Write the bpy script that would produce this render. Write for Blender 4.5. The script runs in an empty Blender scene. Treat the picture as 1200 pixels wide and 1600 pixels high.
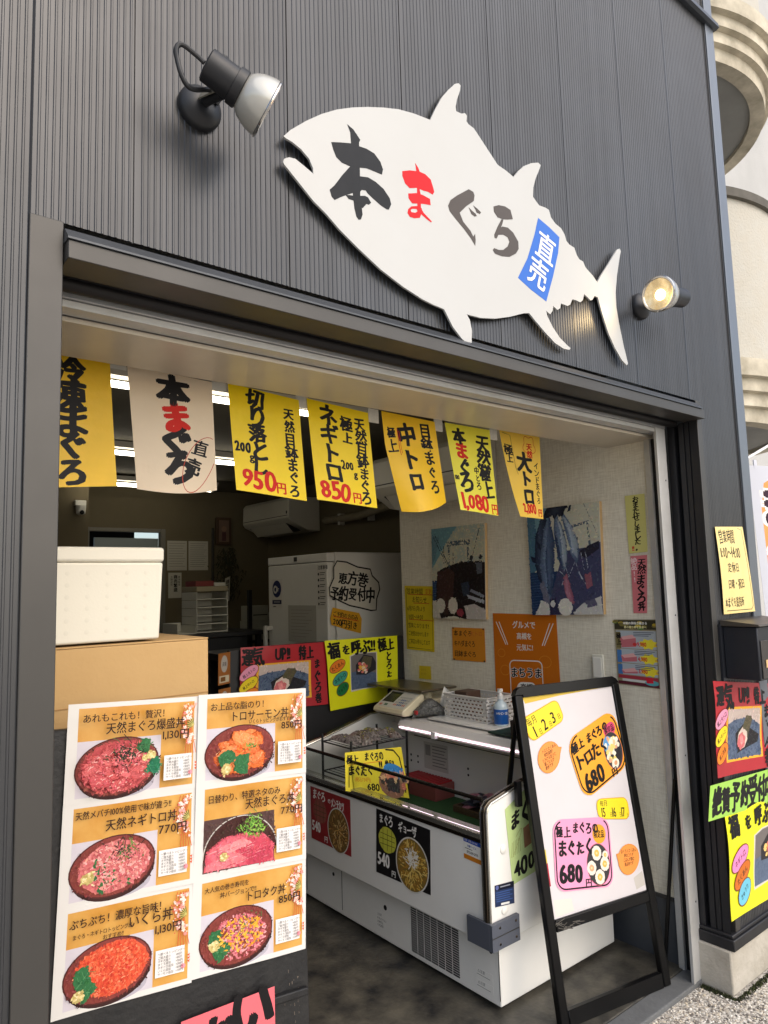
import bpy, math, random
from mathutils import Vector, Matrix
from mathutils.geometry import tessellate_polygon
random.seed(7)
SC = bpy.context.scene
COL = SC.collection
R = math.radians
# ---------------------------------------------------------------- camera, sky, sun, exposure
cam = bpy.data.cameras.new('camera'); camo = bpy.data.objects.new('camera', cam); COL.objects.link(camo)
cam.sensor_fit = 'VERTICAL'; cam.sensor_height = 36.0; cam.lens = 36.0*1105.3/1600.0
cam.clip_start = 0.02; cam.clip_end = 500
cr = Vector((0.7792, -0.6261, -0.0287)); cu = Vector((-0.0431, -0.0992, 0.9941)); cf = Vector((0.6252, 0.7734, 0.1043))
m = Matrix((cr, cu, -cf)).transposed().to_4x4(); m.translation = Vector((0, -1.3946, 1.55)); camo.matrix_world = m
SC.camera = camo
W = bpy.data.worlds.new('World'); SC.world = W; W.use_nodes = True
nt = W.node_tree; bg = nt.nodes['Background']; sky = nt.nodes.new('ShaderNodeTexSky')
SUN_DIR = Vector((0.10, -0.74, 0.66)).normalized()
sky.sky_type = 'NISHITA'; sky.sun_disc = False
sky.sun_elevation = math.asin(SUN_DIR.z); sky.sun_rotation = math.atan2(SUN_DIR.x, SUN_DIR.y)
sky.air_density = 1.0; sky.dust_density = 3.0
nt.links.new(sky.outputs[0], bg.inputs[0]); bg.inputs[1].default_value = 0.15
sl = bpy.data.lights.new('sun', 'SUN'); so = bpy.data.objects.new('sun', sl); COL.objects.link(so)
sl.energy = 1.35; sl.angle = R(95); sl.color = (1.0, 0.95, 0.87)
so.rotation_euler = SUN_DIR.to_track_quat('Z', 'Y').to_euler()
SC.view_settings.view_transform = 'Standard'; SC.view_settings.look = 'None'
SC.view_settings.exposure = 0.52; SC.view_settings.gamma = 1.0
SC.cycles.max_bounces = 8; SC.cycles.use_denoising = True
# ---------------------------------------------------------------- materials
def lin(c): return tuple((x/255/12.92 if x/255 <= .04045 else ((x/255+.055)/1.055)**2.4) for x in c)
MATS = {}
def mat(name, rgb, rough=.5, metal=0., noise=0., scale=6., bump=0., bscale=60., emit=None, es=0., trans=0., coat=0., srgb=True, dark=None, alpha=1., translucent=0., spec=.5):
    if name in MATS: return MATS[name]
    M = bpy.data.materials.new(name); M.use_nodes = True; n = M.node_tree.nodes; l = M.node_tree.links
    b = n['Principled BSDF']; c = lin(rgb) if srgb else rgb
    b.inputs['Base Color'].default_value = (*c, 1); b.inputs['Roughness'].default_value = rough; b.inputs['Metallic'].default_value = metal
    b.inputs['Specular IOR Level'].default_value = spec
    if trans: b.inputs['Transmission Weight'].default_value = trans; b.inputs['IOR'].default_value = 1.1 if trans > .9 else 1.45
    if coat: b.inputs['Coat Weight'].default_value = coat; b.inputs['Coat Roughness'].default_value = .12
    if emit: b.inputs['Emission Color'].default_value = (*lin(emit), 1); b.inputs['Emission Strength'].default_value = es
    if noise or bump: tc = n.new('ShaderNodeTexCoord')
    if noise:
        d = lin(dark) if dark else tuple(x*.55 for x in c)
        t = n.new('ShaderNodeTexNoise'); t.inputs['Scale'].default_value = scale; t.inputs['Detail'].default_value = 7; t.inputs['Roughness'].default_value = .62
        r = n.new('ShaderNodeValToRGB'); r.color_ramp.elements[0].position = .32; r.color_ramp.elements[1].position = .68
        mx = n.new('ShaderNodeMix'); mx.data_type = 'RGBA'; mx.inputs[6].default_value = (*c, 1); mx.inputs[7].default_value = (*d, 1)
        mp = n.new('ShaderNodeMath'); mp.operation = 'MULTIPLY'; mp.inputs[1].default_value = noise
        l.new(tc.outputs['Object'], t.inputs['Vector']); l.new(t.outputs['Fac'], r.inputs[0]); l.new(r.outputs[0], mp.inputs[0]); l.new(mp.outputs[0], mx.inputs[0]); l.new(mx.outputs[2], b.inputs['Base Color'])
        if rough < .9 and trans == 0:
            rr = n.new('ShaderNodeMapRange'); rr.inputs[3].default_value = max(0, rough-.08); rr.inputs[4].default_value = min(1, rough+.12)
            l.new(t.outputs['Fac'], rr.inputs[0]); l.new(rr.outputs[0], b.inputs['Roughness'])
    if bump:
        t2 = n.new('ShaderNodeTexNoise'); t2.inputs['Scale'].default_value = bscale; t2.inputs['Detail'].default_value = 5
        bp = n.new('ShaderNodeBump'); bp.inputs['Strength'].default_value = bump; bp.inputs['Distance'].default_value = .01
        l.new(tc.outputs['Object'], t2.inputs['Vector']); l.new(t2.outputs['Fac'], bp.inputs['Height']); l.new(bp.outputs[0], b.inputs['Normal'])
    if translucent:
        tl = n.new('ShaderNodeBsdfTranslucent'); ms = n.new('ShaderNodeMixShader'); ms.inputs[0].default_value = translucent
        if noise: l.new(mx.outputs[2], tl.inputs[0])
        else: tl.inputs[0].default_value = (*c, 1)
        l.new(b.outputs[0], ms.inputs[1]); l.new(tl.outputs[0], ms.inputs[2]); l.new(ms.outputs[0], n['Material Output'].inputs[0])
    MATS[name] = M; return M
def ink(r, g, b, rough=.5): return mat('print_%d_%d_%d' % (r, g, b), (r, g, b), rough=rough, spec=.22, noise=.22, scale=420, dark=(int(r*.8), int(g*.8), int(b*.8)))
BLACK = ink(22, 20, 22); RED = ink(205, 30, 32); WHITE = ink(238, 236, 230)
# ---------------------------------------------------------------- mesh builder
class MB:
    def __init__(s): s.v = []; s.f = []; s.mi = []; s.mats = []
    def m(s, mt):
        if mt not in s.mats: s.mats.append(mt)
        return s.mats.index(mt)
    def add(s, vs, fs, mt):
        o = len(s.v); k = s.m(mt); s.v += [tuple(v) for v in vs]
        for f in fs: s.f.append(tuple(i+o for i in f)); s.mi.append(k)
        return s
    def box(s, a, b, mt, mtx=None):
        x0, y0, z0 = [min(p, q) for p, q in zip(a, b)]; x1, y1, z1 = [max(p, q) for p, q in zip(a, b)]
        vs = [(x0,y0,z0),(x1,y0,z0),(x1,y1,z0),(x0,y1,z0),(x0,y0,z1),(x1,y0,z1),(x1,y1,z1),(x0,y1,z1)]
        if mtx: vs = [mtx @ Vector(v) for v in vs]
        return s.add(vs, [(0,3,2,1),(4,5,6,7),(0,1,5,4),(1,2,6,5),(2,3,7,6),(3,0,4,7)], mt)
    def tube(s, pts, r, mt, n=12, cap=True, rs=None):
        pts = [Vector(p) for p in pts]; rs = rs or [r]*len(pts); vs = []; fs = []
        up = None
        for i, p in enumerate(pts):
            d = (pts[min(i+1, len(pts)-1)] - pts[max(i-1, 0)])
            if d.length < 1e-9: d = Vector((0,0,1))
            d.normalize()
            if up is None: up = Vector((0,0,1)) if abs(d.z) < .9 else Vector((1,0,0))
            a = d.cross(up); a.normalize(); b = a.cross(d); up = b
            for k in range(n):
                t = 2*math.pi*k/n; vs.append(p + a*(rs[i]*math.cos(t)) + b*(rs[i]*math.sin(t)))
        for i in range(len(pts)-1):
            for k in range(n):
                fs.append((i*n+k, i*n+(k+1) % n, (i+1)*n+(k+1) % n, (i+1)*n+k))
        if cap: fs.append(tuple(range(n-1, -1, -1))); fs.append(tuple(range((len(pts)-1)*n, len(pts)*n)))
        return s.add(vs, fs, mt)
    def lathe(s, o, axis, prof, mt, n=32, cap=(True, True)):
        ax = Vector(axis).normalized(); o = Vector(o)
        return s.tube([o+ax*h for h, r in prof], 0, mt, n=n, rs=[r for h, r in prof], cap=True) if False else s._lathe(o, ax, prof, mt, n, cap)
    def _lathe(s, o, ax, prof, mt, n, cap):
        a = ax.cross(Vector((0,0,1)) if abs(ax.z) < .9 else Vector((1,0,0))).normalized(); b = ax.cross(a)
        vs = []; fs = []
        for h, r in prof:
            for k in range(n):
                t = 2*math.pi*k/n; vs.append(o+ax*h+a*(r*math.cos(t))+b*(r*math.sin(t)))
        for i in range(len(prof)-1):
            for k in range(n): fs.append((i*n+k, i*n+(k+1) % n, (i+1)*n+(k+1) % n, (i+1)*n+k))
        if cap[0]: fs.append(tuple(range(n-1, -1, -1)))
        if cap[1]: fs.append(tuple(range((len(prof)-1)*n, len(prof)*n)))
        return s.add(vs, fs, mt)
    def prism(s, poly, fn, d0, d1, mt):
        """poly: 2-D outline, fn(u,v,d)->3-D, extruded between depths d0 and d1"""
        n = len(poly); vs = [fn(u, v, d0) for u, v in poly] + [fn(u, v, d1) for u, v in poly]
        tr = tessellate_polygon([[Vector((u, v, 0)) for u, v in poly]])
        fs = [tuple(t) for t in tr] + [tuple(i+n for i in t[::-1]) for t in tr] + [(i, (i+1) % n, (i+1) % n+n, i+n) for i in range(n)]
        return s.add(vs, fs, mt)
def fixn(me):
    import bmesh
    bm = bmesh.new(); bm.from_mesh(me); bmesh.ops.recalc_face_normals(bm, faces=bm.faces); bm.to_mesh(me); bm.free()
def obj(name, mb, parent=None, bevel=0., smooth=True, angle=35, loc=None, recalc=True, base=None):
    """link one mesh; its origin sits at the centre of its base"""
    vs = mb.v
    if loc is None:
        xs = [v[0] for v in vs]; ys = [v[1] for v in vs]; zs = [v[2] for v in vs]
        loc = ((min(xs)+max(xs))/2, (min(ys)+max(ys))/2, min(zs))
    L = Vector(loc)
    me = bpy.data.meshes.new(name); me.from_pydata([tuple(Vector(v)-L) for v in vs], [], mb.f)
    for mt in mb.mats: me.materials.append(mt)
    me.polygons.foreach_set('material_index', mb.mi); me.update()
    if recalc: fixn(me)
    if smooth:
        me.polygons.foreach_set('use_smooth', [True]*len(me.polygons)); me.set_sharp_from_angle(angle=R(angle))
    o = bpy.data.objects.new(name, me); COL.objects.link(o)
    if parent is not None:
        o.parent = parent; o.location = L - Vector(parent.location); o['_w'] = 0
        del o['_w']
        # parents here are unrotated, possibly nested: subtract the chain
        p = parent.parent
        while p is not None: o.location -= Vector(p.location); p = p.parent
    else: o.location = L
    if bevel:
        b = o.modifiers.new('bevel', 'BEVEL'); b.width = bevel; b.segments = 2; b.limit_method = 'ANGLE'; b.angle_limit = R(40)
    return o
def tag(o, label, cat, group=None, kind=None):
    if label: o['label'] = label
    if cat: o['category'] = cat
    if group: o['group'] = group
    if kind: o['kind'] = kind
    return o
def thing(name, label, cat, loc, group=None):
    o = bpy.data.objects.new(name, None); o.empty_display_size = .05; COL.objects.link(o); o.location = loc
    return tag(o, label, cat, group)
def bx(a, b, mt, mtx=None): return MB().box(a, b, mt, mtx)
# ---------------------------------------------------------------- lettering
_tc = bpy.data.curves.new('glyph', 'FONT'); _tc.size = 1; _tc.resolution_u = 3
_to = bpy.data.objects.new('glyph', _tc); COL.objects.link(_to)
GL = {}
def glyph(ch):
    if ch in GL: return GL[ch]
    _tc.body = ch; dg = bpy.context.evaluated_depsgraph_get(); dg.update(); e = _to.evaluated_get(dg); me = e.to_mesh()
    vs = [(v.co.x, v.co.y) for v in me.vertices]; fs = [tuple(p.vertices) for p in me.polygons]; e.to_mesh_clear()
    GL[ch] = (vs, fs); return GL[ch]
def is_cjk(ch): return ord(ch) > 0x2000
class Sheet:
    """a sheet of paper or board between four corners (TL, TR, BR, BL seen from the front); print is laid on it in
    fractions of its own width and height, each layer a fraction of a millimetre above the one below"""
    def __init__(s, corners, bend=None, thick=.0008, sub=1):
        s.c = [Vector(c) for c in corners]; tl, tr, br, bl = s.c; s.bend = bend; s.thick = thick; s.sub = sub
        s.w = ((tr-tl).length+(br-bl).length)/2; s.h = ((tl-bl).length+(tr-br).length)/2
        U = ((tr-tl)+(br-bl)).normalized(); V = ((tl-bl)+(tr-br)).normalized(); s.n = U.cross(V).normalized()
        s.parts = {}; s.mo = 0.; s.rec = {}
    def p(s, x, y, off=0.):
        tl, tr, br, bl = s.c
        q = (tl*(1-x)+tr*x)*(1-y)+(bl*(1-x)+br*x)*y
        if s.bend:
            d, dx, dy = s.bend(x, y)
            U = (tr-tl).normalized(); V = (tl-bl).normalized()
            q = q + s.n*d + U*dx + V*dy
        return q + s.n*off
    def layer(s): return s.mo+(.00006 if s.bend else .00002)
    def raw(s, part, pts, faces, mt, off):
        mb = s.parts.setdefault(part, MB()); s.mo = max(s.mo, off)
        if s.bend:
            # split long triangles so that print follows the bent paper
            tri = []
            for f in faces:
                for k in range(1, len(f)-1): tri.append((pts[f[0]], pts[f[k]], pts[f[k+1]]))
            out = []; st = tri
            while st:
                a, b, c = st.pop(); best = max(((Vector(a)-Vector(b)).length, 0), ((Vector(b)-Vector(c)).length, 1), ((Vector(c)-Vector(a)).length, 2))
                if best[0] > .036 and len(out) < 60000:
                    if best[1] == 0: mm = ((a[0]+b[0])/2, (a[1]+b[1])/2); st += [(a, mm, c), (mm, b, c)]
                    elif best[1] == 1: mm = ((b[0]+c[0])/2, (b[1]+c[1])/2); st += [(a, b, mm), (a, mm, c)]
                    else: mm = ((a[0]+c[0])/2, (a[1]+c[1])/2); st += [(a, b, mm), (mm, b, c)]
                else: out.append((a, b, c))
            pts = [q for t in out for q in t]; faces = [(3*i, 3*i+1, 3*i+2) for i in range(len(out))]
        mb.add([s.p(x, y, off) for x, y in pts], faces, mt)
    def poly(s, part, pts, mt, off=None):
        off = s.layer() if off is None else off
        s.rec.setdefault(part, []).append((pts, mt))
        t = tessellate_polygon([[Vector((x*s.w, y*s.h, 0)) for x, y in pts]])
        s.raw(part, pts, [tuple(q) for q in t], mt, off)
    def mottle(s, part, n, size, jit=16, box=(0, 0, 1, 1), el=.5, light=False):
        """break the flat areas of a printed photograph into small irregular touches of the colour beneath"""
        rec = [(pts, mt, min(p[0] for p in pts), max(p[0] for p in pts), min(p[1] for p in pts), max(p[1] for p in pts)) for pts, mt in s.rec.get(part, [])][::-1]
        off = s.layer(); asp = s.w/s.h; rnd = random.Random(n)
        def inside(x, y, P):
            c = False; j = len(P)-1
            for i in range(len(P)):
                if (P[i][1] > y) != (P[j][1] > y) and x < (P[j][0]-P[i][0])*(y-P[i][1])/(P[j][1]-P[i][1])+P[i][0]: c = not c
                j = i
            return c
        for k in range(n):
            x = rnd.uniform(box[0], box[2]); y = rnd.uniform(box[1], box[3]); col = None
            for pts, mt, x0, x1, y0, y1 in rec:
                if x0 <= x <= x1 and y0 <= y <= y1 and inside(x, y, pts):
                    c = mt.node_tree.nodes['Principled BSDF'].inputs['Base Color'].default_value; col = [255*(12.92*v if v < .0031 else 1.055*v**(1/2.4)-.055) for v in c[:3]]; break
            if col is None or (light and min(col) > 165): continue
            v = rnd.gauss(0, jit); col = [max(8, min(244, int(round((q+v+rnd.gauss(0, jit*.3))/10)*10))) for q in col]
            a = rnd.uniform(0, 3.14); L_ = size*rnd.uniform(.5, 1.6); w_ = L_*el*rnd.uniform(.5, 1.2); ca, sa = math.cos(a), math.sin(a); m_ = 7; pts = []
            for q in range(m_):
                t = 6.283*q/m_; r = rnd.uniform(.7, 1.15); u, w2 = L_*r*math.cos(t), w_*r*math.sin(t); px, py = x+u*ca-w2*sa, y+(u*sa+w2*ca)*asp
                pts.append((min(.999, max(.001, px)), min(.999, max(.001, py))))
            s.raw(part, pts, [tuple(range(m_))], mat('photo_%d_%d_%d' % tuple(col), col, rough=.4, spec=.3), off+k*.0000012)
    def rect(s, part, x0, y0, x1, y1, mt, r=0., off=None):
        if r <= 0: return s.poly(part, [(x0,y0),(x1,y0),(x1,y1),(x0,y1)], mt, off)
        rx = r; ry = r*s.w/s.h; pts = []
        for cx, cy, a0 in ((x1-rx,y0+ry,-90),(x1-rx,y1-ry,0),(x0+rx,y1-ry,90),(x0+rx,y0+ry,180)):
            for k in range(6): a = R(a0+18*k); pts.append((cx+rx*math.cos(a), cy+ry*math.sin(a)))
        s.poly(part, pts, mt, off)
    def ell(s, part, cx, cy, rx, ry, mt, rot=0., n=36, off=None, a0=0, a1=360, jit=0.):
        c, q = math.cos(R(rot)), math.sin(R(rot)); asp = s.w/s.h; pts = []
        for k in range(n):
            a = R(a0+(a1-a0)*k/n); jr = 1+random.uniform(-jit, jit)
            x, y = rx*math.cos(a)*jr, ry*math.sin(a)*jr; pts.append((cx+(x*c-y*q), cy+(x*q+y*c)*asp))
        s.poly(part, pts, mt, off)
    def line(s, part, pts, wd, mt, closed=False, off=None, taper=False):
        """stroke; wd in fractions of the width"""
        off = s.layer() if off is None else off
        asp = s.h/s.w; P = [Vector((x, y*asp)) for x, y in pts]; n = len(P); L = []; Rr = []
        for i in range(n):
            a = P[(i-1) % n] if closed or i > 0 else P[i]; b = P[(i+1) % n] if closed or i < n-1 else P[i]
            d = b-a
            if d.length < 1e-9: d = Vector((1, 0))
            d.normalize(); nn = Vector((-d.y, d.x)); ww = wd/2
            if taper: ww *= (.35+.65*math.sin(math.pi*min(1, (i+.6)/n)))
            L.append(P[i]+nn*ww); Rr.append(P[i]-nn*ww)
        vs = [(q.x, q.y/asp) for q in L]+[(q.x, q.y/asp) for q in Rr]
        fs = [(i, (i+1) % n, (i+1) % n+n, i+n) for i in range(n if closed else n-1)]
        s.raw(part, vs, fs, mt, off)
    def text(s, txt, x, y, size, mt=None, vert=False, bold=0., rot=0., sp=1., sx=1., wob=0., part='lettering', mid=False, cols=None, off=None):
        """size: fraction of the sheet height; (x, y) fraction of the centre of the first character cell's leading edge"""
        mt = mt or BLACK; S = size*s.h; off0 = s.layer() if off is None else off
        c, q = math.cos(R(rot)), math.sin(R(rot)); ox, oy = x*s.w, -y*s.h; cur = 0.
        widths = []
        for ch in txt:
            if ch == ' ': widths.append(.4*sx*S); continue
            if is_cjk(ch): widths.append(S*sx*sp)
            else:
                g = glyph(ch)[0]; xs = [v[0] for v in g] or [0, .3]; widths.append((max(xs)-min(xs)+.10)*S*sx*sp)
        if mid: cur = -sum(widths)/2 if not vert else -len(txt)*S*sp/2
        for i, ch in enumerate(txt):
            mm = (cols or {}).get(i, mt)
            if ch == ' ':
                cur += widths[i] if not vert else .5*S; continue
            vs, fs = glyph(ch); xs = [v[0] for v in vs]
            jr = random.uniform(-1, 1)*wob*6; js = 1+random.uniform(-.1, .1)*wob*2; jx = random.uniform(-.04, .04)*wob; jy = random.uniform(-.05, .05)*wob
            cx0 = .5 if is_cjk(ch) else (max(xs)+min(xs))/2
            if vert: px, py = 0, -(cur+S*sp/2)
            else: px, py = cur+widths[i]/2, 0
            ph = [random.uniform(0, 6) for _ in range(4)]
            G = []
            for gx, gy in vs:
                a, b = (gx-cx0)*sx, gy-.38 if is_cjk(ch) else gy-.36
                if wob:
                    a += wob*.026*math.sin(7*b+ph[0])+wob*.016*math.sin(13*a+ph[1]); b += wob*.026*math.sin(6*a+ph[2])+wob*.055*a+wob*.010*math.sin(15*b+ph[3])
                if ch in 'ー～〜' and vert: a, b = -b, a
                t = R(jr); a, b = a*math.cos(t)-b*math.sin(t), a*math.sin(t)+b*math.cos(t)
                a = (a*js+jx)*S+px; b = (b*js+jy)*S+py
                G.append((a*c-b*q+ox, a*q+b*c+oy))
            shifts = [(0, 0)] if not bold else [(0, 0)]+[(bold*S*math.cos(k*math.pi/4+.4)*1.3, bold*S*math.sin(k*math.pi/4+.4)*.72) for k in range(8)]
            for k, (dx, dy) in enumerate(shifts):
                s.raw(part, [((gx+dx)/s.w, -(gy+dy)/s.h) for gx, gy in G], fs, mm, off0+k*.000003)
            cur += widths[i] if not vert else S*sp
    def base(s, mt, back=None, outline=None, r=0.):
        mb = MB(); back = back or mt
        if outline is None and r > 0:
            rx = r; ry = r*s.w/s.h; outline = []
            for cx, cy, a0 in ((1-rx,ry,-90),(1-rx,1-ry,0),(rx,1-ry,90),(rx,ry,180)):
                for k in range(6): a = R(a0+18*k); outline.append((cx+rx*math.cos(a), cy+ry*math.sin(a)))
        if outline:
            mb.prism(outline, lambda u, v, d: s.p(u, v, d), 0, -s.thick, mt)
        else:
            n = 1 if not s.bend else 18; vs = []; fs = []
            for k in (0, 1):
                for j in range(n+1):
                    for i in range(n+1): vs.append(s.p(i/n, j/n, -k*s.thick))
            N = (n+1)**2; g = lambda i, j, k=0: k*N+j*(n+1)+i
            for j in range(n):
                for i in range(n):
                    fs.append((g(i,j+1), g(i+1,j+1), g(i+1,j), g(i,j))); fs.append((g(i,j,1), g(i+1,j,1), g(i+1,j+1,1), g(i,j+1,1)))
            for i in range(n):
                fs += [(g(i,0),g(i+1,0),g(i+1,0,1),g(i,0,1)), (g(i,n,1),g(i+1,n,1),g(i+1,n),g(i,n)), (g(0,i,1),g(0,i+1,1),g(0,i+1),g(0,i)), (g(n,i),g(n,i+1),g(n,i+1,1),g(n,i,1))]
            mb.add(vs, fs, mt)
        s.bm = mb; return s
    def build(s, name, label, cat, group=None, sheet='paper', parent=None):
        b = s.p(.5, 1)
        if not s.parts and parent is None:
            return tag(obj(name, s.bm, loc=b), label, cat, group)
        if parent is None: root = thing(name, label, cat, b, group)
        else: root = parent
        obj(sheet, s.bm, root)
        for k, mb in s.parts.items(): obj(k.strip(), mb, root, smooth=False, recalc=False)
        return root
# ================================================================ ground and the shop building
M_CLAD = mat('ribbed_grey_steel', (70, 71, 73), rough=.32, metal=.45, noise=.3, scale=2.2, spec=.55, dark=(58, 56, 54))
def rain_streaks(M, amt):
    n = M.node_tree.nodes; l = M.node_tree.links; b = n['Principled BSDF']
    tc = n.new('ShaderNodeTexCoord'); mp = n.new('ShaderNodeMapping'); mp.inputs['Scale'].default_value = (26, 26, .55)
    t = n.new('ShaderNodeTexNoise'); t.inputs['Scale'].default_value = 1; t.inputs['Detail'].default_value = 4
    r = n.new('ShaderNodeMapRange'); r.inputs[1].default_value = .35; r.inputs[2].default_value = .7; r.inputs[3].default_value = 1-amt; r.inputs[4].default_value = 1+amt*.6
    hv = n.new('ShaderNodeHueSaturation'); src = b.inputs['Base Color'].links[0].from_socket
    l.new(tc.outputs['Object'], mp.inputs[0]); l.new(mp.outputs[0], t.inputs['Vector']); l.new(t.outputs['Fac'], r.inputs[0]); l.new(r.outputs[0], hv.inputs['Value']); l.new(src, hv.inputs['Color']); l.new(hv.outputs[0], b.inputs['Base Color'])
rain_streaks(M_CLAD, .16)
M_TRIM = mat('grey_trim', (72, 70, 67), rough=.4, metal=.4, noise=.25, scale=4)
M_EDGE = mat('blue_grey_trim', (112, 118, 126), rough=.35, metal=.45, noise=.2, scale=3)
M_DARK = mat('dark_reveal', (38, 38, 41), rough=.42, metal=.2, noise=.4, scale=5)
M_BLK = mat('black_slot', (10, 10, 11), rough=.7)
M_ALU = mat('aluminium', (196, 196, 194), rough=.4, metal=.3, noise=.35, scale=9, dark=(150, 148, 142))
M_SOFF = mat('painted_soffit', (200, 191, 174), rough=.32, noise=.35, scale=3, dark=(160, 150, 134))
M_CONC = mat('pale_concrete', (186, 180, 168), rough=.9, noise=.6, scale=7, bump=.35, bscale=55, dark=(140, 132, 116))
M_FLOOR = mat('dark_worn_concrete', (92, 88, 78), rough=.48, noise=1., scale=7.5, bump=.2, bscale=60, dark=(30, 30, 31))
M_STEP = mat('grey_threshold', (104, 106, 107), rough=.7, noise=.5, scale=12, bump=.15, bscale=80)
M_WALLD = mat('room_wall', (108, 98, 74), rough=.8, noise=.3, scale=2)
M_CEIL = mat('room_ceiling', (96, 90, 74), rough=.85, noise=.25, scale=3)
def wallpaper():
    M = mat('woven_wallpaper', (176, 164, 136), rough=.85); n = M.node_tree.nodes; l = M.node_tree.links; b = n['Principled BSDF']
    tc = n.new('ShaderNodeTexCoord'); sep = []
    mix = None
    for sc_ in ((3, 160, 16), (3, 16, 190)):
        mp = n.new('ShaderNodeMapping'); mp.inputs['Scale'].default_value = sc_
        t = n.new('ShaderNodeTexNoise'); t.inputs['Scale'].default_value = 1.0; t.inputs['Detail'].default_value = 3
        l.new(tc.outputs['Object'], mp.inputs[0]); l.new(mp.outputs[0], t.inputs['Vector']); sep.append(t)
    a = n.new('ShaderNodeMath'); a.operation = 'ADD'; l.new(sep[0].outputs['Fac'], a.inputs[0]); l.new(sep[1].outputs['Fac'], a.inputs[1])
    r = n.new('ShaderNodeValToRGB'); r.color_ramp.elements[0].position = .38; r.color_ramp.elements[1].position = .62
    h = n.new('ShaderNodeMath'); h.operation = 'MULTIPLY'; h.inputs[1].default_value = .5; l.new(a.outputs[0], h.inputs[0]); l.new(h.outputs[0], r.inputs[0])
    r.color_ramp.elements[0].color = (*lin((214, 206, 186)), 1); r.color_ramp.elements[1].color = (*lin((234, 228, 210)), 1)
    bp = n.new('ShaderNodeBump'); bp.inputs['Strength'].default_value = .3; bp.inputs['Distance'].default_value = .002
    l.new(r.outputs[0], b.inputs['Base Color']); l.new(h.outputs[0], bp.inputs['Height']); l.new(bp.outputs[0], b.inputs['Normal']); return M
M_WALLP = wallpaper()
def gravel_mat():
    M = mat('gravel_ground', (150, 146, 138), rough=.95); n = M.node_tree.nodes; l = M.node_tree.links; b = n['Principled BSDF']
    tc = n.new('ShaderNodeTexCoord'); v = n.new('ShaderNodeTexVoronoi'); v.inputs['Scale'].default_value = 120
    r = n.new('ShaderNodeValToRGB'); r.color_ramp.elements[0].color = (*lin((120, 115, 106)), 1); r.color_ramp.elements[1].color = (*lin((222, 216, 205)), 1)
    s = n.new('ShaderNodeSeparateColor'); bp = n.new('ShaderNodeBump'); bp.inputs['Strength'].default_value = .8; bp.inputs['Distance'].default_value = .004; bp.invert = True
    l.new(tc.outputs['Object'], v.inputs['Vector']); l.new(v.outputs['Color'], s.inputs[0]); l.new(s.outputs[0], r.inputs[0]); l.new(r.outputs[0], b.inputs['Base Color'])
    l.new(v.outputs['Distance'], bp.inputs['Height']); l.new(bp.outputs[0], b.inputs['Normal']); return M
M_GRAV = gravel_mat()
g = obj('ground', MB().add([(-60,-60,0),(80,-60,0),(80,60,0),(-60,60,0)], [(0,1,2,3)], M_GRAV), smooth=False); g['kind'] = 'structure'
FZ = .02
fl = MB().box((-.9, .20, -.1), (3.6, 4.7, FZ), M_FLOOR); fl.box((-.9, .117, -.1), (2.75, .1985, FZ-.002), M_STEP)
o = obj('floor', fl, smooth=False, bevel=.004); o['kind'] = 'structure'
# loose pebbles of the exposed-aggregate apron
import bmesh
def pebbles():
    bm = bmesh.new(); bmesh.ops.create_icosphere(bm, subdivisions=1, radius=1); bv = [v.co.copy() for v in bm.verts]; bf = [tuple(v.index for v in f.verts) for f in bm.faces]; bm.free()
    tones = [(214,208,196),(190,180,164),(168,160,150),(226,222,214),(140,132,122),(112,106,100),(204,192,170)]
    mts = [mat('pebble_%d' % i, t, rough=.85) for i, t in enumerate(tones)]
    mb = MB(); rnd = random.Random(3)
    for k in range(11500):
        x = rnd.uniform(1.9, 3.3); y = rnd.uniform(-.75, .11)
        if x+.9*(-y) < 2.05: continue
        if x > 2.712 and y > -.012: continue
        r = rnd.uniform(.0028, .0058); a = rnd.uniform(0, 6.28); ca, sa = math.cos(a), math.sin(a); sx, sy, sz = r*rnd.uniform(.8, 1.4), r*rnd.uniform(.6, 1), r*rnd.uniform(.45, .8)
        z = sz*rnd.uniform(.1, .7)
        vs = [(x+(v.x*sx*ca-v.y*sy*sa), y+(v.x*sx*sa+v.y*sy*ca), z+v.z*sz) for v in bv]
        mb.add(vs, bf, mts[min(6, int(rnd.random()**1.2*7))])
    o = obj('pebbles', mb, recalc=False); o['kind'] = 'stuff'; o['label'] = 'pale pebbles of the gravel apron by the pillar foot'
pebbles()
def moss():
    mb = MB(); rnd = random.Random(5); mt = [mat('moss_a', (52, 60, 30), rough=.95), mat('moss_b', (74, 82, 40), rough=.95), mat('moss_c', (40, 38, 26), rough=.95)]
    for k in range(2600):
        if rnd.random() < .45: x, y = 2.712-abs(rnd.gauss(0, .008)), rnd.uniform(-.02, .112)
        else: x, y = rnd.uniform(2.70, 3.2), -.018-abs(rnd.gauss(0, .010))
        h = rnd.uniform(.004, .011); a = rnd.uniform(0, 6.28); d = .0035
        mb.add([(x-d*math.cos(a), y-d*math.sin(a), 0), (x+d*math.cos(a), y+d*math.sin(a), 0), (x+rnd.uniform(-.003,.003), y+rnd.uniform(-.003,.003), h)], [(0,1,2)], rnd.choice(mt))
    o = obj('moss', mb, recalc=False, smooth=False); o['kind'] = 'stuff'; o['label'] = 'dark green moss along the foot of the concrete plinth'
moss()

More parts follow.
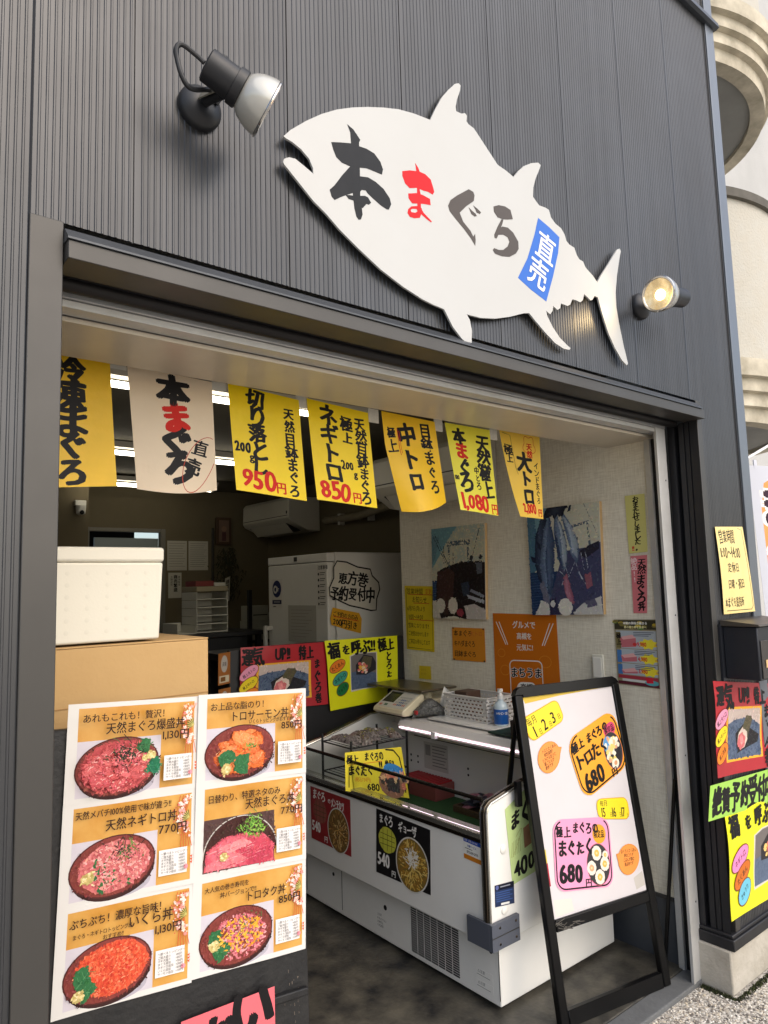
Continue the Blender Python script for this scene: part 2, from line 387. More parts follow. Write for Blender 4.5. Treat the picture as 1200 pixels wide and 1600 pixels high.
shop = thing('shop_building', 'dark grey shop front clad in ribbed steel with a wide open shutter', 'building', (1.5, .1, 0))
TOP = 6.3
def ribs(x0, x1, z0, z1, skip=()):
    """ribbed steel sheet between x0 and x1, real beads 13.4 mm apart, sheet joints every 375 mm"""
    mb = MB(); P = .375/28; k0 = math.floor((x0-.107)/P); prof = [(x0, 0.)]
    k = k0
    while True:
        a = .107+k*P
        if a > x1: break
        joint = (k % 28 == 0)
        if joint: seq = ((0, 0), (.0004, .004), (.0030, .004), (.0034, 0))
        else: seq = ((.0044, 0), (.0059, -.0016), (.0086, -.0016), (.0101, 0))
        for dx, y in seq:
            if x0 < a+dx < x1: prof.append((a+dx, y))
        k += 1
    prof.append((x1, 0.)); n = len(prof)
    vs = [(x, y, z0) for x, y in prof]+[(x, y, z1) for x, y in prof]
    mb.add(vs, [(i, i+1, n+i+1, n+i) for i in range(n-1)], M_CLAD); return mb
XL, XR, XE = .349, 2.775, 3.125
cl = ribs(-1.6, .288, 0.16, TOP)
for a in (ribs(.288, 2.812, 2.268, TOP), ribs(2.812, XE, .195, TOP)): cl.add(a.v, a.f, M_CLAD)
obj('cladding', cl, shop, smooth=False, recalc=False)
# flat casing each side of the opening
obj('jamb_casing', bx((.288, -.006, .0), (XL, .115, 2.268), M_TRIM), shop, bevel=.002)
obj('jamb_casing', bx((XR, -.004, .195), (2.812, .02, 2.268), M_TRIM), shop, bevel=.002)
# header: sloped flashing above a projecting beam
fl_ = MB().prism([(0, 2.254), (-.012, 2.252), (-.036, 2.228), (-.036, 2.224), (0, 2.224)], lambda u, v, d: (d, u, v), XL, 2.765, mat('flashing', (74, 77, 81), rough=.38, metal=.4, noise=.3, scale=6))
obj('header_flashing', fl_, shop, smooth=False)
obj('header_beam', bx((XL+.002, -.031, 2.187), (2.785, .055, 2.2235), M_TRIM), shop, bevel=.0015)
# shutter slot behind the beam
slot = bx((XL, .055, 2.205), (XR, .112, 2.26), M_BLK)
obj('shutter_slot', slot, shop, smooth=False)
obj('shutter_curtain', MB().tube([(XL+.002, .092, 2.186), (XR-.01, .092, 2.186)], .017, mat('shutter_dark', (34, 32, 32), rough=.5, metal=.5), n=14).box((XL+.002, .066, 2.192), (XR-.01, .076, 2.206), M_DARK), shop)
# dark folded reveal of the right jamb
rv = MB()
prof = [(0, XR), (.030, XR), (.030, XR+.006), (.036, XR+.006), (.036, XR), (.052, XR), (.052, XR+.006), (.058, XR+.006), (.058, XR), (.078, XR), (.078, XR+.03), (.098, XR+.03), (.098, XR), (.128, XR)]
n = len(prof); zb, zt = .195, 2.187
def rx(x, z): return x - .030*(2.2-z)/2.0
rv.add([(rx(x, zb), y, zb) for y, x in prof]+[(x, y, zt) for y, x in prof], [(i, i+1, n+i+1, n+i) for i in range(n-1)], M_DARK)
obj('jamb_reveal', rv, shop, smooth=False, recalc=False)
obj('jamb_reveal', bx((.33, .115, 0), (XL, .20, 2.19), M_DARK), shop)
# black base trim and concrete plinth under the right pillar
bt = MB().box((2.729, -.016, .158), (3.2, .128, .198), M_DARK).box((2.736, -.009, .1985), (3.2, .1275, .212), M_DARK)
obj('base_trim', bt, shop, bevel=.003)
obj('plinth', bx((2.722, -.003, 0), (3.195, .1305, .1575), M_CONC), shop, bevel=.006)
obj('side_panel', bx((3.201, .0, .16), (3.75, .05, 1.12), M_DARK), shop, bevel=.004)
# corner trim of the facade and the horizontal joint near the top
ct = MB().box((XE, -.010, .16), (3.2, .4, TOP), M_EDGE).box((XE-.006, -.004, .16), (XE-.001, .001, TOP), M_DARK)
obj('corner_trim', ct, shop, bevel=.003)
band = MB().prism([(0, 4.150), (-.03, 4.142), (-.034, 4.118), (-.020, 4.112), (0, 4.112)], lambda u, v, d: (d, u, v), -1.6, 3.212, mat('joint_band', (70, 74, 80), rough=.4, metal=.4))
obj('joint_band', band, shop, smooth=False)
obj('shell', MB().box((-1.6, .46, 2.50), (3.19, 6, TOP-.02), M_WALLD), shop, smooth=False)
# aluminium door frame: head rail and right post
hd = MB().box((XL, .118, 2.168), (2.742, .165, 2.20), M_ALU).box((XL, .124, 2.150), (2.715, .172, 2.1665), M_ALU)
obj('head_rail', hd, shop, bevel=.0015)
ps = MB().box((2.668, .118, FZ-.03), (2.682, .130, 2.1675), M_ALU).box((2.6825, .120, FZ-.03), (2.740, .132, 2.1675), M_ALU).box((2.7465, .1325, FZ-.01), (2.76, .1895, 2.15), M_BLK).box((2.733, .190, FZ-.005), (2.7495, .2155, 2.15), M_ALU)
for k in range(4): ps.lathe((2.722, .1202, .30+.55*k), (0, -1, 0), [(0, .004), (.0015, .0035)], M_DARK, n=10)
obj('frame_post', ps, shop, bevel=.0015)
# soffit box behind the rail
sf = MB().box((XL, .174, 2.138), (2.752, .412, 2.149), M_SOFF).box((XL, .413, 2.142), (2.752, .425, 2.50), M_SOFF)
obj('soffit', sf, shop, smooth=False, bevel=.001)
# room
rw = MB().box((2.752, .216, .26), (2.85, 1.86, 2.46), M_WALLP)
obj('side_wall', rw, shop, smooth=False)
bbm = mat('dark_skirting', (62, 66, 72), rough=.55, noise=.4, scale=6)
bb = MB().box((2.748, .216, FZ-.01), (2.85, 1.86, .2595), bbm).box((2.742, .2162, .2596), (2.7518, 1.86, .272), M_DARK)
obj('skirting', bb, shop)
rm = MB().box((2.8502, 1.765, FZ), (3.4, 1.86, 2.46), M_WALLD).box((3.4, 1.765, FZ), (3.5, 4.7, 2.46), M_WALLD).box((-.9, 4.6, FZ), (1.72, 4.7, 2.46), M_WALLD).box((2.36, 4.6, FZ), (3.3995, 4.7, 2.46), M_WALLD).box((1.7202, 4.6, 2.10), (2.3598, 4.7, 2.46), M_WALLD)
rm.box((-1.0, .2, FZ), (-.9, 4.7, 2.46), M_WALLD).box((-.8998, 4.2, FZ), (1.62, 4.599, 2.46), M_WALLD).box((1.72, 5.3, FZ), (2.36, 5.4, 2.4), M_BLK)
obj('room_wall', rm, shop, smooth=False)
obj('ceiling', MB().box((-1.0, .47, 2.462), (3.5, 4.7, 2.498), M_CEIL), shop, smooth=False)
dm = mat('door_frame_grey', (120, 116, 104), rough=.6); dr = MB()
dr.box((1.70, 4.585, FZ), (1.742, 4.64, 2.10), dm).box((2.338, 4.585, FZ), (2.38, 4.64, 2.10), dm).box((1.7422, 4.586, 2.068), (2.3378, 4.64, 2.099), dm)
obj('door_frame', dr, shop, bevel=.002)
dd = obj('door', MB().box((1.80, 4.64, FZ+.01), (2.336, 4.67, 2.02), mat('inner_door', (140, 150, 150), rough=.5)), shop, bevel=.002)
obj('handle', MB().lathe((1.86, 4.62, 1.0), (0, 1, 0), [(0, .02), (.02, .02)], M_ALU), dd)
# ---------------------------------------------------------------- neighbouring building with round balconies
M_ST = mat('cream_stucco', (190, 187, 177), rough=.95, noise=.35, scale=9, bump=.5, bscale=70, dark=(188, 178, 158))
M_STW = mat('white_stucco', (186, 186, 184), rough=.95, noise=.5, scale=2, bump=.4, bscale=60, dark=(166, 166, 164))
M_STG = mat('grey_stucco', (150, 152, 154), rough=.95, noise=.4, scale=12, bump=.9, bscale=45)
M_CORN = mat('cornice_cream', (216, 207, 186), rough=.85, noise=.75, scale=4.5, dark=(126, 118, 98))
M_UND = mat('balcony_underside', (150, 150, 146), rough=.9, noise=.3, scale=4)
cx, cy, RB = 4.926, 1.65, 1.136
nb = thing('balcony_building', 'cream stucco building with stacked round balconies beyond the shop corner', 'building', (cx, cy, 0))
def ring(prof, mt, n=96):
    mb = MB(); mb._lathe(Vector((cx, cy, 0)), Vector((0,0,1)), prof, mt, n, (False, False)); return mb
for name, z0, hgt in (('upper', 4.98, 1.5), ('lower', 2.52, 1.48)):
    d = obj('balcony', ring([(z0+.40, RB+.02), (z0+hgt, RB+.02), (z0+hgt, RB-.15), (z0+.5, RB-.15)], M_ST), nb)
    c = ring([(z0+.03, RB-.0995), (z0, RB-.0995), (z0, RB), (z0+.085, RB+.01), (z0+.09, RB+.05), (z0+.17, RB+.05), (z0+.175, RB+.09), (z0+.255, RB+.09), (z0+.26, RB+.13), (z0+.37, RB+.13), (z0+.375, RB+.03), (z0+.40, RB+.02)], M_CORN)
    obj('cornice', c, d, smooth=False)
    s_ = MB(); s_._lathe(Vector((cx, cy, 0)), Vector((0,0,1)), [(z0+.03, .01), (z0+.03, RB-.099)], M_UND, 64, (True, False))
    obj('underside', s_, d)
    obj('coping', ring([(z0+hgt, RB-.17), (z0+hgt, RB+.05), (z0+hgt+.06, RB+.05), (z0+hgt+.06, RB-.17)], mat('dark_coping', (96, 92, 84), rough=.8, noise=.5, scale=12)), d, smooth=False)
bd = MB().box((cx-.6, cy+.5, 0), (13.9, 9, 9.5), M_STW).box((14, -1.0, 0), (18, 9, 9.5), M_STW)
obj('wall', bd, nb, smooth=False)
gw = ring([(0, .80), (1.86, .80), (1.9, .83), (1.98, .83), (1.98, .80)], M_STG); obj('ground_wall', gw, nb)
obj('dark_opening', ring([(1.985, .79), (2.54, .79)], M_BLK), nb)
# ================================================================ fish sign
FY = -.024
M_SIGN = mat('white_sign_board', (186, 186, 183), rough=.36, noise=.25, scale=3, dark=(174, 172, 166), bump=.05, bscale=4)
def face(u, v, d): return (u, FY-d, v)
fish_o = [(0.8328, 2.6281), (0.8522, 2.6515), (0.8967, 2.6931), (0.9439, 2.7315), (0.9920, 2.7641), (1.0421, 2.7911), (1.0932, 2.8145), (1.1462, 2.8354), (1.2011, 2.8539), (1.2590, 2.8655), (1.3198, 2.8720), (1.3408, 2.9129), (1.3686, 2.9615), (1.3991, 3.0004), (1.4271, 3.0313), (1.4429, 3.0405), (1.4510, 3.0368), (1.4479, 3.0201), (1.4325, 2.9838), (1.4258, 2.9577), (1.4277, 2.9443), (1.4491, 2.9459), (1.4647, 2.9541), (1.4728, 2.9487), (1.4696, 2.9301), (1.4777, 2.9240), (1.5016, 2.9198), (1.5280, 2.8989), (1.5661, 2.8688), (1.6014, 2.8405), (1.6377, 2.8357), (1.6748, 2.8269), (1.7000, 2.8563), (1.7292, 2.8836), (1.7670, 2.9075), (1.8039, 2.9233), (1.8168, 2.9191), (1.8081, 2.9013), (1.7860, 2.8617), (1.7715, 2.8255), (1.7676, 2.7917), (1.7844, 2.7800), (1.7977, 2.7723), (1.8305, 2.7752), (1.8473, 2.7731), (1.8561, 2.7500), (1.8785, 2.7350), (1.9080, 2.7282), (1.9259, 2.7113), (1.9333, 2.6920), (1.9482, 2.6828), (1.9763, 2.6796), (1.9869, 2.6581), (2.0001, 2.6451), (2.0217, 2.6431), (2.0346, 2.6251), (2.0594, 2.6133), (2.0751, 2.6063), (2.0998, 2.5884), (2.1243, 2.6192), (2.1684, 2.6680), (2.2070, 2.7129), (2.2398, 2.7498), (2.2557, 2.7571), (2.2619, 2.7492), (2.2473, 2.7103), (2.2255, 2.6424), (2.2103, 2.5771), (2.2092, 2.5230), (2.2200, 2.4642), (2.2397, 2.3874), (2.2604, 2.3252), (2.2523, 2.3157), (2.2220, 2.3303), (2.1813, 2.3694), (2.1475, 2.4153), (2.1251, 2.4634), (2.1076, 2.5055), (2.0975, 2.5328), (2.0783, 2.5335), (2.0639, 2.5162), (2.0530, 2.5110), (2.0367, 2.5181), (2.0169, 2.5249), (2.0073, 2.5015), (1.9926, 2.4903), (1.9709, 2.4914), (1.9486, 2.4906), (1.9339, 2.4679), (1.9183, 2.4600), (1.8845, 2.4607), (1.8782, 2.4426), (1.8625, 2.4329), (1.8420, 2.4422), (1.8368, 2.4239), (1.8234, 2.4097), (1.8029, 2.4172), (1.8085, 2.3993), (1.8337, 2.3682), (1.8691, 2.3390), (1.9058, 2.3218), (1.9228, 2.3158), (1.9142, 2.3087), (1.8851, 2.3067), (1.8390, 2.3179), (1.7861, 2.3462), (1.7432, 2.3727), (1.7181, 2.3895), (1.6916, 2.3835), (1.6219, 2.3561), (1.5555, 2.3357), (1.4925, 2.3241), (1.4358, 2.3222), (1.4475, 2.3076), (1.4546, 2.2766), (1.4507, 2.2378), (1.4400, 2.2330), (1.4129, 2.2437), (1.3786, 2.2711), (1.3587, 2.2984), (1.3456, 2.3167), (1.3043, 2.3200), (1.2642, 2.3262), (1.1962, 2.3443), (1.1207, 2.3722), (1.0489, 2.4092), (0.9905, 2.4426), (0.9514, 2.4707), (0.9155, 2.4911), (0.8720, 2.5257), (0.8316, 2.5581), (0.8305, 2.5635), (0.8348, 2.5718), (0.8468, 2.5794), (0.8643, 2.5823), (0.8861, 2.5745), (0.9158, 2.5625), (0.9152, 2.5771), (0.9044, 2.5974), (0.8823, 2.6129), (0.8563, 2.6227), (0.8393, 2.6250)]
fish = thing('fish_sign', 'large white tuna shaped sign board with brush lettering on the ribbed facade', 'sign', (1.45, -.02, 2.3))
obj('board', MB().prism(fish_o, face, 0, -.006, M_SIGN), fish, angle=30)
for x, z in ((.95, 2.70), (1.5, 2.62), (1.95, 2.5), (1.1, 2.45), (2.16, 2.47)): obj('standoff', MB().tube([(x, -.0178, z), (x, .0, z)], .008, M_ALU, n=10), fish)
M_KK = mat('black_vinyl', (24, 26, 30), rough=.45, noise=.25, scale=30, spec=.2); M_RV = mat('red_vinyl', (206, 16, 26), rough=.5, spec=.2); M_BR = mat('brown_vinyl', (62, 50, 38), rough=.3, noise=.3, scale=4, spec=.4); M_BLU = mat('blue_vinyl', (40, 100, 190), rough=.4, spec=.3)
lt = MB(); k = 0
def stroke(pts, mt, d=None):
    global k
    k += 1; lt.prism(pts, face, .0004+k*.00004, .0001, mt)
for q in ([(1.0228, 2.7363), (1.0424, 2.7302), (1.0643, 2.7099), (1.0600, 2.7009), (1.0603, 2.6305), (1.0593, 2.5497), (1.0634, 2.5216), (1.0654, 2.5054), (1.0599, 2.4903), (1.0523, 2.4866), (1.0451, 2.4926), (1.0393, 2.5137), (1.0366, 2.5378), (1.0293, 2.6233), (1.0337, 2.6884), (1.0321, 2.7175)],
          [(0.9713, 2.6672), (0.9993, 2.6774), (1.0337, 2.6884), (1.0612, 2.6906), (1.0841, 2.6930), (1.1097, 2.6899), (1.1301, 2.6736), (1.1384, 2.6548), (1.1341, 2.6389), (1.1080, 2.6385), (1.0823, 2.6377), (1.0608, 2.6315), (1.0269, 2.6232), (1.0026, 2.6239), (0.9861, 2.6322), (0.9770, 2.6495)],
          [(1.0294, 2.6242), (1.0415, 2.6194), (1.0371, 2.5547), (1.0197, 2.5438), (1.0001, 2.5317), (0.9778, 2.5151), (0.9690, 2.5212), (0.9634, 2.5376), (0.9793, 2.5554), (1.0016, 2.5881)],
          [(1.0596, 2.6077), (1.0866, 2.6144), (1.1122, 2.6107), (1.1380, 2.6002), (1.1585, 2.5811), (1.1632, 2.5653), (1.1545, 2.5480), (1.1476, 2.5458), (1.1257, 2.5506), (1.1001, 2.5614), (1.0841, 2.5687), (1.0777, 2.5750), (1.0650, 2.5719), (1.0582, 2.5641)],
          [(1.0123, 2.5400), (1.0246, 2.5442), (1.0394, 2.5471), (1.0746, 2.5591), (1.0847, 2.5583), (1.0945, 2.5467), (1.0866, 2.5385), (1.0790, 2.5386), (1.0659, 2.5224), (1.0365, 2.5336), (1.0218, 2.5328)]): stroke(q, M_KK)
for q in ([(1.2553, 2.7168), (1.2663, 2.7063), (1.2716, 2.6954), (1.2677, 2.6475), (1.2715, 2.6307), (1.2708, 2.5897), (1.2807, 2.5793), (1.3103, 2.5638), (1.3077, 2.5598), (1.2944, 2.5633), (1.2717, 2.5719), (1.2576, 2.5763), (1.2586, 2.6376), (1.2583, 2.6942)],
          [(1.2068, 2.6754), (1.2341, 2.6877), (1.2687, 2.6971), (1.2920, 2.6973), (1.3122, 2.6884), (1.3212, 2.6662), (1.3242, 2.6556), (1.3178, 2.6456), (1.3014, 2.6478), (1.2808, 2.6453), (1.2578, 2.6450), (1.2319, 2.6351), (1.2154, 2.6428), (1.2062, 2.6618)],
          [(1.2255, 2.6172), (1.2571, 2.6294), (1.2802, 2.6314), (1.3063, 2.6288), (1.3084, 2.6112), (1.2819, 2.6060), (1.2586, 2.5992), (1.2385, 2.5934), (1.2261, 2.6040)],
          [(1.2353, 2.5834), (1.2641, 2.5942), (1.2742, 2.5899), (1.2718, 2.5742), (1.2654, 2.5600), (1.2452, 2.5522), (1.2283, 2.5512), (1.2203, 2.5598), (1.2236, 2.5719), (1.2353, 2.5834), (1.2384, 2.5777), (1.2319, 2.5716), (1.2345, 2.5666), (1.2487, 2.5690), (1.2576, 2.5763), (1.2550, 2.5822), (1.2384, 2.5777)]): stroke(q, M_RV)
for q in ([(1.4661, 2.7132), (1.4851, 2.7113), (1.4900, 2.7015), (1.4858, 2.6830), (1.4513, 2.6545), (1.4234, 2.6258), (1.4370, 2.6023), (1.4661, 2.5834), (1.4766, 2.5686), (1.4850, 2.5802), (1.4862, 2.5614), (1.4835, 2.5426), (1.4684, 2.5589), (1.4395, 2.5808), (1.4037, 2.6029), (1.3827, 2.6181), (1.3777, 2.6330), (1.3882, 2.6530), (1.4151, 2.6760)],
          [(1.4627, 2.6555), (1.4753, 2.6494), (1.4904, 2.6447), (1.4963, 2.6392), (1.4867, 2.6344), (1.4731, 2.6380)], [(1.4825, 2.6677), (1.4993, 2.6635), (1.5153, 2.6567), (1.5094, 2.6497), (1.4954, 2.6503), (1.4927, 2.6568)],
          [(1.5728, 2.6946), (1.5965, 2.7066), (1.6260, 2.7122), (1.6510, 2.7085), (1.6602, 2.6815), (1.6358, 2.6726), (1.6120, 2.6662), (1.5896, 2.6650), (1.5741, 2.6775)],
          [(1.6068, 2.6640), (1.6152, 2.6655), (1.6092, 2.6495), (1.5950, 2.6228), (1.5854, 2.6025), (1.5791, 2.5936), (1.5710, 2.5935), (1.5701, 2.6036), (1.5876, 2.6352)],
          [(1.5913, 2.6287), (1.6086, 2.6411), (1.6339, 2.6454), (1.6586, 2.6364), (1.6810, 2.6133), (1.6809, 2.5894), (1.6667, 2.5705), (1.6357, 2.5511), (1.6019, 2.5434), (1.5693, 2.5428), (1.5602, 2.5517), (1.5663, 2.5593), (1.5866, 2.5593), (1.6075, 2.5653), (1.6296, 2.5834), (1.6392, 2.6009), (1.6317, 2.6134), (1.6110, 2.6160), (1.5849, 2.6070)]): stroke(q, M_BR)
obj('lettering', lt, fish, smooth=False)
lb = MB()
lab = [(1.7875, 2.7262), (1.8428, 2.7116), (1.8952, 2.6924), (1.8834, 2.6348), (1.8487, 2.5437), (1.8061, 2.4486), (1.7329, 2.4691), (1.6712, 2.4931), (1.7220, 2.5698), (1.7637, 2.6611)]
lb.prism(lab, face, .0006, .0001, M_BLU)
k = 20
def aglyph(ch, o, ex, ey, mt, bold=.014):
    """a character set in the sheared cell o + x*ex + y*ey (facade coordinates)"""
    global k
    vs, fs = glyph(ch)
    for i in range(7):
        dx, dy = (0, 0) if i == 0 else (bold*math.cos(i*1.047), bold*math.sin(i*1.047)); k += 1
        lb.add([face(o[0]+(x+dx)*ex[0]+(y+dy)*ey[0], o[1]+(x+dx)*ex[1]+(y+dy)*ey[1], .0006+k*.00003) for x, y in vs], fs, mt)
def cell(ch, c, r, d):
    """c: centre, r: half of the right edge vector, d: half of the down vector, all on the facade"""
    ex = (2*(r[0]), 2*(r[1])); ey = (-2*d[0], -2*d[1])
    o = (c[0]-.5*ex[0]-.36*ey[0], c[1]-.5*ex[1]-.36*ey[1]); aglyph(ch, o, ex, ey, WHITE)
for ch, (p0, p1, p2) in (('直', [(1.8178, 2.6293), (1.8649, 2.6163), (1.8004, 2.5765)]), ('売', [(1.7710, 2.5319), (1.8168, 2.5180), (1.7527, 2.4803)])):
    cell(ch, p0, (p1[0]-p0[0], p1[1]-p0[1]), (p2[0]-p0[0], p2[1]-p0[1]))
obj('label', lb, fish, smooth=False, recalc=False)

# ================================================================ spotlights
def smooth_path(P, n=8):
    out = []
    for i in range(len(P)-1):
        a, b, c, d = P[max(i-1, 0)], P[i], P[i+1], P[min(i+2, len(P)-1)]
        for k in range(n):
            t = k/n; out.append(.5*((2*b)+(c-a)*t+(2*a-5*b+4*c-d)*t*t+(3*b-a-3*c+d)*t**3))
    return out+[P[-1]]
M_LB = mat('spot_black', (34, 35, 38), rough=.42, noise=.35, scale=20, dark=(20, 20, 22)); M_LBR = mat('lamp_glass_frosted', (190, 188, 180), rough=.22, coat=.8, noise=.3, scale=8, metal=.25); M_CH = mat('chrome_rim', (200, 196, 190), rough=.15, metal=1.); M_GAL = mat('galvanised', (170, 166, 150), rough=.4, metal=.8)
def spot(base, joint, T, Rm, label, lit, cable):
    T, Rm, base, joint = Vector(T), Vector(Rm), Vector(base), Vector(joint); ax = (Rm-T).normalized(); L = (Rm-T).length
    t = thing('spotlight', label, 'spotlight', (base.x, base.y, base.z-.05), 'spotlights over the fish sign')
    b = MB().lathe(base, (0, -1, 0), [(0, .050), (.012, .050), (.020, .046), (.030, .032), (.036, .020), (.036, .001)], M_LB, n=32)
    for a in (.6, 3.7): b.lathe(base+Vector((.034*math.cos(a), -.018, .034*math.sin(a))), (0, -1, 0), [(0, .006), (.006, .005)], M_GAL, n=10)
    obj('base', b, t)
    obj('stem', MB().tube([base+Vector((0, -.034, 0)), base*.55+joint*.45+Vector((0, -.02, 0)), joint], .011, M_LB, n=12), t)
    side = ax.cross(Vector((0, 1, 0))).normalized(); br = MB()
    s0 = base+Vector((0, -.036, 0)); d = (joint-s0)
    br.prism([(0, -.012), (d.length+.012, -.012), (d.length+.012, .012), (0, .012)], lambda u, v, w: tuple(s0+d.normalized()*u+side*(v)+d.normalized().cross(side)*(w+.014)), 0, .003, M_GAL)
    obj('bracket', br, t)
    obj('knob', MB().lathe(joint+d.normalized().cross(side)*-.004, d.normalized().cross(side), [(0, .014), (.026, .014), (.03, .011)], M_LB, n=18), t)
    bd = MB().lathe(T, ax, [(0, .030), (.003, .034), (L*.42, .035), (L*.42+.001, .039), (L*.42+.012, .040), (L*.55, .040), (L*.55+.002, .037)], M_LB, n=36)
    bd.tube([T+ax*(L*.28)+Vector((0,0,.034)), T+ax*(L*.28)+Vector((0,0,.046))], .008, M_LB, n=12)
    obj('housing', bd, t)
    bl = MB().lathe(T, ax, [(L*.50, .028), (L*.545, .031), (L*.58, .039), (L*.64, .047), (L*.72, .0535), (L*.82, .0585), (L*.90, .0608), (L*.96, .0614)], M_LBR, n=40, cap=(True, False))
    g = obj('bulb', bl, t)
    rm = MB().lathe(T, ax, [(L*.95, .0612), (L*.965, .0632), (L*.985, .0632), (L, .060), (L, .055), (L*.985, .053)], M_CH, n=40, cap=(False, False)); obj('rim', rm, g)
    lens = MB().lathe(T, ax, [(L*.90, .001), (L*.90, .02), (L*.93, .042), (L*.975, .054)], mat('lit_reflector', (222, 210, 180), rough=.2, metal=.75, noise=.9, scale=70, emit=(255, 222, 164), es=.28, dark=(170, 140, 84)) if lit else M_LBR, n=40, cap=(True, False)); obj('reflector', lens, g)
    if lit:
        obj('filament', MB().lathe(T+ax*(L*.925)+Vector((.012, 0, 0)), ax, [(-.008, .004), (0, .017), (.010, .019), (.018, .010), (.02, .001)], mat('hot_bulb', (255, 244, 214), emit=(255, 226, 160), es=9.), n=20), g)
    if cable:
        c0 = T-ax*.004; back = -ax
        P_ = [c0, c0+back*.02+Vector((0,0,.004)), c0+back*.048+Vector((-.006,-.004,.0)), c0+back*.058+Vector((-.004,.0,-.028)), c0+back*.036+Vector((.008,.012,-.07)), base+Vector((.030, -.056, .030)), base+Vector((.026, -.036, .004))]
        obj('cable', MB().tube(smooth_path(P_), .0052, M_LB, n=10), t)
    return t
spot((0.6270, 0.0000, 2.6206), (0.6402, -0.1000, 2.6066), (0.5878, -0.1250, 2.6338), (0.7200, -0.1500, 2.5723), 'black spotlight with frosted lamp above the tuna head, its cable looped behind', False, True)
spot((2.3991, 0.0000, 2.5752), (2.3852, -0.1000, 2.5483), (2.4426, -0.1495, 2.5693), (2.2724, -0.1500, 2.5445), 'black spotlight with lit golden bulb beside the tuna tail', True, False)
pl_ = bpy.data.lights.new('bulb_light', 'SPOT'); po = bpy.data.objects.new('bulb_light', pl_); COL.objects.link(po)
_r = Vector((2.2724, -0.1500, 2.5445)); _t = Vector((2.4426, -0.1495, 2.5693)); po.location = _r+(_r-_t).normalized()*.012; po.rotation_euler = (_t-_r).to_track_quat('Z', 'Y').to_euler()
pl_.energy = 1.0; pl_.color = (1, .72, .38); pl_.spot_size = R(150); pl_.spot_blend = .6; pl_.shadow_soft_size = .03

# ================================================================ price banners under the soffit
def paper(name, rgb, tr=.3, rough=.38, noise=.14): return mat(name, rgb, rough=rough, noise=noise, scale=9, translucent=tr, bump=.4, bscale=16, dark=tuple(int(c*.86) for c in rgb))
Y1 = paper('yellow_paper', (255, 226, 6), noise=.25); Y2 = paper('amber_paper', (255, 212, 36), noise=.3); Y3 = paper('lemon_paper', (246, 236, 70)); CRM = paper('cream_paper', (240, 222, 194)); TAPE = mat('clear_tape', (200, 196, 184), rough=.25, alpha=1., noise=.3, scale=30)
BG = 'price banners hung under the soffit'
def banner(cs, mt, bend, label, texts, cols=BLACK):
    s = Sheet(cs, bend=bend, thick=.0006); s.base(mt)
    for kw in texts:
        a = dict(kw); t = a.pop('t'); s.text(t, a.pop('x'), a.pop('y'), a.pop('s'), **a)
    return s
def wave(a, b): return lambda x, y: (a*math.sin(3.0*x+1)*y+b*y*y, 0, 0)
RD = ink(200, 34, 24)
s = banner([(0.3828, 0.4600, 2.1628), (0.5860, 0.4600, 2.1557), (0.6061, 0.4600, 1.8284), (0.3906, 0.4600, 1.8078)], Y2, wave(.006, .01), '', [
    dict(t='冷凍まぐろ', x=.50, y=.005, s=.26, vert=True, bold=.046, wob=.8, sp=.75)])
s.build('price_banner', 'amber paper banner half hidden behind the left jamb', 'price banner', BG)
s = banner([(0.6313, 0.4600, 2.1585), (0.8739, 0.4600, 2.1504), (0.8885, 0.4600, 1.8360), (0.6596, 0.4600, 1.8251)], CRM, lambda x, y: (.012*math.sin(3.1*x)*y, 0, -.012*math.sin(3.14*x)*max(0, y-.8)/.2), '', [
    dict(t='本まぐろ', x=.5, y=.04, s=.30, vert=True, bold=.062, wob=1.0, sp=.73, cols={1: RD}),
    dict(t='直', x=.80, y=.63, s=.13, rot=-18, bold=0.027, wob=1, mid=True), dict(t='売', x=.70, y=.80, s=.17, rot=-14, bold=0.027, wob=1, mid=True)])
s.line('lettering', [(.78+.24*math.cos(a), .76+.19*math.sin(a)+.0-(.14*math.cos(a))) for a in [k*.2094 for k in range(30)] if .78+.24*math.cos(a) < .985], .008, ink(190, 70, 50))
s.build('price_banner', 'cream paper banner lettered in black with one red character and a red ring', 'price banner', BG)
s = banner([(0.9243, 0.4600, 2.1567), (1.1679, 0.4600, 2.1402), (1.1900, 0.4600, 1.8208), (0.9447, 0.4600, 1.8396)], Y1, wave(.005, .006), '', [
    dict(t='切り落とし', x=.36, y=.02, s=.20, vert=True, bold=0.046, wob=.9, sp=.80), dict(t='天然目鉢まぐろ', x=.83, y=.10, s=.135, vert=True, bold=0.038, wob=.8, sp=.93),
    dict(t='200', x=.02, y=.585, s=.13, bold=0.041, wob=.8, sx=.8), dict(t='g', x=.21, y=.66, s=.105, bold=0.041), dict(t='950', x=.07, y=.865, s=.24, mt=RD, bold=0.030, wob=.7), dict(t='円', x=.55, y=.915, s=.12, mt=RD, bold=0.027)])
s.build('price_banner', 'yellow paper banner priced at 950 yen in red', 'price banner', BG)
s = banner([(1.1967, 0.4600, 2.1506), (1.4420, 0.4600, 2.1357), (1.4720, 0.4600, 1.8119), (1.2234, 0.4600, 1.8266)], Y1, wave(.007, .004), '', [
    dict(t='ネギトロ', x=.31, y=.03, s=.20, vert=True, bold=0.046, wob=.9, sp=.95), dict(t='天然目鉢まぐろ', x=.83, y=.09, s=.14, vert=True, bold=0.038, wob=.8, sp=.90), dict(t='極上', x=.60, y=.10, s=.145, vert=True, bold=0.041, wob=.8),
    dict(t='200', x=.45, y=.605, s=.115, bold=0.041, wob=.8, sx=.8), dict(t='g', x=.64, y=.68, s=.10, bold=0.041), dict(t='850', x=.06, y=.88, s=.24, mt=RD, bold=0.030, wob=.7), dict(t='円', x=.58, y=.925, s=.12, mt=RD, bold=0.027)])
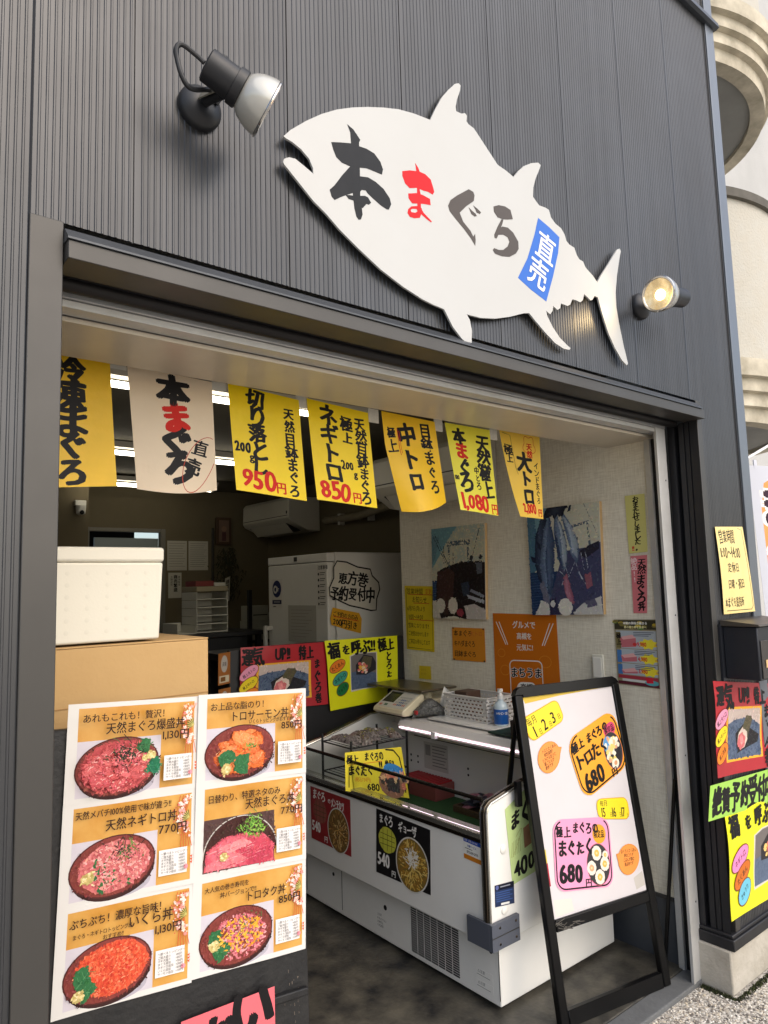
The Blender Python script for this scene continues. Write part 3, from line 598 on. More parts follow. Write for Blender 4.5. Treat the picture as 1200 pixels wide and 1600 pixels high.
s.build('price_banner', 'yellow paper banner priced at 850 yen in red', 'price banner', BG)
def curl(x, y):
    e = max(0, y-.35)
    return (.05*e*math.sin(3.14*x)+.045*max(0, .35-x)*e*-1.2, .16*e*max(0, .5-x), -.02*math.sin(3.14*x)*max(0, y-.85)/.15)
s = banner([(1.5008, 0.4600, 2.1503), (1.7494, 0.4600, 2.1432), (1.7922, 0.4600, 1.8480), (1.5360, 0.4600, 1.8082)], Y2, curl, '', [
    dict(t='中トロ', x=.42, y=.10, s=.27, vert=True, bold=0.046, wob=.8, sp=.92), dict(t='目鉢まぐろ', x=.78, y=.05, s=.165, vert=True, bold=0.041, wob=.8, sp=1.0), dict(t='極上', x=.13, y=.14, s=.135, vert=True, bold=0.041, wob=.8)])
s.line('lettering', [(.245, .16), (.255, .30), (.25, .44)], .010, RD); s.line('lettering', [(.275, .18), (.285, .30), (.28, .42)], .008, RD)
s.build('price_banner', 'amber paper banner whose lower edge curls, between two straighter ones', 'price banner', BG)
s = banner([(1.8013, 0.4600, 2.1473), (2.0434, 0.4600, 2.1468), (2.0726, 0.4600, 1.8098), (1.8531, 0.4600, 1.8225)], Y3, wave(.008, .006), '', [
    dict(t='本まぐろ', x=.27, y=.04, s=.23, vert=True, bold=.05, wob=1., sp=.76, cols={1: RD}), dict(t='天然極上', x=.78, y=.08, s=.21, vert=True, bold=0.043, wob=.9, sp=.86), dict(t='中とろ', x=.56, y=.46, s=.09, vert=True, bold=0.041, wob=.8),
    dict(t='100', x=.02, y=.62, s=.07, bold=0.041, sx=.7), dict(t='g', x=.15, y=.68, s=.08, bold=0.041), dict(t='1,080', x=.08, y=.88, s=.235, mt=RD, bold=0.041, wob=.7, sx=.95), dict(t='円', x=.82, y=.93, s=.13, mt=RD, bold=0.027)])
s.build('price_banner', 'lemon yellow paper banner priced at 1,080 yen in red', 'price banner', BG)
s = banner([(2.0994, 0.4600, 2.1534), (2.3489, 0.4600, 2.1527), (2.3459, 0.4600, 1.8074), (2.1745, 0.4600, 1.8139)], paper('pale_amber_paper', (250, 214, 84)), lambda x, y: (.02*y*(1-x)-.03*y*y*(1-x), .07*(1-x)*(y**2.2)-.03*(1-x)*y, .0), '', [
    dict(t='大トロ', x=.52, y=.23, s=.23, vert=True, bold=0.054, wob=.8, sp=.9), dict(t='インドまぐろ', x=.86, y=.32, s=.085, vert=True, bold=0.027, wob=.8), dict(t='極上', x=.14, y=.16, s=.12, vert=True, bold=0.041, wob=.8, sp=.9), dict(t='天然', x=.70, y=.10, s=.09, vert=True, bold=0.041, mt=RD),
    dict(t='2,000', x=.22, y=.885, s=.16, mt=RD, bold=0.041, wob=.7, sx=.8), dict(t='円', x=.80, y=.93, s=.10, mt=RD, bold=0.041)])
s.line('lettering', [(.70+(.15+.022*math.sin(5*a))*math.cos(a), .14+(.12+.018*math.sin(5*a))*math.sin(a)) for a in [k*.157 for k in range(40)]], .010, RD, closed=True)
s.line('lettering', [(.06, .02), (.24, .04), (.26, .42), (.30, .50)], .008, BLACK)
s.build('price_banner', 'pale amber paper banner with its left side curled back, nearest the right wall', 'price banner', BG)
for a in ((0.6069, 0.4580, 2.1606), (0.8969, 0.4580, 2.1479), (1.1808, 0.4580, 2.1354), (1.4675, 0.4580, 2.1231), (1.7692, 0.4580, 2.1285), (2.0658, 0.4580, 2.1285)):
    obj('tape_strip', bx((a[0]-.022, .4625, a[2]-.018), (a[0]+.022, .4635, a[2]+.03), TAPE), shop, smooth=False)
# ================================================================ photographs and notices on the side wall
XW = 2.749
def irr(cx, cy, r, n=7, jit=.35, asp=1., rnd=random):
    return [(cx+r*math.cos(2*math.pi*k/n+.3)*(1+rnd.uniform(-jit, jit)), cy+asp*r*math.sin(2*math.pi*k/n+.3)*(1+rnd.uniform(-jit, jit))) for k in range(n)]
M_WOOD = mat('pine_edge', (206, 170, 118), rough=.7, noise=.4, scale=30)
def canvas(cs, label, draw):
    """a photograph mounted on a wooden panel, cs: the four front corners"""
    c = [Vector(q) for q in cs]; s = Sheet(cs, thick=.001); s.base(WHITE); draw(s); s.mottle('photo', 1700, .017, 7)
    root = s.build('mounted_photo', label, 'photo panel', 'mounted photographs on the side wall', sheet='panel_face')
    d = .02; mb = MB(); o = [q+Vector((.0012, 0, 0)) for q in c]; b = [Vector((XW, q.y, q.z)) for q in c]
    mb.add(o+b, [(0,1,2,3),(4,7,6,5),(0,4,5,1),(1,5,6,2),(2,6,7,3),(3,7,4,0)], M_WOOD); obj('panel', mb, root, smooth=False)
def boat(s):
    p = 'photo'; i = ink
    s.rect(p, 0, 0, 1, 1, mat('faded_sky_print', (206, 200, 172), rough=.35, noise=.9, scale=7, dark=(150, 176, 178)))
    s.poly(p, [(0,0),(.5,0),(.3,.16),(.12,.34),(0,.45)], i(118, 160, 170)); s.poly(p, [(0,.08),(.16,.1),(.06,.34),(0,.4)], i(104, 140, 150))
    s.rect(p, 0, .58, 1, .84, i(44, 66, 100)); s.rect(p, 0, .80, 1, 1, i(206, 200, 184))
    for k in range(9): s.line(p, [(0, .6+.025*k), (.3, .605+.024*k)], .008, i(70+k*4, 96+k*3, 130))
    s.poly(p, [(.10,.48),(.3,.43),(.55,.39),(.94,.39),(1,.41),(1,.98),(.62,1),(.42,.97),(.16,1),(.07,.8)], i(38, 30, 30))
    s.poly(p, [(.1,.5),(.34,.45),(.44,.5),(.4,.8),(.3,.96),(.1,.92)], i(70, 48, 44)); s.poly(p, [(.56,.62),(.7,.6),(.72,.74),(.6,.76)], i(52, 60, 74))
    s.ell(p, .16, .86, .09, .10, i(214, 208, 192)); s.ell(p, .40, .86, .09, .11, i(214, 206, 190)); s.poly(p, [(.62,.86),(.8,.84),(1,.9),(1,1),(.66,1)], i(198, 190, 182)); s.poly(p, [(.66,.74),(.98,.8),(.98,.84),(.7,.78)], i(176, 178, 186)); s.poly(p, [(.74,.68),(.98,.75),(.97,.78),(.72,.71)], i(140, 144, 156))
    s.ell(p, .54, .93, .07, .05, i(150, 60, 72)); s.poly(p, [(.84,.41),(.95,.41),(.95,.52),(.86,.53)], i(96, 100, 108))
    g = i(86, 100, 112)
    for a in ([(.34,.46),(.34,.19)], [(.70,.40),(.70,.19)], [(.30,.20),(.74,.19)], [(.30,.175),(.74,.165)]): s.line(p, a, .035, g)
    for a in ([(.02,.07),(.30,.42)], [(.06,.06),(.36,.46)], [(.92,.02),(.76,.38)], [(.42,.42),(.42,.27)], [(.38,.34),(.46,.34)], [(.24,.4),(.24,.2)]): s.line(p, a, .014, i(60, 66, 74))
    for a in (.76, .92): s.line(p, [(a,.40),(a+.01,.34)], .02, i(50, 50, 56)); s.ell(p, a, .35, .03, .03, i(50, 50, 56))
canvas([(2.7290, 1.5576, 1.8640), (2.7290, 1.1472, 1.8646), (2.7290, 1.1678, 1.3631), (2.7290, 1.5681, 1.3629)], 'smaller mounted photo of a dark fishing boat deck under a pale sky', boat)
def tunas(s):
    p = 'photo'; i = ink
    s.rect(p, 0, 0, 1, 1, mat('faded_sky_print_b', (206, 202, 180), rough=.35, noise=.5, scale=6, dark=(170, 184, 184)))
    s.poly(p, [(0,0),(.3,0),(.22,.3),(.16,.56),(0,.62)], i(80, 118, 142)); s.poly(p, [(.1,.0),(.38,0),(.3,.2),(.2,.4),(.14,.3)], i(120, 160, 172))
    s.rect(p, 0, .60, .42, 1, i(38, 62, 98))
    for k in range(14): s.line(p, [(.0, .63+.025*k), (.13, .625+.025*k), (.28, .64+.024*k)], .009, i(64+k, 92, 130))
    s.poly(p, [(.5,.42),(.8,.40),(1,.36),(1,1),(.2,1),(.3,.82)], i(72, 74, 104))
    for a in ([(.62,.20),(.86,.17)], [(.84,.17),(.86,.38)], [(.62,.2),(.63,.36)]): s.line(p, a, .03, i(90, 104, 120))
    s.line(p, [(.8,.0),(.98,.32)], .008, i(110, 116, 120)); s.line(p, [(.7,.30),(.7,.42)], .012, i(70, 70, 80))
    s.poly(p, [(.68,.44),(.86,.38),(.98,.35),(.98,.42),(.8,.50)], i(48, 46, 60))
    D, G, S = i(36, 44, 66), i(86, 102, 128), i(150, 160, 172)
    def fish(pts, mt):
        s.poly(p, pts, mt)
        c0 = mt.node_tree.nodes['Principled BSDF'].inputs['Base Color'].default_value; col = [255*(12.92*v if v < .0031 else 1.055*v**(1/2.4)-.055) for v in c0[:3]]
        if len(pts) < 6: return
        cx_ = sum(q[0] for q in pts)/len(pts); cy_ = sum(q[1] for q in pts)/len(pts)
        for k in range(1, 7):       # the sheen along a printed fish's flank
            f = 1-.14*k; w_ = 5.5*k
            s.poly(p, [(cx_+(x-cx_)*f-.006*k*.5, cy_+(y-cy_)*(1-.05*k)) for x, y in pts], i(*[min(235, int(round(v+w_*a))) for v, a in zip(col, (.9, 1, 1.05))]))
    fish([(.30,.02),(.20,.10),(.11,.26),(.08,.5),(.12,.66),(.17,.70),(.22,.6),(.27,.3)], D); fish([(.09,.46),(.02,.44),(.04,.49),(.09,.52)], D)
    fish([(.33,.06),(.24,.2),(.17,.46),(.17,.66),(.21,.84),(.25,.9),(.30,.84),(.36,.6),(.39,.34)], G); fish([(.33,.08),(.29,.24),(.24,.5),(.26,.8),(.3,.82),(.36,.58),(.38,.3)], i(62, 76, 104)); fish([(.18,.34),(.12,.30),(.14,.36),(.18,.40)], D)
    fish([(.40,.06),(.38,.24),(.42,.48),(.50,.62),(.55,.52),(.56,.36),(.50,.18),(.44,.08)], G); fish([(.42,.10),(.47,.22),(.51,.4),(.51,.58),(.545,.5),(.55,.36),(.49,.18)], S); fish([(.41,.2),(.45,.4),(.49,.58),(.44,.52),(.39,.3)], i(58, 70, 98))
    fish([(.48,.05),(.53,.2),(.60,.4),(.68,.54),(.72,.46),(.71,.34),(.64,.2),(.54,.08)], G); fish([(.50,.07),(.58,.24),(.66,.42),(.69,.5),(.71,.36),(.63,.2)], S)
    fish([(.26,.05),(.3,.0),(.58,.0),(.6,.03),(.56,.02),(.52,.10),(.46,.05),(.40,.12),(.36,.05),(.30,.10)], i(24, 28, 42)); fish([(.58,.06),(.62,.0),(.64,.0),(.62,.06)], D)
    for a in ([(.49,.62),(.52,.56),(.56,.64)], [(.56,.66),(.66,.52),(.74,.68)], [(.74,.44),(.78,.6)], [(.8,.44),(.83,.6)], [(.70,.62),(.80,.74)], [(.44,.60),(.50,.64),(.46,.74)]): s.line(p, a, .012, i(176, 182, 196))
    fish([(.48,.66),(.54,.62),(.58,.74),(.64,.90),(.58,.92),(.50,.80)], i(150, 92, 108)); fish([(.78,.66),(.86,.62),(.88,.74),(.80,.78)], i(144, 92, 106)); fish([(.14,.72),(.2,.68),(.26,.8),(.28,.92),(.2,.88)], i(110, 112, 130))
    fish([(.05,1),(.16,.86),(.26,.9),(.28,1)], i(206, 204, 196)); s.ell(p, .50, .93, .10, .10, i(224, 220, 210)); fish([(.60,.98),(.74,.9),(.98,.84),(1,1),(.62,1)], i(200, 198, 194)); fish([(.28,.86),(.36,.84),(.42,1),(.27,1)], i(52, 50, 78)); fish([(.76,.88),(.9,.86),(.94,.92),(.80,.94)], i(96, 94, 116)); s.ell(p, .32, .90, .035, .035, i(214, 214, 210))
canvas([(2.7290, 0.8621, 1.8998), (2.7290, 0.4479, 1.9012), (2.7290, 0.4601, 1.3983), (2.7290, 0.8587, 1.3902)], 'larger mounted photo of big tuna hanging by their tails on deck', tunas)
def note(name, cs, mt, label, cat, texts, sheet='paper', deco=None, r=0., grp=None):
    s = Sheet(cs, thick=.0006); s.base(mt, r=r)
    if deco: deco(s)
    for kw in texts:
        a = dict(kw); s.text(a.pop('t'), a.pop('x'), a.pop('y'), a.pop('s'), **a)
    s.build(name, label, cat, grp, sheet); return s
def pins(s):
    for q_, (x, y) in enumerate(((.04,.025),(.96,.025),(.04,.975),(.96,.975))): s.ell(('pin', 'pin ', 'pin  ', 'pin   ')[q_], x, y, .022, .022, mat('pin_brown', (52, 40, 30), rough=.4), n=12)
ORR = ink(214, 90, 30)
def d1(s):
    s.line('lettering', [(.05,.97),(.05,.06),(.1,.03)], .012, BLACK); s.line('lettering', [(.05,.97),(.95,.97),(.96,.06)], .012, BLACK)
    for y, a, b in ((.135,.12,.95), (.27,.3,.85), (.53,.12,.98)): s.line('lettering', [(a,y),(b,y)], .015, ink(200, 60, 40))
H = lambda t, x, y, s_, **k: dict(t=t, x=x, y=y, s=s_, **k)
note('opening_notice', [(2.7480, 1.8310, 1.5500), (2.7480, 1.5792, 1.5417), (2.7480, 1.5881, 1.1724), (2.7480, 1.8259, 1.1783)], ink(222, 196, 40), 'yellow handwritten opening hours notice beside the smaller boat photo', 'notice',
     [H('営業時間', .07, .085, .10, wob=.5, sx=.95), H('変更', .72, .085, .09, mt=ORR, sx=.8), H('お知らせ', .26, .215, .10, wob=.5, sx=.85), H('6月17日(月)より', .07, .355, .085, wob=.5, sx=.72), H('11:00〜14:00', .11, .485, .10, wob=.4, sx=.72), H('営業になります!!', .08, .62, .085, wob=.5, sx=.78), H('ご迷惑おかけします', .08, .745, .08, wob=.5, sx=.68), H('ご来店お待ちしてます', .08, .87, .08, wob=.5, sx=.64)], deco=d1)
note('fish_list', [(2.7480, 1.4411, 1.3153), (2.7480, 1.1974, 1.3152), (2.7480, 1.1987, 1.1406), (2.7480, 1.4409, 1.1388)], ink(218, 140, 40), 'small orange handwritten list of tuna kinds, pinned at its corners', 'notice',
     [H('本まぐろ', .05, .17, .20, wob=.6, bold=.012), H('大トロ', .55, .17, .18, mt=ink(206, 110, 50), wob=.6), H('キハダまぐろ', .05, .48, .19, wob=.6, sx=.8, bold=.012), H('目鉢まぐろ', .05, .79, .19, wob=.6, bold=.012)], deco=pins)
note('sticky_note', [(2.7480, 1.7226, 1.0888), (2.7480, 1.6243, 1.0919), (2.7480, 1.6228, 1.0173), (2.7480, 1.7263, 1.0160)], ink(222, 196, 50), 'tiny yellow sticky note low on the side wall', 'sticky note',
     [H('まぐろ', .15, .3, .2, mt=ink(190, 150, 40)), H('あります', .15, .6, .2, mt=ink(190, 150, 40), sx=.8)])
def d2(s):
    for sx_ in (-1, 1):
        for a in (0, .05): s.line('lettering', [(.5+sx_*(.40+a-.0), .09), (.5+sx_*(.27+a*.6), .33)], .012, WHITE)
    for x, y, r in ((.17,.60,.075),(.80,.50,.09),(.12,.42,.06)): s.line('lettering', [(x+r*math.cos(k*.45), y+r*.7*math.sin(k*.45)) for k in range(14)], .006, ink(226, 150, 50), closed=True)
    q = []
    for cx_, cy_, a0 in ((.68,.545,-90),(.68,.86,0),(.32,.86,90),(.32,.545,180)):
        for k in range(6): a = R(a0+18*k); q.append((cx_+.07*math.cos(a), cy_+.05*math.sin(a)))
    s.line('lettering', q, .013, WHITE, closed=True)
    s.text('まちうま', .5, .62, .115, mt=WHITE, bold=.075, mid=True, sx=.95); s.text('まちうま', .5, .62, .115, bold=.028, mid=True, sx=.95)
    s.rect('lettering', .35, .72, .65, .83, WHITE, r=.08)
note('city_poster', [(2.7480, 1.1342, 1.3955), (2.7480, 0.7322, 1.3910), (2.7480, 0.7284, 0.9506), (2.7480, 1.1367, 0.9164)], ink(206, 112, 22), 'large orange gourmet poster with chopsticks and a white rounded frame', 'poster',
     [H('グルメで', .5, .115, .085, mt=WHITE, bold=.02, mid=True, sx=.95), H('高槻を', .5, .235, .075, mt=WHITE, bold=.015, mid=True, sx=.95), H('元気に!', .5, .355, .075, mt=WHITE, bold=.015, mid=True, sx=.95), H('高槻', .5, .775, .085, bold=.02, mid=True)], deco=d2)
note('thanks_strip', [(2.7470, 0.3297, 1.9114), (2.7470, 0.2346, 1.9112), (2.7470, 0.2380, 1.6632), (2.7470, 0.3260, 1.6598)], ink(214, 208, 128), 'pale yellow vertical strip with brush lettering near the door frame', 'notice',
     [H('おまたせしました。', .52, .03, .118, vert=True, bold=.045, wob=1., sp=.88), H('!!', .18, .92, .11, mt=RED, bold=.03)])
note('bowl_strip', [(2.7470, 0.3207, 1.6484), (2.7470, 0.2419, 1.6498), (2.7470, 0.2600, 1.4054), (2.7470, 0.3231, 1.4047)], ink(214, 122, 128), 'pink vertical strip below the pale yellow strip', 'notice',
     [H('天然', .68, .06, .14, vert=True, bold=.035, wob=.9, sp=.9), H('まぐろ丼', .60, .34, .20, vert=True, bold=.036, wob=1., sp=.78), H('絶品!!', .20, .03, .11, vert=True, mt=ink(244, 222, 222), bold=.015, wob=.6)])
def d3(s):
    p = 'photo'; i = ink
    s.rect(p, .01, .01, .99, .15, i(60, 56, 40)); 
    for k in range(16): s.ell(p, random.random(), .02+.12*random.random(), .07, .03, i(*random.choice([(196,170,60),(120,110,60),(90,120,60),(226,210,120)])), n=9)
    s.text('本鮪の美味さ極まる', .5, .055, .045, mt=WHITE, mid=True, part=p, bold=.03); s.text('夏の贈り物を食卓へ', .5, .115, .042, mt=i(250, 240, 180), mid=True, part=p, bold=.02)
    for j, (y0, y1, pr) in enumerate(((.17,.44,'9,980'),(.45,.66,'4,980'),(.67,.84,'3,980'))):
        s.rect(p, .03 if j == 0 else .12, y0, .97, y1, i(176, 184, 190)); s.rect(p, .03, y0+.02, .14, y1, i(70, 120, 180) if j else i(120, 110, 70))
        s.poly(p, [(.12,y0+.10),(.42,y0+.06),(.50,y0+.11),(.50,y1-.03),(.15,y1-.01)], i(196, 110, 118)); s.poly(p, [(.12,y0+.10),(.42,y0+.06),(.50,y0+.11),(.2,y0+.14)], i(226, 170, 168))
        s.poly(p, [(.78+(.23 if k % 2 else .17)*math.cos(k*.393), y1-.075+(.085 if k % 2 else .06)*math.sin(k*.393)) for k in range(16)], i(238, 222, 60))
        s.text(pr, .52, y1-.07, .085, mt=i(206, 30, 40), bold=.025, part=p, sx=.78); s.text('円', .92, y1-.06, .04, mt=i(206, 30, 40), part=p)
        for k in range(3): s.rect(p, .45, y0+.02+.025*k, .92-.06*k, y0+.03+.025*k, i(80, 84, 100))
    s.ell(p, .47, .375, .05, .035, i(206, 60, 60)); s.text('極上', .10, .20, .10, vert=True, bold=.03, part=p, wob=.6)
    s.rect(p, .03, .85, .97, .90, i(170, 60, 72)); s.rect(p, .12, .905, .7, .94, i(214, 214, 210)); s.rect(p, .02, .945, .98, .99, i(96, 40, 52)); s.ell(p, .82, .93, .16, .055, i(90, 170, 180)); s.poly(p, [(.68,.86),(.84,.85),(.86,.93),(.70,.94)], i(206, 40, 60))
note('meat_flyer', [(2.7480, 0.4227, 1.3757), (2.7480, 0.2187, 1.3794), (2.7480, 0.2228, 1.0940), (2.7480, 0.4201, 1.1003)], ink(150, 140, 110), 'colourful glossy flyer with three tuna block prices on the side wall', 'flyer', [], deco=d3)
sw = thing('switch_plate', 'white light switch plate between the orange poster and the flyer', 'switch', (2.745, .4, 1.05))
a, b = (2.7490, 0.5428, 1.2195), (2.7490, 0.4841, 1.1113); mw = mat('switch_white', (226, 222, 206), rough=.4)
obj('plate', bx((XW-.009, a[1], a[2]), (XW, b[1], b[2]-.02), mw), sw, bevel=.002)
obj('rocker', bx((XW-.013, a[1]-.008, a[2]-.012), (XW-.0095, b[1]+.008, b[2]+.008), mat('switch_rocker', (236, 232, 220), rough=.35)), sw, bevel=.001)
# ================================================================ posters on the counter front and again on the facade pillar
def roll_photo(s, x0, y0, x1, y1, border=None):
    p = 'photo'; i = ink
    X_ = lambda u: x0+(x1-x0)*u; Y_ = lambda v: y0+(y1-y0)*v; Q = lambda pts: [(X_(u), Y_(v)) for u, v in pts]
    if border: s.poly(p, Q([(-.05,-.05),(1.05,-.05),(1.05,1.05),(-.05,1.05)]), border)
    s.poly(p, Q([(0,0),(1,0),(1,1),(0,1)]), i(196, 178, 168))
    s.poly(p, Q([(0,.30),(.2,.22),(.5,.18),(.8,.24),(1,.36),(1,1),(0,1)]), mat('blue_plate_print', (62, 78, 104), rough=.4, noise=.9, scale=90, dark=(96, 112, 134)))
    s.poly(p, Q([(.24,.50),(.50,.30),(.96,.56),(.92,.72),(.30,.90)]), i(38, 36, 40))
    s.poly(p, Q([(.44,.42),(.56,.14),(.74,.16),(.76,.24),(.62,.62),(.5,.6)]), mat('nori_print', (92, 84, 58), rough=.5, noise=.9, scale=160, dark=(60, 56, 40)))
    s.poly(p, Q([(.30,.72),(.34,.50),(.46,.38),(.60,.48),(.62,.64),(.52,.80),(.38,.84)]), i(214, 196, 182))
    s.poly(p, Q([(.30,.72),(.35,.54),(.46,.48),(.56,.60),(.52,.78),(.38,.84)]), i(206, 110, 112)); s.poly(p, Q([(.38,.58),(.46,.54),(.50,.70),(.42,.76)]), i(226, 142, 140)); s.mottle(p, 420, .012, 9, (x0, y0, x1, y1))
def cut_photo(s, x0, y0, x1, y1):
    p = 'photo'; i = ink; Q = lambda pts: [(x0+(x1-x0)*u, y0+(y1-y0)*v) for u, v in pts]
    s.poly(p, Q([(-.04,.02),(.2,-.05),(.6,-.04),(1.04,-.02),(1.04,1.04),(.5,1.02),(-.02,1.05)]), i(206, 200, 190)); s.poly(p, Q([(0,.04),(.22,-.02),(1,0),(1,1),(0,1)]), i(112, 106, 104))
    s.poly(p, Q([(0,.5),(.4,.46),(1,.6),(1,1),(0,1)]), mat('blue_plate_print', (62, 78, 104)))
    s.poly(p, Q([(.18,.30),(.5,.02),(.86,.10),(1,.3),(1,.5),(.6,.62),(.2,.58)]), i(44, 42, 46)); s.poly(p, Q([(.36,.30),(.5,.06),(.84,.12),(.78,.40),(.6,.54)]), mat('nori_print', (92, 84, 58)))
    for k in range(26): s.ell(p, x0+(x1-x0)*(.46+random.gauss(0,.10)), y0+(y1-y0)*(.42+random.gauss(0,.08)), .022*(1), .016, i(*random.choice([(226,170,70),(214,120,110),(232,196,120),(206,96,96),(228,206,190)])), n=7, jit=.3)
def pill(s, cx_, cy_, rx_, ry_, rgb, txt, rot, size=.06, edge=None):
    s.ell('pill', cx_, cy_, rx_*1.06, ry_*1.12, edge or ink(120, 60, 40), rot=rot); s.ell('pill', cx_, cy_, rx_, ry_, ink(*rgb), rot=rot)
    s.text(txt, cx_, cy_, size, rot=-rot, mid=True, sx=.8, wob=.4, bold=.012)
def lucky(cs, label, name='lucky_roll_poster', dk=1.):
    s = Sheet(cs, bend=lambda x, y: (.004*math.sin(5*x+y*3)+.003*math.sin(7*y), 0, 0), thick=.0006); s.base(mat('red_poster_paper', (172, 26, 38), rough=.35, noise=.3, scale=12, dark=(140, 18, 30)))
    roll_photo(s, .20, .30, .78, .84, ink(230, 170, 50))
    s.text('運気', .02, .155, .27, bold=.04, wob=.9, sx=.66); s.text('UP!!', .38, .14, .26, bold=.035, wob=.6, sx=.66); s.text('特上', .66, .15, .25, bold=.04, wob=.8, sx=.62)
    s.text('まぐろ巻', .885, .25, .185, vert=True, bold=.04, wob=1., sx=.75)
    pill(s, .09, .40, .11, .055, (226, 148, 176), '極上大トロ', -32, .06); pill(s, .09, .58, .11, .055, (232, 206, 40), '極上中トロ', -32, .055); pill(s, .10, .76, .11, .055, (230, 130, 40), '極上赤身', -32, .06)
    return s.build(name, label, 'poster', 'red lucky roll posters')
lucky([(1.6733, 1.8400, 1.2664), (2.1827, 1.8400, 1.2586), (2.1872, 1.8400, 0.9288), (1.6637, 1.8400, 0.9505)], 'red roll poster hung indoors in front of the white freezer cabinet')
def fortune(cs, label, inside):
    s = Sheet(cs, bend=lambda x, y: (.004*math.sin(4*x+y*4)+.003*math.sin(6*y), 0, 0), thick=.0006); s.base(mat('fluorescent_yellow_paper', (226, 226, 20), rough=.35, noise=.2, scale=12, dark=(206, 200, 16)))
    cut_photo(s, .32, .24, .68, .76) if inside else cut_photo(s, .34, .30, .80, .82)
    s.text('福', .02, .14, .24, bold=.045, wob=.9, sx=.85); s.text('を', .205, .15, .16, bold=.04, wob=.7, sx=.9); s.text('呼ぶ', .33, .13, .22, bold=.042, wob=.9, sx=.78); s.text('!!', .60, .12, .22, bold=.035); s.text('極上', .71, .13, .21, bold=.042, wob=.8, sx=.76)
    s.text('とろたく巻', .87, .24, .145, vert=True, bold=.04, wob=1., sx=.8)
    pill(s, .13, .38 if inside else .46, .11, .055, (222, 120, 40) if inside else (238, 140, 190), 'たくあん' if inside else 'ネギトロ', -24, .075)
    pill(s, .16, .56 if inside else .63, .11, .055, (60, 150, 130) if inside else (206, 110, 40), 'ネギトロ' if inside else 'たくあん', -28, .075)
    pill(s, .19, .72 if inside else .80, .09, .06, (30, 110, 60) if inside else (110, 190, 214), 'きゅうり', -30, .06)
    return s.build('fortune_roll_poster', label, 'poster', 'yellow fortune roll posters')
fortune([(2.1678, 1.8300, 1.2669), (2.6810, 1.8300, 1.2608), (2.6717, 1.8300, 0.9062), (2.2002, 1.8300, 0.8913)], 'yellow roll poster hung indoors beside the red one at the counter', True)
YF = -.010
def fq(x0, x1, zl, zr, hl, hr): return [(x0, YF, zl), (x1, YF-.001, zr), (x1, YF-.001, zr-hr), (x0, YF, zl-hl)]
lucky([(2.7306, -0.0100, 1.1491), (3.2376, -0.0110, 1.0855), (3.1845, -0.0110, 0.7529), (2.7086, -0.0100, 0.7891)], 'red roll poster outdoors on the pillar beneath the black mailbox')
fortune([(2.7377, -0.0120, 0.6523), (3.4282, -0.0130, 0.6339), (3.3449, -0.0130, 0.2529), (2.7385, -0.0120, 0.2624)], 'yellow roll poster outdoors at the foot of the pillar', False)
s = Sheet([(2.6399, -0.0160, 0.7753), (3.3455, -0.0170, 0.7365), (3.3172, -0.0170, 0.6026), (2.6066, -0.0160, 0.6542)], thick=.0006); s.base(mat('lime_paper', (158, 206, 84), rough=.4, noise=.2, scale=12))
s.text('絶賛予約受付中', .03, .5, .92, bold=.042, wob=.9, sx=.62, sp=.98)
s.build('booking_strip', 'lime green brush lettered strip between the red and yellow pillar posters', 'notice')
s = Sheet([(2.8458, -0.0080, 1.7516), (3.0798, -0.0120, 1.7583), (3.0880, -0.0220, 1.4009), (2.8636, -0.0080, 1.3980)], bend=lambda x, y: (.006*math.sin(3*y)+.010*x*y*y, 0, 0), thick=.0006); s.base(mat('aged_cream_paper', (236, 214, 146), rough=.45, noise=.35, scale=10, dark=(222, 186, 90)))
s.line('lettering', [(.80,.02),(.93,.04),(.95,.5),(.96,.93),(.9,.97),(.1,.965)], .012, BLACK)
for t, x, y, z, w_ in (('営業時間', .08, .115, .165, .54), ('11:00〜14:00', .06, .30, .165, .56), ('定休日', .24, .475, .13, .68), ('日曜・祝日', .20, .665, .125, .58), ('本まぐろ直売所', .06, .87, .12, .47)): s.text(t, x, y, z, wob=.6, sx=w_, bold=.008)
s.build('hours_notice', 'cream handwritten business hours notice on the ribbed pillar above the mailbox', 'notice')
# ================================================================ mailbox, banner flag
M_MB = mat('mailbox_dark', (44, 46, 52), rough=.4, metal=.3, noise=.3, scale=8)
mbx = thing('mailbox', 'dark steel mailbox mounted on the pillar above the red poster', 'mailbox', (3.0, -.07, 1.15))
obj('body', bx((2.835, -.145, 1.148), (3.19, -.012, 1.352), M_MB), mbx, bevel=.004)
lid = MB().prism([(-.006, 1.378), (-.158, 1.362), (-.162, 1.354), (-.006, 1.3525)], lambda u, v, d: (d, u, v), 2.826, 3.197, mat('mailbox_lid', (86, 80, 72), rough=.38, metal=.35, noise=.4, scale=6)); obj('lid', lid, mbx, bevel=.003)
obj('back_plate', bx((2.815, -.0115, 1.14), (3.19, -.003, 1.36), M_MB), mbx)
obj('flap', bx((2.85, -.1495, 1.155), (3.18, -.1455, 1.30), mat('mailbox_flap', (62, 58, 56), rough=.4, metal=.3)), mbx, bevel=.002)
obj('window', bx((2.93, -.1535, 1.245), (2.99, -.150, 1.285), mat('mail_window', (120, 122, 122), rough=.3)), mbx, bevel=.001)
obj('name_strip', bx((2.875, -.1535, 1.195), (3.02, -.150, 1.225), mat('mail_wood_strip', (206, 170, 120), rough=.6)), mbx, bevel=.001)
nob = thing('banner_flag', 'white and orange nobori flag hanging from a pole past the building corner', 'flag', (3.7, .1, 0))
s = Sheet([(3.4340, 0.1000, 2.0711), (3.98, .02, 2.075), (4.02, .02, .40), (3.60, .14, .40)], bend=lambda x, y: (.02*math.sin(6*x+2*y), 0, 0), thick=.0008); s.base(mat('white_cloth', (222, 224, 232), rough=.8, translucent=.3))
s.parts = {}
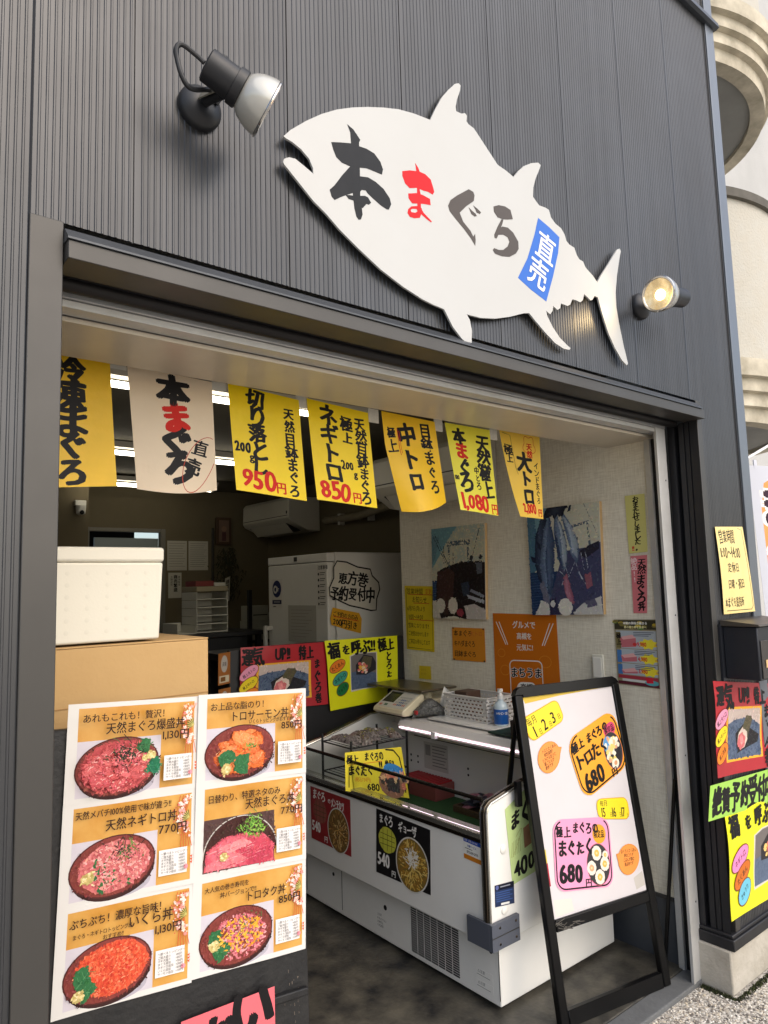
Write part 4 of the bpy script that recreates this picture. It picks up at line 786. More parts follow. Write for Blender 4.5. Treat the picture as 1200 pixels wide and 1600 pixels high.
s.poly('orange_shape', [(.30,.03),(.6,.02),(.9,.05),(.97,.2),(.95,.55),(.8,.72),(.4,.75),(.16,.62),(.10,.40),(.10,.12),(.16,.05)], mat('orange_cloth', (232, 160, 92), rough=.8, noise=.4, scale=8, dark=(222, 120, 50)))
s.text('まぐろ', .34, .05, .13, vert=True, bold=.15, mt=WHITE, sx=1.2); s.text('まぐろ', .34, .05, .13, vert=True, bold=.07, mt=ink(52, 30, 44), sx=1.2)
s.build('banner_flag', None, None, parent=nob, sheet='cloth')
obj('arm', MB().tube([(3.4261, 0.1000, 2.1011), (3.7462, 0.0800, 2.2217)], .007, mat('white_pole', (226, 226, 224), rough=.4)), nob)
obj('pole', MB().tube([(4.03, .06, 0), (4.03, .06, 2.2)], .012, mat('white_pole', (226, 226, 224))), nob)
for i in range(2): obj('loop', bx((3.47+.25*i, .085-.03*i, 2.06+.01*i), (3.50+.25*i, .09-.03*i, 2.10+.01*i), mat('white_cloth', (222, 224, 232))), nob)
# ================================================================ back of the room
M_TUBE = mat('lit_tube', (255, 250, 235), emit=(255, 246, 226), es=6.0); M_FIX = mat('lamp_housing', (196, 192, 180), rough=.5)
for i, (x0, x1, y, z, lab) in enumerate(((.70, 2.20, 1.45, 2.395, 'lit fluorescent ceiling tube nearest the soffit'), (.9, 2.35, 2.86, 2.395, 'lit fluorescent ceiling tube in the middle of the room'), (1.45, 2.60, 4.05, 2.385, 'lit fluorescent ceiling tube at the back of the room'))):
    t = thing('ceiling_light', lab, 'ceiling light', ((x0+x1)/2, y, z), 'fluorescent tubes on the ceiling')
    obj('housing', MB().prism([(-.05, .062), (.05, .062), (.03, .03), (-.03, .03)], lambda u, v, d: (d, y+u, z+v), x0, x1, M_FIX), t, smooth=False)
    for xe in (x0+.03, x1-.05): obj('holder', bx((xe, y-.014, z-.018), (xe+.02, y+.014, z+.0298), M_FIX), t)
    obj('tube', MB().tube([(x0+.0505, y, z), (x1-.0505, y, z)], .014, M_TUBE, n=14), t)
M_AC = mat('aircon_white', (206, 202, 188), rough=.4); M_ACD = mat('aircon_dark', (40, 38, 34), rough=.6)
def aircon(x0, x1, y0, y1, zt, label):
    """wall unit whose long front faces -x, x0 the front, x1 the wall"""
    t = thing('air_conditioner', label, 'air conditioner', ((x0+x1)/2, (y0+y1)/2, zt-.29), 'air conditioners on the room walls'); d = x1-x0
    pr = [(x1, zt), (x0+.03, zt), (x0+.005, zt-.03), (x0, zt-.18), (x0+.02, zt-.21), (x0+d*.62, zt-.285), (x1, zt-.29)]
    obj('body', MB().prism(pr, lambda u, v, w: (u, w, v), y0, y1, M_AC), t, bevel=.006)
    a, b = Vector((x0+.035, 0, zt-.223)), Vector((x0+d*.55, 0, zt-.283)); dn = Vector((-.25, 0, -.97))*.004
    obj('outlet', MB().add([(q.x, y, q.z) for y in (y0+.08, y1-.08) for q in (a+dn*.6, b+dn*.6, b+dn*1.1, a+dn*1.1)], [(0,1,5,4),(3,2,1,0),(7,4,5,6),(2,3,7,6),(0,4,7,3),(1,2,6,5)], M_ACD), t, smooth=False)
    obj('louvre', MB().prism([(x0+.03, zt-.228), (x0+.10, zt-.30), (x0+.103, zt-.296), (x0+.034, zt-.224)], lambda u, v, w: (u, w, v), y0+.10, y1-.10, M_AC), t, smooth=False)
    obj('seam', bx((x0-.001, y0+.012, zt-.165), (x0+.004, y1-.012, zt-.160), M_ACD), t, smooth=False)
    obj('sensor', bx((x0-.002, y0+.02, zt-.15), (x0+.002, y0+.036, zt-.125), M_ACD), t)
aircon(3.08, 3.395, 3.69, 4.50, 2.33, 'white wall air conditioner above the freezer cabinet at the back')
aircon(2.52, 2.747, 1.06, 1.84, 2.29, 'white wall air conditioner partly hidden behind the price banners')
pp = MB().tube([(3.39, 3.60, 2.12), (3.30, 3.0, 2.10), (3.2, 2.4, 2.14), (3.10, 1.93, 2.19)], .03, mat('duct_tape', (142, 132, 108), rough=.7, noise=.4, scale=30), n=14)
for y in (3.3, 2.9): pp.box((3.33, y, 2.06), (3.38, y+.03, 2.15), M_FIX)
tag(obj('pipe_run', pp), 'beige lagged air conditioner pipe running along the dim wall', 'pipe')
bxd = thing('junction_box', 'pale junction box on the dim wall below the pipe', 'box', (3.39, 2.7, 2.0)); obj('cover', bx((3.375, 2.62, 2.2), (3.395, 2.84, 2.34), M_AC), bxd, bevel=.004); obj('plate', bx((3.37, 2.66, 2.24), (3.3745, 2.80, 2.30), M_FIX), bxd)
# refrigerated cabinet
M_CAB = mat('cabinet_white', (222, 219, 210), rough=.38, noise=.12, scale=3)
fc = thing('freezer_cabinet', 'tall white upright freezer cabinet at the back corner with stickers on its side', 'freezer', (2.86, 2.7, FZ))
CX, CY0, CY1, CZ = 2.52, 2.30, 3.06, 1.775
obj('body', bx((CX+.062, CY0, FZ+.05), (3.25, CY1, CZ), M_CAB), fc, bevel=.006)
dr_ = obj('door', bx((CX, CY0+.01, FZ+.08), (CX+.058, CY1-.01, CZ-.062), M_CAB), fc, bevel=.008)
obj('control_panel', bx((CX-.001, CY0+.008, CZ-.058), (CX+.060, CY1-.008, CZ-.004), M_CAB), fc, bevel=.005)
obj('display', bx((CX-.0035, 2.66, CZ-.044), (CX-.0015, 2.70, CZ-.014), M_ACD), fc)
hb = MB().tube([(CX-.05, CY1-.05, .95), (CX-.05, CY1-.05, 1.30)], .016, mat('handle_grey', (170, 168, 160), rough=.4), n=12).box((CX-.05, CY1-.065, 1.27), (CX-.001, CY1-.035, 1.295), M_FIX).box((CX-.05, CY1-.065, .96), (CX-.001, CY1-.035, .985), M_FIX)
obj('handle', hb, dr_)
obj('skirt', bx((CX+.07, CY0+.01, FZ), (3.24, CY1-.01, FZ+.0495), M_ACD), fc)
pk = Sheet([(CX-.003, 2.78, 1.44), (CX-.003, 2.44, 1.44), (CX-.003, 2.44, 1.20), (CX-.003, 2.78, 1.20)]); pk.base(mat('clear_pocket', (178, 174, 162), rough=.2))
for j in range(9): pk.rect('lettering', .1, .12+.09*j, .85-.1*(j % 3), .135+.09*j, ink(140, 136, 126))
pk.build('document_pocket', 'clear document pocket on the freezer cabinet door', 'document pocket')
em = Sheet([(CX-.002, 3.0, 1.62), (CX-.002, 2.86, 1.62), (CX-.002, 2.86, 1.42), (CX-.002, 3.0, 1.42)]); em.base(mat('cabinet_sticker_white', (212, 208, 198), rough=.35))
em.ell('lettering', .5, .34, .42, .42, ink(30, 40, 84)); em.ell('lettering', .36, .36, .2, .2, ink(210, 206, 196)); em.ell('lettering', .36, .36, .1, .1, ink(30, 40, 84)); em.text('dr', .42, .34, .22, mt=ink(214, 210, 200), bold=.03); em.rect('lettering', .06, .72, .94, .86, ink(28, 36, 70)); em.text('FREEZER', .16, .79, .10, mt=WHITE) if False else None
em.rect('lettering', .2, .775, .8, .80, ink(190, 188, 184)); em.rect('lettering', .14, .93, .4, .96, ink(60, 60, 60))
em.build('maker_emblem', 'round navy emblem sticker with a small bar on the cabinet door', 'sticker')
wn = Sheet([(CX-.002, 2.42, 1.70), (CX-.002, 2.32, 1.70), (CX-.002, 2.32, 1.42), (CX-.002, 2.42, 1.42)]); wn.base(mat('cabinet_sticker_white', (212, 208, 198)))
wn.text('注意事項', .08, .07, .10, bold=.02); 
for j in range(6):
    wn.rect('lettering', .3, .18+.135*j, .9, .20+.135*j, ink(90, 88, 84)); wn.rect('lettering', .3, .225+.135*j, .8, .245+.135*j, ink(110, 108, 104)); wn.ell('lettering', .15, .22+.135*j, .09, .09, ink(40, 40, 40), n=14)
wn.build('warning_sticker', 'narrow warning text sticker at the edge of the cabinet door', 'sticker')
def cloud(x, y): return x, y
cs = [(2.5221, 2.2960, 1.7279), (2.9388, 2.2960, 1.7284), (2.9258, 2.2960, 1.3658), (2.5137, 2.2960, 1.3852)]
s = Sheet(cs, thick=.0005)
out = [(.16,.03),(.34,.05),(.55,.14),(.80,.18),(.84,.30),(.97,.42),(.99,.55),(.93,.72),(.92,.92),(.82,.93),(.60,.88),(.40,.84),(.22,.76),(.03,.66),(.02,.52),(.10,.34),(.10,.14)]
s.base(mat('cabinet_paper', (216, 210, 194), rough=.5), outline=[(.5+(x-.5)*1.04, .5+(y-.5)*1.04) for x, y in out])
s.line('lettering', out, .022, BLACK, closed=True)
s.text('恵方巻', .17, .33, .25, bold=.03, wob=.8, sx=.92, rot=-4); s.text('予約受付中', .03, .60, .27, bold=.03, wob=.8, sx=.75, rot=-3)
s.build('booking_notice', 'white cut out notice with a wavy black outline on the cabinet side', 'notice')
s = Sheet([(2.5293, 2.2960, 1.4321), (2.7739, 2.2960, 1.4058), (2.7741, 2.2960, 1.2504), (2.5258, 2.2960, 1.2898)], thick=.0005)
s.base(ink(224, 164, 40), outline=[(.08,.02),(.5,.10),(.92,.16),(1,.4),(.96,1),(.5,.92),(.04,.78),(.0,.5)]); s.text('ご予約の方のみ', .08, .28, .24, wob=.6, sx=.8, bold=.015, rot=-4); s.text('200円引き', .08, .62, .36, bold=.025, wob=.6, sx=.78, rot=-4); s.line('lettering', [(.1,.40),(.9,.50)], .018, ink(206, 60, 30))
s.build('discount_note', 'small orange discount note under the wavy outlined notice', 'notice')
# things on and by the back wall
cm = thing('security_camera', 'small white dome security camera on the back wall', 'camera', (1.55, 4.17, 2.17)); mc = mat('camera_white', (220, 218, 210), rough=.4)
obj('mount', bx((1.51, 4.15, 2.22), (1.59, 4.1995, 2.26), mc), cm, bevel=.004); obj('body', MB().lathe((1.55, 4.15, 2.15), (0, 0, 1), [(0, .02), (.008, .032), (.05, .036), (.07, .036)], mc, n=24), cm); obj('lens', MB().lathe((1.55, 4.118, 2.165), (.1, -1, -.3), [(0, .017), (.005, .016), (.009, .008)], M_BLK, n=18), cm)
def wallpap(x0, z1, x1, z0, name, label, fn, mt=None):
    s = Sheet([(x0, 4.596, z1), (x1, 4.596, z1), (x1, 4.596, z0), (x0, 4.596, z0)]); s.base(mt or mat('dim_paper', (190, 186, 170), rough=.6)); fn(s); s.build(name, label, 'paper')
def lines(n, mt): 
    def f(s):
        for j in range(n): s.rect('lettering', .08, .08+.86*j/n, .92-.2*((j*7) % 3)/3, .08+.86*j/n+.012, mt)
    return f
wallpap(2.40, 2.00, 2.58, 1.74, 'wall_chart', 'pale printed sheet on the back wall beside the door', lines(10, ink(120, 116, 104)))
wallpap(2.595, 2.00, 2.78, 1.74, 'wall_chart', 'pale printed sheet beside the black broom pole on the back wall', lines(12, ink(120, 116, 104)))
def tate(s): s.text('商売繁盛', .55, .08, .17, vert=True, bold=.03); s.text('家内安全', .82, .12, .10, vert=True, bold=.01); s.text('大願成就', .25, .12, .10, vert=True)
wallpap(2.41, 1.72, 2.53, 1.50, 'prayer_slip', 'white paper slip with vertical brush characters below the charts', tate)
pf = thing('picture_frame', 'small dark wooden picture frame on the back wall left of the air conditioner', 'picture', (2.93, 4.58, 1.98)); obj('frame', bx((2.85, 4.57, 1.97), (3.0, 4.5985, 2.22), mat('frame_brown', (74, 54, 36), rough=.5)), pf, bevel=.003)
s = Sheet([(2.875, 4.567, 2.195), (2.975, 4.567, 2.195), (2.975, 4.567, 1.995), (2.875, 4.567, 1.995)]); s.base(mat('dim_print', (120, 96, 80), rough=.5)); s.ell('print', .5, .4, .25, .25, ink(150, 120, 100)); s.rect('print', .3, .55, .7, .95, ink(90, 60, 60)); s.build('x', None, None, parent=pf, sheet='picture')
# straw wreath
wr = thing('straw_wreath', 'dark dried new year wreath with paper tassel hanging on the back wall', 'wreath', (2.95, 4.55, 1.55)); mb = MB(); rnd = random.Random(8); mg = [mat('straw_dark', (66, 60, 38), rough=.9), mat('straw_green', (52, 58, 40), rough=.9)]
for k in range(420):
    t_ = rnd.random(); x = 2.95+rnd.gauss(0, .035+.03*math.sin(t_*3.14)); z = 1.95-.46*t_; y = 4.56+rnd.uniform(-.05, .03); d = Vector((rnd.gauss(0, .025), rnd.gauss(0, .012), -rnd.uniform(.02, .07))); w_ = .006
    mb.add([(x-w_, y, z), (x+w_, y, z), (x+d.x, y+d.y, z+d.z)], [(0,1,2)], rnd.choice(mg))
obj('straw', mb, wr, smooth=False, recalc=False)['kind'] = 'stuff'; s = Sheet([(2.90, 4.50, 1.66), (2.95, 4.50, 1.68), (2.94, 4.50, 1.46), (2.89, 4.50, 1.46)]); s.base(mat('dim_paper', (190, 186, 170))); s.text('謹賀新年', .5, .1, .19, vert=True, bold=.02); s.build('x', None, None, parent=wr, sheet='tassel')
tag(obj('broom', MB().tube([(2.80, 4.55, FZ), (2.82, 4.58, 2.12)], .012, M_ACD, n=10).tube([(2.80, 4.55, FZ), (2.80, 4.55, FZ+.18)], .05, mat('bristle', (60, 50, 40)), n=12, rs=[.07, .03])), 'black broom standing against the back wall', 'broom')
# desk with letter trays
dk = thing('back_desk', 'black desk under the letter trays at the back', 'desk', (2.35, 3.5, FZ)); MD = mat('desk_black', (24, 24, 26), rough=.5)
obj('top', bx((1.95, 3.28, 1.225), (2.62, 3.9, 1.255), MD), dk, bevel=.003)
for x in (1.98, 2.57):
    for y in (3.31, 3.85): obj('leg', bx((x, y, FZ), (x+.035, y+.035, 1.2245), MD), dk)
obj('drawer_unit', bx((2.05, 3.33, .55), (2.5, 3.8, 1.22), MD), dk, bevel=.004)
MT = mat('tray_white', (196, 194, 182), rough=.45)
lt_ = thing('letter_trays', 'stack of pale plastic letter trays with open fronts on the black desk', 'letter trays', (2.25, 3.5, 1.256))
for k in range(5):
    z = 1.258+.058*k; q = MB().box((2.12, 3.36, z), (2.36, 3.62, z+.008), MT).box((2.12, 3.36, z+.0082), (2.126, 3.62, z+.055), MT).box((2.354, 3.36, z+.0082), (2.36, 3.62, z+.055), MT).box((2.1262, 3.614, z+.0082), (2.3538, 3.62, z+.05), MT)
    obj('tray', q, lt_, bevel=.0015)
obj('lid', bx((2.12, 3.36, 1.549), (2.36, 3.62, 1.585), mat('tray_lid', (150, 140, 112), rough=.5)), lt_, bevel=.002)
tag(obj('paper_stack', MB().box((2.13, 3.4, 1.5865), (2.27, 3.58, 1.625), mat('red_folder', (120, 44, 40), rough=.6)).box((2.275, 3.4, 1.5865), (2.36, 3.58, 1.612), MT), bevel=.002), 'folders lying on top of the letter trays', 'folders')
tag(obj('wire_basket', MB().box((1.97, 3.34, 1.256), (2.11, 3.6, 1.262), MT).box((1.97, 3.34, 1.2625), (1.975, 3.6, 1.33), MT).box((2.1, 3.34, 1.2625), (2.105, 3.6, 1.31), MT).box((1.9752, 3.59, 1.2625), (2.0998, 3.6, 1.33), MT)), 'low pale paper tray at the left of the letter trays', 'tray')
# dark stool-like clutter: pale shelf unit left of the freezer cabinet and box below
su = thing('shelf_unit', 'dim shelf unit holding pale boxes left of the freezer cabinet', 'shelf', (3.0, 3.85, FZ)); 
obj('shelf', bx((2.72, 3.72, 1.13), (3.25, 4.1, 1.15), MD), su); obj('shelf', bx((2.72, 3.72, .6), (3.25, 4.1, .62), MD), su)
for x in (2.72, 3.22): obj('post', bx((x, 3.72, FZ), (x+.03, 3.75, 1.55), MD), su)
for k, (x, z, w_, h_, lab) in enumerate(((2.76, 1.1505, .17, .15, 'lower pale carton on the dim shelf'), (2.95, 1.1505, .2, .21, 'taller pale carton on the dim shelf'), (2.77, 1.302, .15, .12, 'upper pale carton on the dim shelf'))):
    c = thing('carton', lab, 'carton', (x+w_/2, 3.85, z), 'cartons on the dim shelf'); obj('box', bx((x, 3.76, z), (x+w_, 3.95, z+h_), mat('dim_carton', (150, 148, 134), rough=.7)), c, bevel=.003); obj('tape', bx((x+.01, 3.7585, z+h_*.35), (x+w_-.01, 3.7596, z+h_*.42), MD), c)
# black counter carrying the roll posters, stack of flyers on its side
ct = thing('black_counter', 'black service counter behind the display case carrying the roll posters', 'counter', (2.2, 1.95, FZ))
obj('front_panel', bx((1.62, 1.855, FZ), (2.745, 1.885, 1.255), MD), ct, bevel=.003); obj('top', bx((1.60, 1.886, 1.20), (2.745, 2.18, 1.235), MD), ct, bevel=.003)
for x in (1.64, 2.68): obj('leg', bx((x, 2.11, FZ), (x+.04, 2.15, 1.1995), MD), ct)
for i, (z, lab) in enumerate(((1.10, 'upper brown pamphlet holder hung at the dark counter end'), (.93, 'lower brown pamphlet holder hung at the dark counter end'))):
    s = Sheet([(1.535, 1.80, z+.15), (1.62, 1.845, z+.15), (1.615, 1.84, z), (1.53, 1.795, z)]); s.base(mat('brown_flyer', (150, 92, 40), rough=.5)); s.ell('lettering', .5, .35, .28, .42, ink(176, 168, 160)); s.text('まちうま', .5, .2, .2, vert=True, mid=False, sx=.5) if False else None; s.rect('lettering', .1, .72, .9, .94, ink(196, 186, 160)); s.rect('lettering', .2, .76, .6, .9, ink(120, 80, 40)); s.text('高槻', .5, .36, .16, mid=True, sx=.7); s.build('pamphlet', lab, 'pamphlet', 'pamphlets at the counter end')
# ================================================================ display case
M_DC = mat('case_white', (228, 227, 222), rough=.36, noise=.22, scale=5, dark=(208, 205, 196), coat=.15); M_DCI = mat('case_inner', (228, 225, 220), rough=.35, noise=.1, scale=4); M_CHR = mat('dark_chrome', (92, 84, 74), rough=.16, metal=.95); M_CHL = mat('light_chrome', (196, 194, 186), rough=.22, metal=.9); M_GRD = mat('corner_rubber', (78, 82, 92), rough=.5)
def glassmat():
    M = bpy.data.materials.new('case_glass'); M.use_nodes = True; n = M.node_tree.nodes; l = M.node_tree.links; b = n['Principled BSDF']
    n.remove(b); t = n.new('ShaderNodeBsdfTransparent'); t.inputs[0].default_value = (.90, .93, .92, 1); g = n.new('ShaderNodeBsdfGlossy'); g.inputs['Roughness'].default_value = .03
    f = n.new('ShaderNodeLayerWeight'); f.inputs[0].default_value = .12; mx = n.new('ShaderNodeMixShader'); l.new(f.outputs[0], mx.inputs[0]); l.new(t.outputs[0], mx.inputs[1]); l.new(g.outputs[0], mx.inputs[2]); l.new(mx.outputs[0], n['Material Output'].inputs[0]); return M
M_GLASS = glassmat()
dc = thing('display_case', 'long white open refrigerated display case running into the shop', 'display case', (2.33, 1.1, FZ))
X0, X1, Y0, Y1 = 1.93, 2.70, .452, 1.74
base = MB().box((1.985, .475, FZ+.018), (2.69, 1.80, .268), M_DC)
bo = obj('base', base, dc, bevel=.004)
for ys in (.4752, 1.45, 1.75): obj('base_seam', bx((1.9835, ys, FZ+.04), (1.9848, ys+.0025, .255), M_ACD), bo, smooth=False)
gr = MB()
for i in range(7):
    for j in range(20):
        y = .682+i*.0405; z = .058+j*.0088; gr.box((1.9838, y, z), (1.9849, y+.035, z+.0055), M_BLK)
go = obj('grille', gr, bo, smooth=False); go['kind'] = 'stuff'
hl = MB()
for y, z, r in ((1.13, .172, .011), (1.52, .20, .009), (.515, .215, .008)): hl.lathe((1.9849, y, z), (-1, 0, 0), [(0, r), (.001, r*.95)], M_BLK, n=16)
obj('cap_hole', hl, bo)
lbs = Sheet([(1.9842, 1.20, .145), (1.9842, 1.08, .145), (1.9842, 1.08, .075), (1.9842, 1.20, .075)], thick=.0003); lbs.base(M_DC)
for t, y in (('⚠注意', .18), ('水をかけない', .42), ('分解禁止', .62), ('火気厳禁', .82)): lbs.text(t, .1, y, .17, mt=ink(90, 90, 88), sx=.9)
lbs.build('x', None, None, parent=dc, sheet='warning_label')
for zz in (.095, .135):
    q = Sheet([(1.9842, .60, zz), (1.9842, .51, zz), (1.9842, .51, zz-.03), (1.9842, .60, zz-.03)], thick=.0003); q.base(M_DC); q.text('△注意', .15, .3, .42, mt=ink(90, 90, 88)); q.rect('lettering', .1, .7, .85, .76, ink(110, 110, 108)); q.build('x', None, None, parent=dc, sheet='warning_label')
# front body panel
obj('front_panel', bx((X0, Y0+.03, .268), (X0+.04, Y1-.012, .612), M_DC), dc, bevel=.004)
obj('lower_rail', MB().box((X0-.006, Y0+.03, .6125), (X0+.045, Y1-.012, .628), M_CHR).box((X0-.009, Y0+.03, .6285), (X0+.05, Y1-.012, .648), M_CHL), dc, bevel=.003)
obj('front_glass', bx((X0+.006, Y0+.034, .6485), (X0+.012, Y1-.016, .758), M_GLASS), dc, smooth=False)
obj('top_rail', MB().tube([(X0+.009, Y0+.03, .764), (X0+.009, Y1-.012, .764)], .0075, mat('black_rail', (34, 30, 26), rough=.25, metal=.4), n=14), dc)
obj('well', MB().box((X0+.0405, Y0+.0305, .47), (2.56, Y1-.0125, .495), M_DCI).box((X0+.0405, Y0+.031, .4955), (X0+.05, Y1-.013, .612), M_DCI), dc, smooth=False)
wl = [(X0-.004, .27), (X0-.004, .722), (X0+.004, .742), (X0+.02, .754), (X0+.17, .786), (X0+.38, .838), (X0+.46, .862), (2.70, .870), (2.70, .27)]
for nm, ya, yb in (('near', Y0, Y0+.03), ('far', Y1-.0115, Y1+.02)):
    ep = obj('end_panel', MB().prism(wl, lambda u, v, w: (u, w, v), ya, yb, M_DC), dc, bevel=.003)
    tr = MB(); inn = [(x+.0, z) for x, z in wl[:8]]; outp = []
    pts = [Vector((x, 0, z)) for x, z in inn]
    for yy, off, wd, mt in ((ya-.002, 0, .005, M_CHL), (ya+.012, .001, .009, M_CHR), (ya+.026, 0, .005, M_CHL)):
        q = []
        for i, p in enumerate(pts):
            d = (pts[min(i+1, len(pts)-1)]-pts[max(i-1, 0)]).normalized(); nn = Vector((-d.z, 0, d.x)); q.append(p+nn*(.003+off)+Vector((0, yy, 0)))
        tr.tube(q, wd, mt, n=8)
    obj('edge_trim', tr, ep)
obj('corner_guard', MB().box((X0-.020, Y0-.020, .262), (X0+.125, Y0-.0045, .352), M_GRD).box((X0-.020, Y0-.0045, .262), (X0-.0095, Y0+.105, .352), M_GRD).box((X0-.022, Y0-.022, .306), (X0+.122, Y0-.0205, .309), M_ACD), dc, bevel=.004)
gs = MB()
for x in (X0+.02, X0+.105):
    for z in (.28, .335): gs.lathe((x, Y0-.0202, z), (0, -1, 0), [(0, .005), (.0015, .004)], M_CHR, n=10)
obj('guard_screw', gs, dc)
for q in ((2.0054, 0.4520, 0.5832), (1.9980, 0.4520, 0.3746)): obj('screw_cap', MB().lathe(q, (0, -1, 0), [(0, .016), (.004, .015), (.008, .008)], mat('cap_white', (226, 224, 216), rough=.35), n=20), dc)
# back: panel with holes, canopy shelf with lamp
bk = obj('back_panel', bx((2.54, Y0+.0305, .4955), (2.56, Y1-.0125, .80), M_DCI), dc, smooth=False)
hh = MB()
for y in (.62, .70, 1.15, 1.52, 1.575):
    for z in (.60, .63): hh.lathe((2.5398, y, z+.02), (-1, 0, 0), [(0, .006), (.0008, .006)], M_BLK, n=12)
obj('peg_hole', hh, bk)
obj('shelf_gap', bx((2.50, Y0+.031, .765), (2.539, 1.50, .800), M_ACD), dc, smooth=False)
cn = MB().prism([(2.355, .845), (2.375, .876), (2.70, .884), (2.70, .8005), (2.40, .8005), (2.362, .822)], lambda u, v, w: (u, w, v), Y0+.031, 1.46, M_DCI)
obj('canopy_shelf', cn, dc, bevel=.003)
cn2 = MB().box((2.56, 1.4605, .8005), (2.70, Y1-.0125, .884), M_DCI).box((2.5605, Y0+.031, .27), (2.699, Y1-.0125, .8003), M_DC); obj('rear_body', cn2, dc, smooth=False)
obj('shelf_lamp', MB().tube([(2.3515, Y0+.06, .838), (2.3515, 1.44, .838)], .003, mat('case_lamp', (255, 236, 244), emit=(255, 222, 236), es=2.6), n=10), dc)
obj('lamp_clip', bx((2.345, 1.17, .815), (2.365, 1.20, .85), mat('clip_white', (236, 232, 236), rough=.3)), dc, bevel=.003)
for k, y in enumerate((1.33, 1.02, .72)): obj('price_clip', bx((2.484, y, .792), (2.4998, y+.06, .80), mat('clip_white', (236, 232, 236))), dc)
s = Sheet([(2.5392, 1.47, .735), (2.5392, 1.29, .735), (2.5392, 1.29, .60), (2.5392, 1.47, .60)], thick=.0004); s.base(mat('inner_label', (196, 192, 184), rough=.4))
for j in range(7): s.rect('lettering', .35, .1+.12*j, .95-.05*(j % 3), .14+.12*j, ink(140, 138, 134))
s.rect('lettering', .06, .1, .28, .5, ink(150, 148, 142)); s.build('case_instructions', 'faint printed instruction label on the inner back of the display case', 'label')
M_GREEN = mat('green_mat', (44, 84, 40), rough=.9, noise=.6, scale=60, bump=.4, bscale=200)
tag(obj('green_mat', bx((1.985, .50, .4958), (2.53, 1.70, .502), M_GREEN), bevel=.001), 'green grass mat lining the bottom of the display case', 'mat')
# goods in the case
rt = thing('red_tray', 'red slatted tray against the inner back of the display case', 'tray', (2.44, 1.40, .5025)); mr = mat('red_plastic', (170, 36, 40), rough=.4); mrd = mat('dull_red_card', (140, 72, 66), rough=.6)
obj('box', bx((2.40, 1.24, .5025), (2.53, 1.52, .575), mrd), rt, bevel=.002)
q = MB()
for k in range(12): q.box((2.405, 1.25+.022*k, .5755), (2.525, 1.262+.022*k, .583), mr)
obj('contents', q, rt, smooth=False).__setitem__('kind', 'stuff')
rnd = random.Random(4)
def goods_tray(x0, x1, y0, y1, label, cols, hh=.03):
    t = thing('snack_basket', label, 'basket', ((x0+x1)/2, (y0+y1)/2, .5025), 'baskets of packets in the case'); mw_ = mat('wicker_brown', (88, 66, 44), rough=.8, noise=.8, scale=120, bump=.6, bscale=160)
    obj('basket', MB().box((x0, y0, .5025), (x1, y1, .508), mw_).box((x0, y0, .5082), (x0+.008, y1, .5025+hh), mw_).box((x1-.008, y0, .5082), (x1, y1, .5025+hh), mw_).box((x0+.0082, y0, .5082), (x1-.0082, y0+.008, .5025+hh), mw_).box((x0+.0082, y1-.008, .5082), (x1-.0082, y1, .5025+hh), mw_), t, bevel=.003)
    for k in range(16):
        cx_, cy_ = rnd.uniform(x0+.04, x1-.04), rnd.uniform(y0+.04, y1-.04); a = rnd.uniform(-.6, .6); L_, W_ = rnd.uniform(.03, .04), rnd.uniform(.022, .028)
        rot = Matrix.Translation((cx_, cy_, .5025+hh*.45+.0042*k)) @ Matrix.Rotation(a, 4, 'Z') @ Matrix.Rotation(rnd.uniform(-.35, .35), 4, 'X') @ Matrix.Rotation(rnd.uniform(-.35, .35), 4, 'Y')
        p = MB(); n = 6; vs = []
        for jj in range(n+1):
            for ii in range(n+1):
                u, v = ii/n*2-1, jj/n*2-1; hgt = .009*(1-u**4)*(1-v**4)
                vs.append(rot @ Vector((u*W_, v*L_, hgt+.001*math.sin(9*u+5*v+k))))
        p.add(vs, [(j*(n+1)+i, j*(n+1)+i+1, (j+1)*(n+1)+i+1, (j+1)*(n+1)+i) for j in range(n) for i in range(n)], mat('packet_%d_%d_%d' % cols[k % len(cols)], cols[k % len(cols)], rough=.3, noise=.8, scale=70, dark=tuple(int(c*.5) for c in cols[k % len(cols)])))
        obj('packet', p, t)
PK = [(196, 120, 140), (44, 48, 72), (176, 110, 124), (60, 54, 62), (206, 150, 160), (40, 44, 60)]
goods_tray(2.36, 2.53, .86, 1.08, 'further snack basket with dark and pink packets', PK)
goods_tray(2.33, 2.53, .57, .84, 'nearer snack basket heaped with navy and pink packets', PK[1:]+PK[:1], .036)
for k in range(5):
    tag(obj('flat_packet', MB().box((2.09+.08*(k % 2)+.012*k, .56+.10*(k//2), .5025+.0002*k), (2.16+.08*(k % 2)+.012*k, .65+.10*(k//2), .512+.001*k), mat('pink_film', (190, 124, 124), rough=.25, noise=.8, scale=40, dark=(120, 70, 70))), bevel=.004), ['pinkish flat packet nearest the front glass of the case', 'pinkish flat packet second from the glass', 'pinkish flat packet in the middle of its row', 'pinkish flat packet fourth along its row', 'pinkish flat packet furthest along its row'][k], 'packet', 'flat packets behind the front glass')
rk = thing('wire_rack', 'small dark wire rack filled with clear packs at the far end of the case', 'rack', (2.12, 1.47, .5025)); MW_ = mat('wire_dark', (60, 60, 62), rough=.35, metal=.8)
RX0, RX1, RY0, RY1 = 1.99, 2.33, 1.36, 1.60
for x in (RX0, RX1):
    for y in (RY0, RY1): obj('post', MB().tube([(x, y, .5025), (x, y, .835)], .006, MW_, n=8), rk)
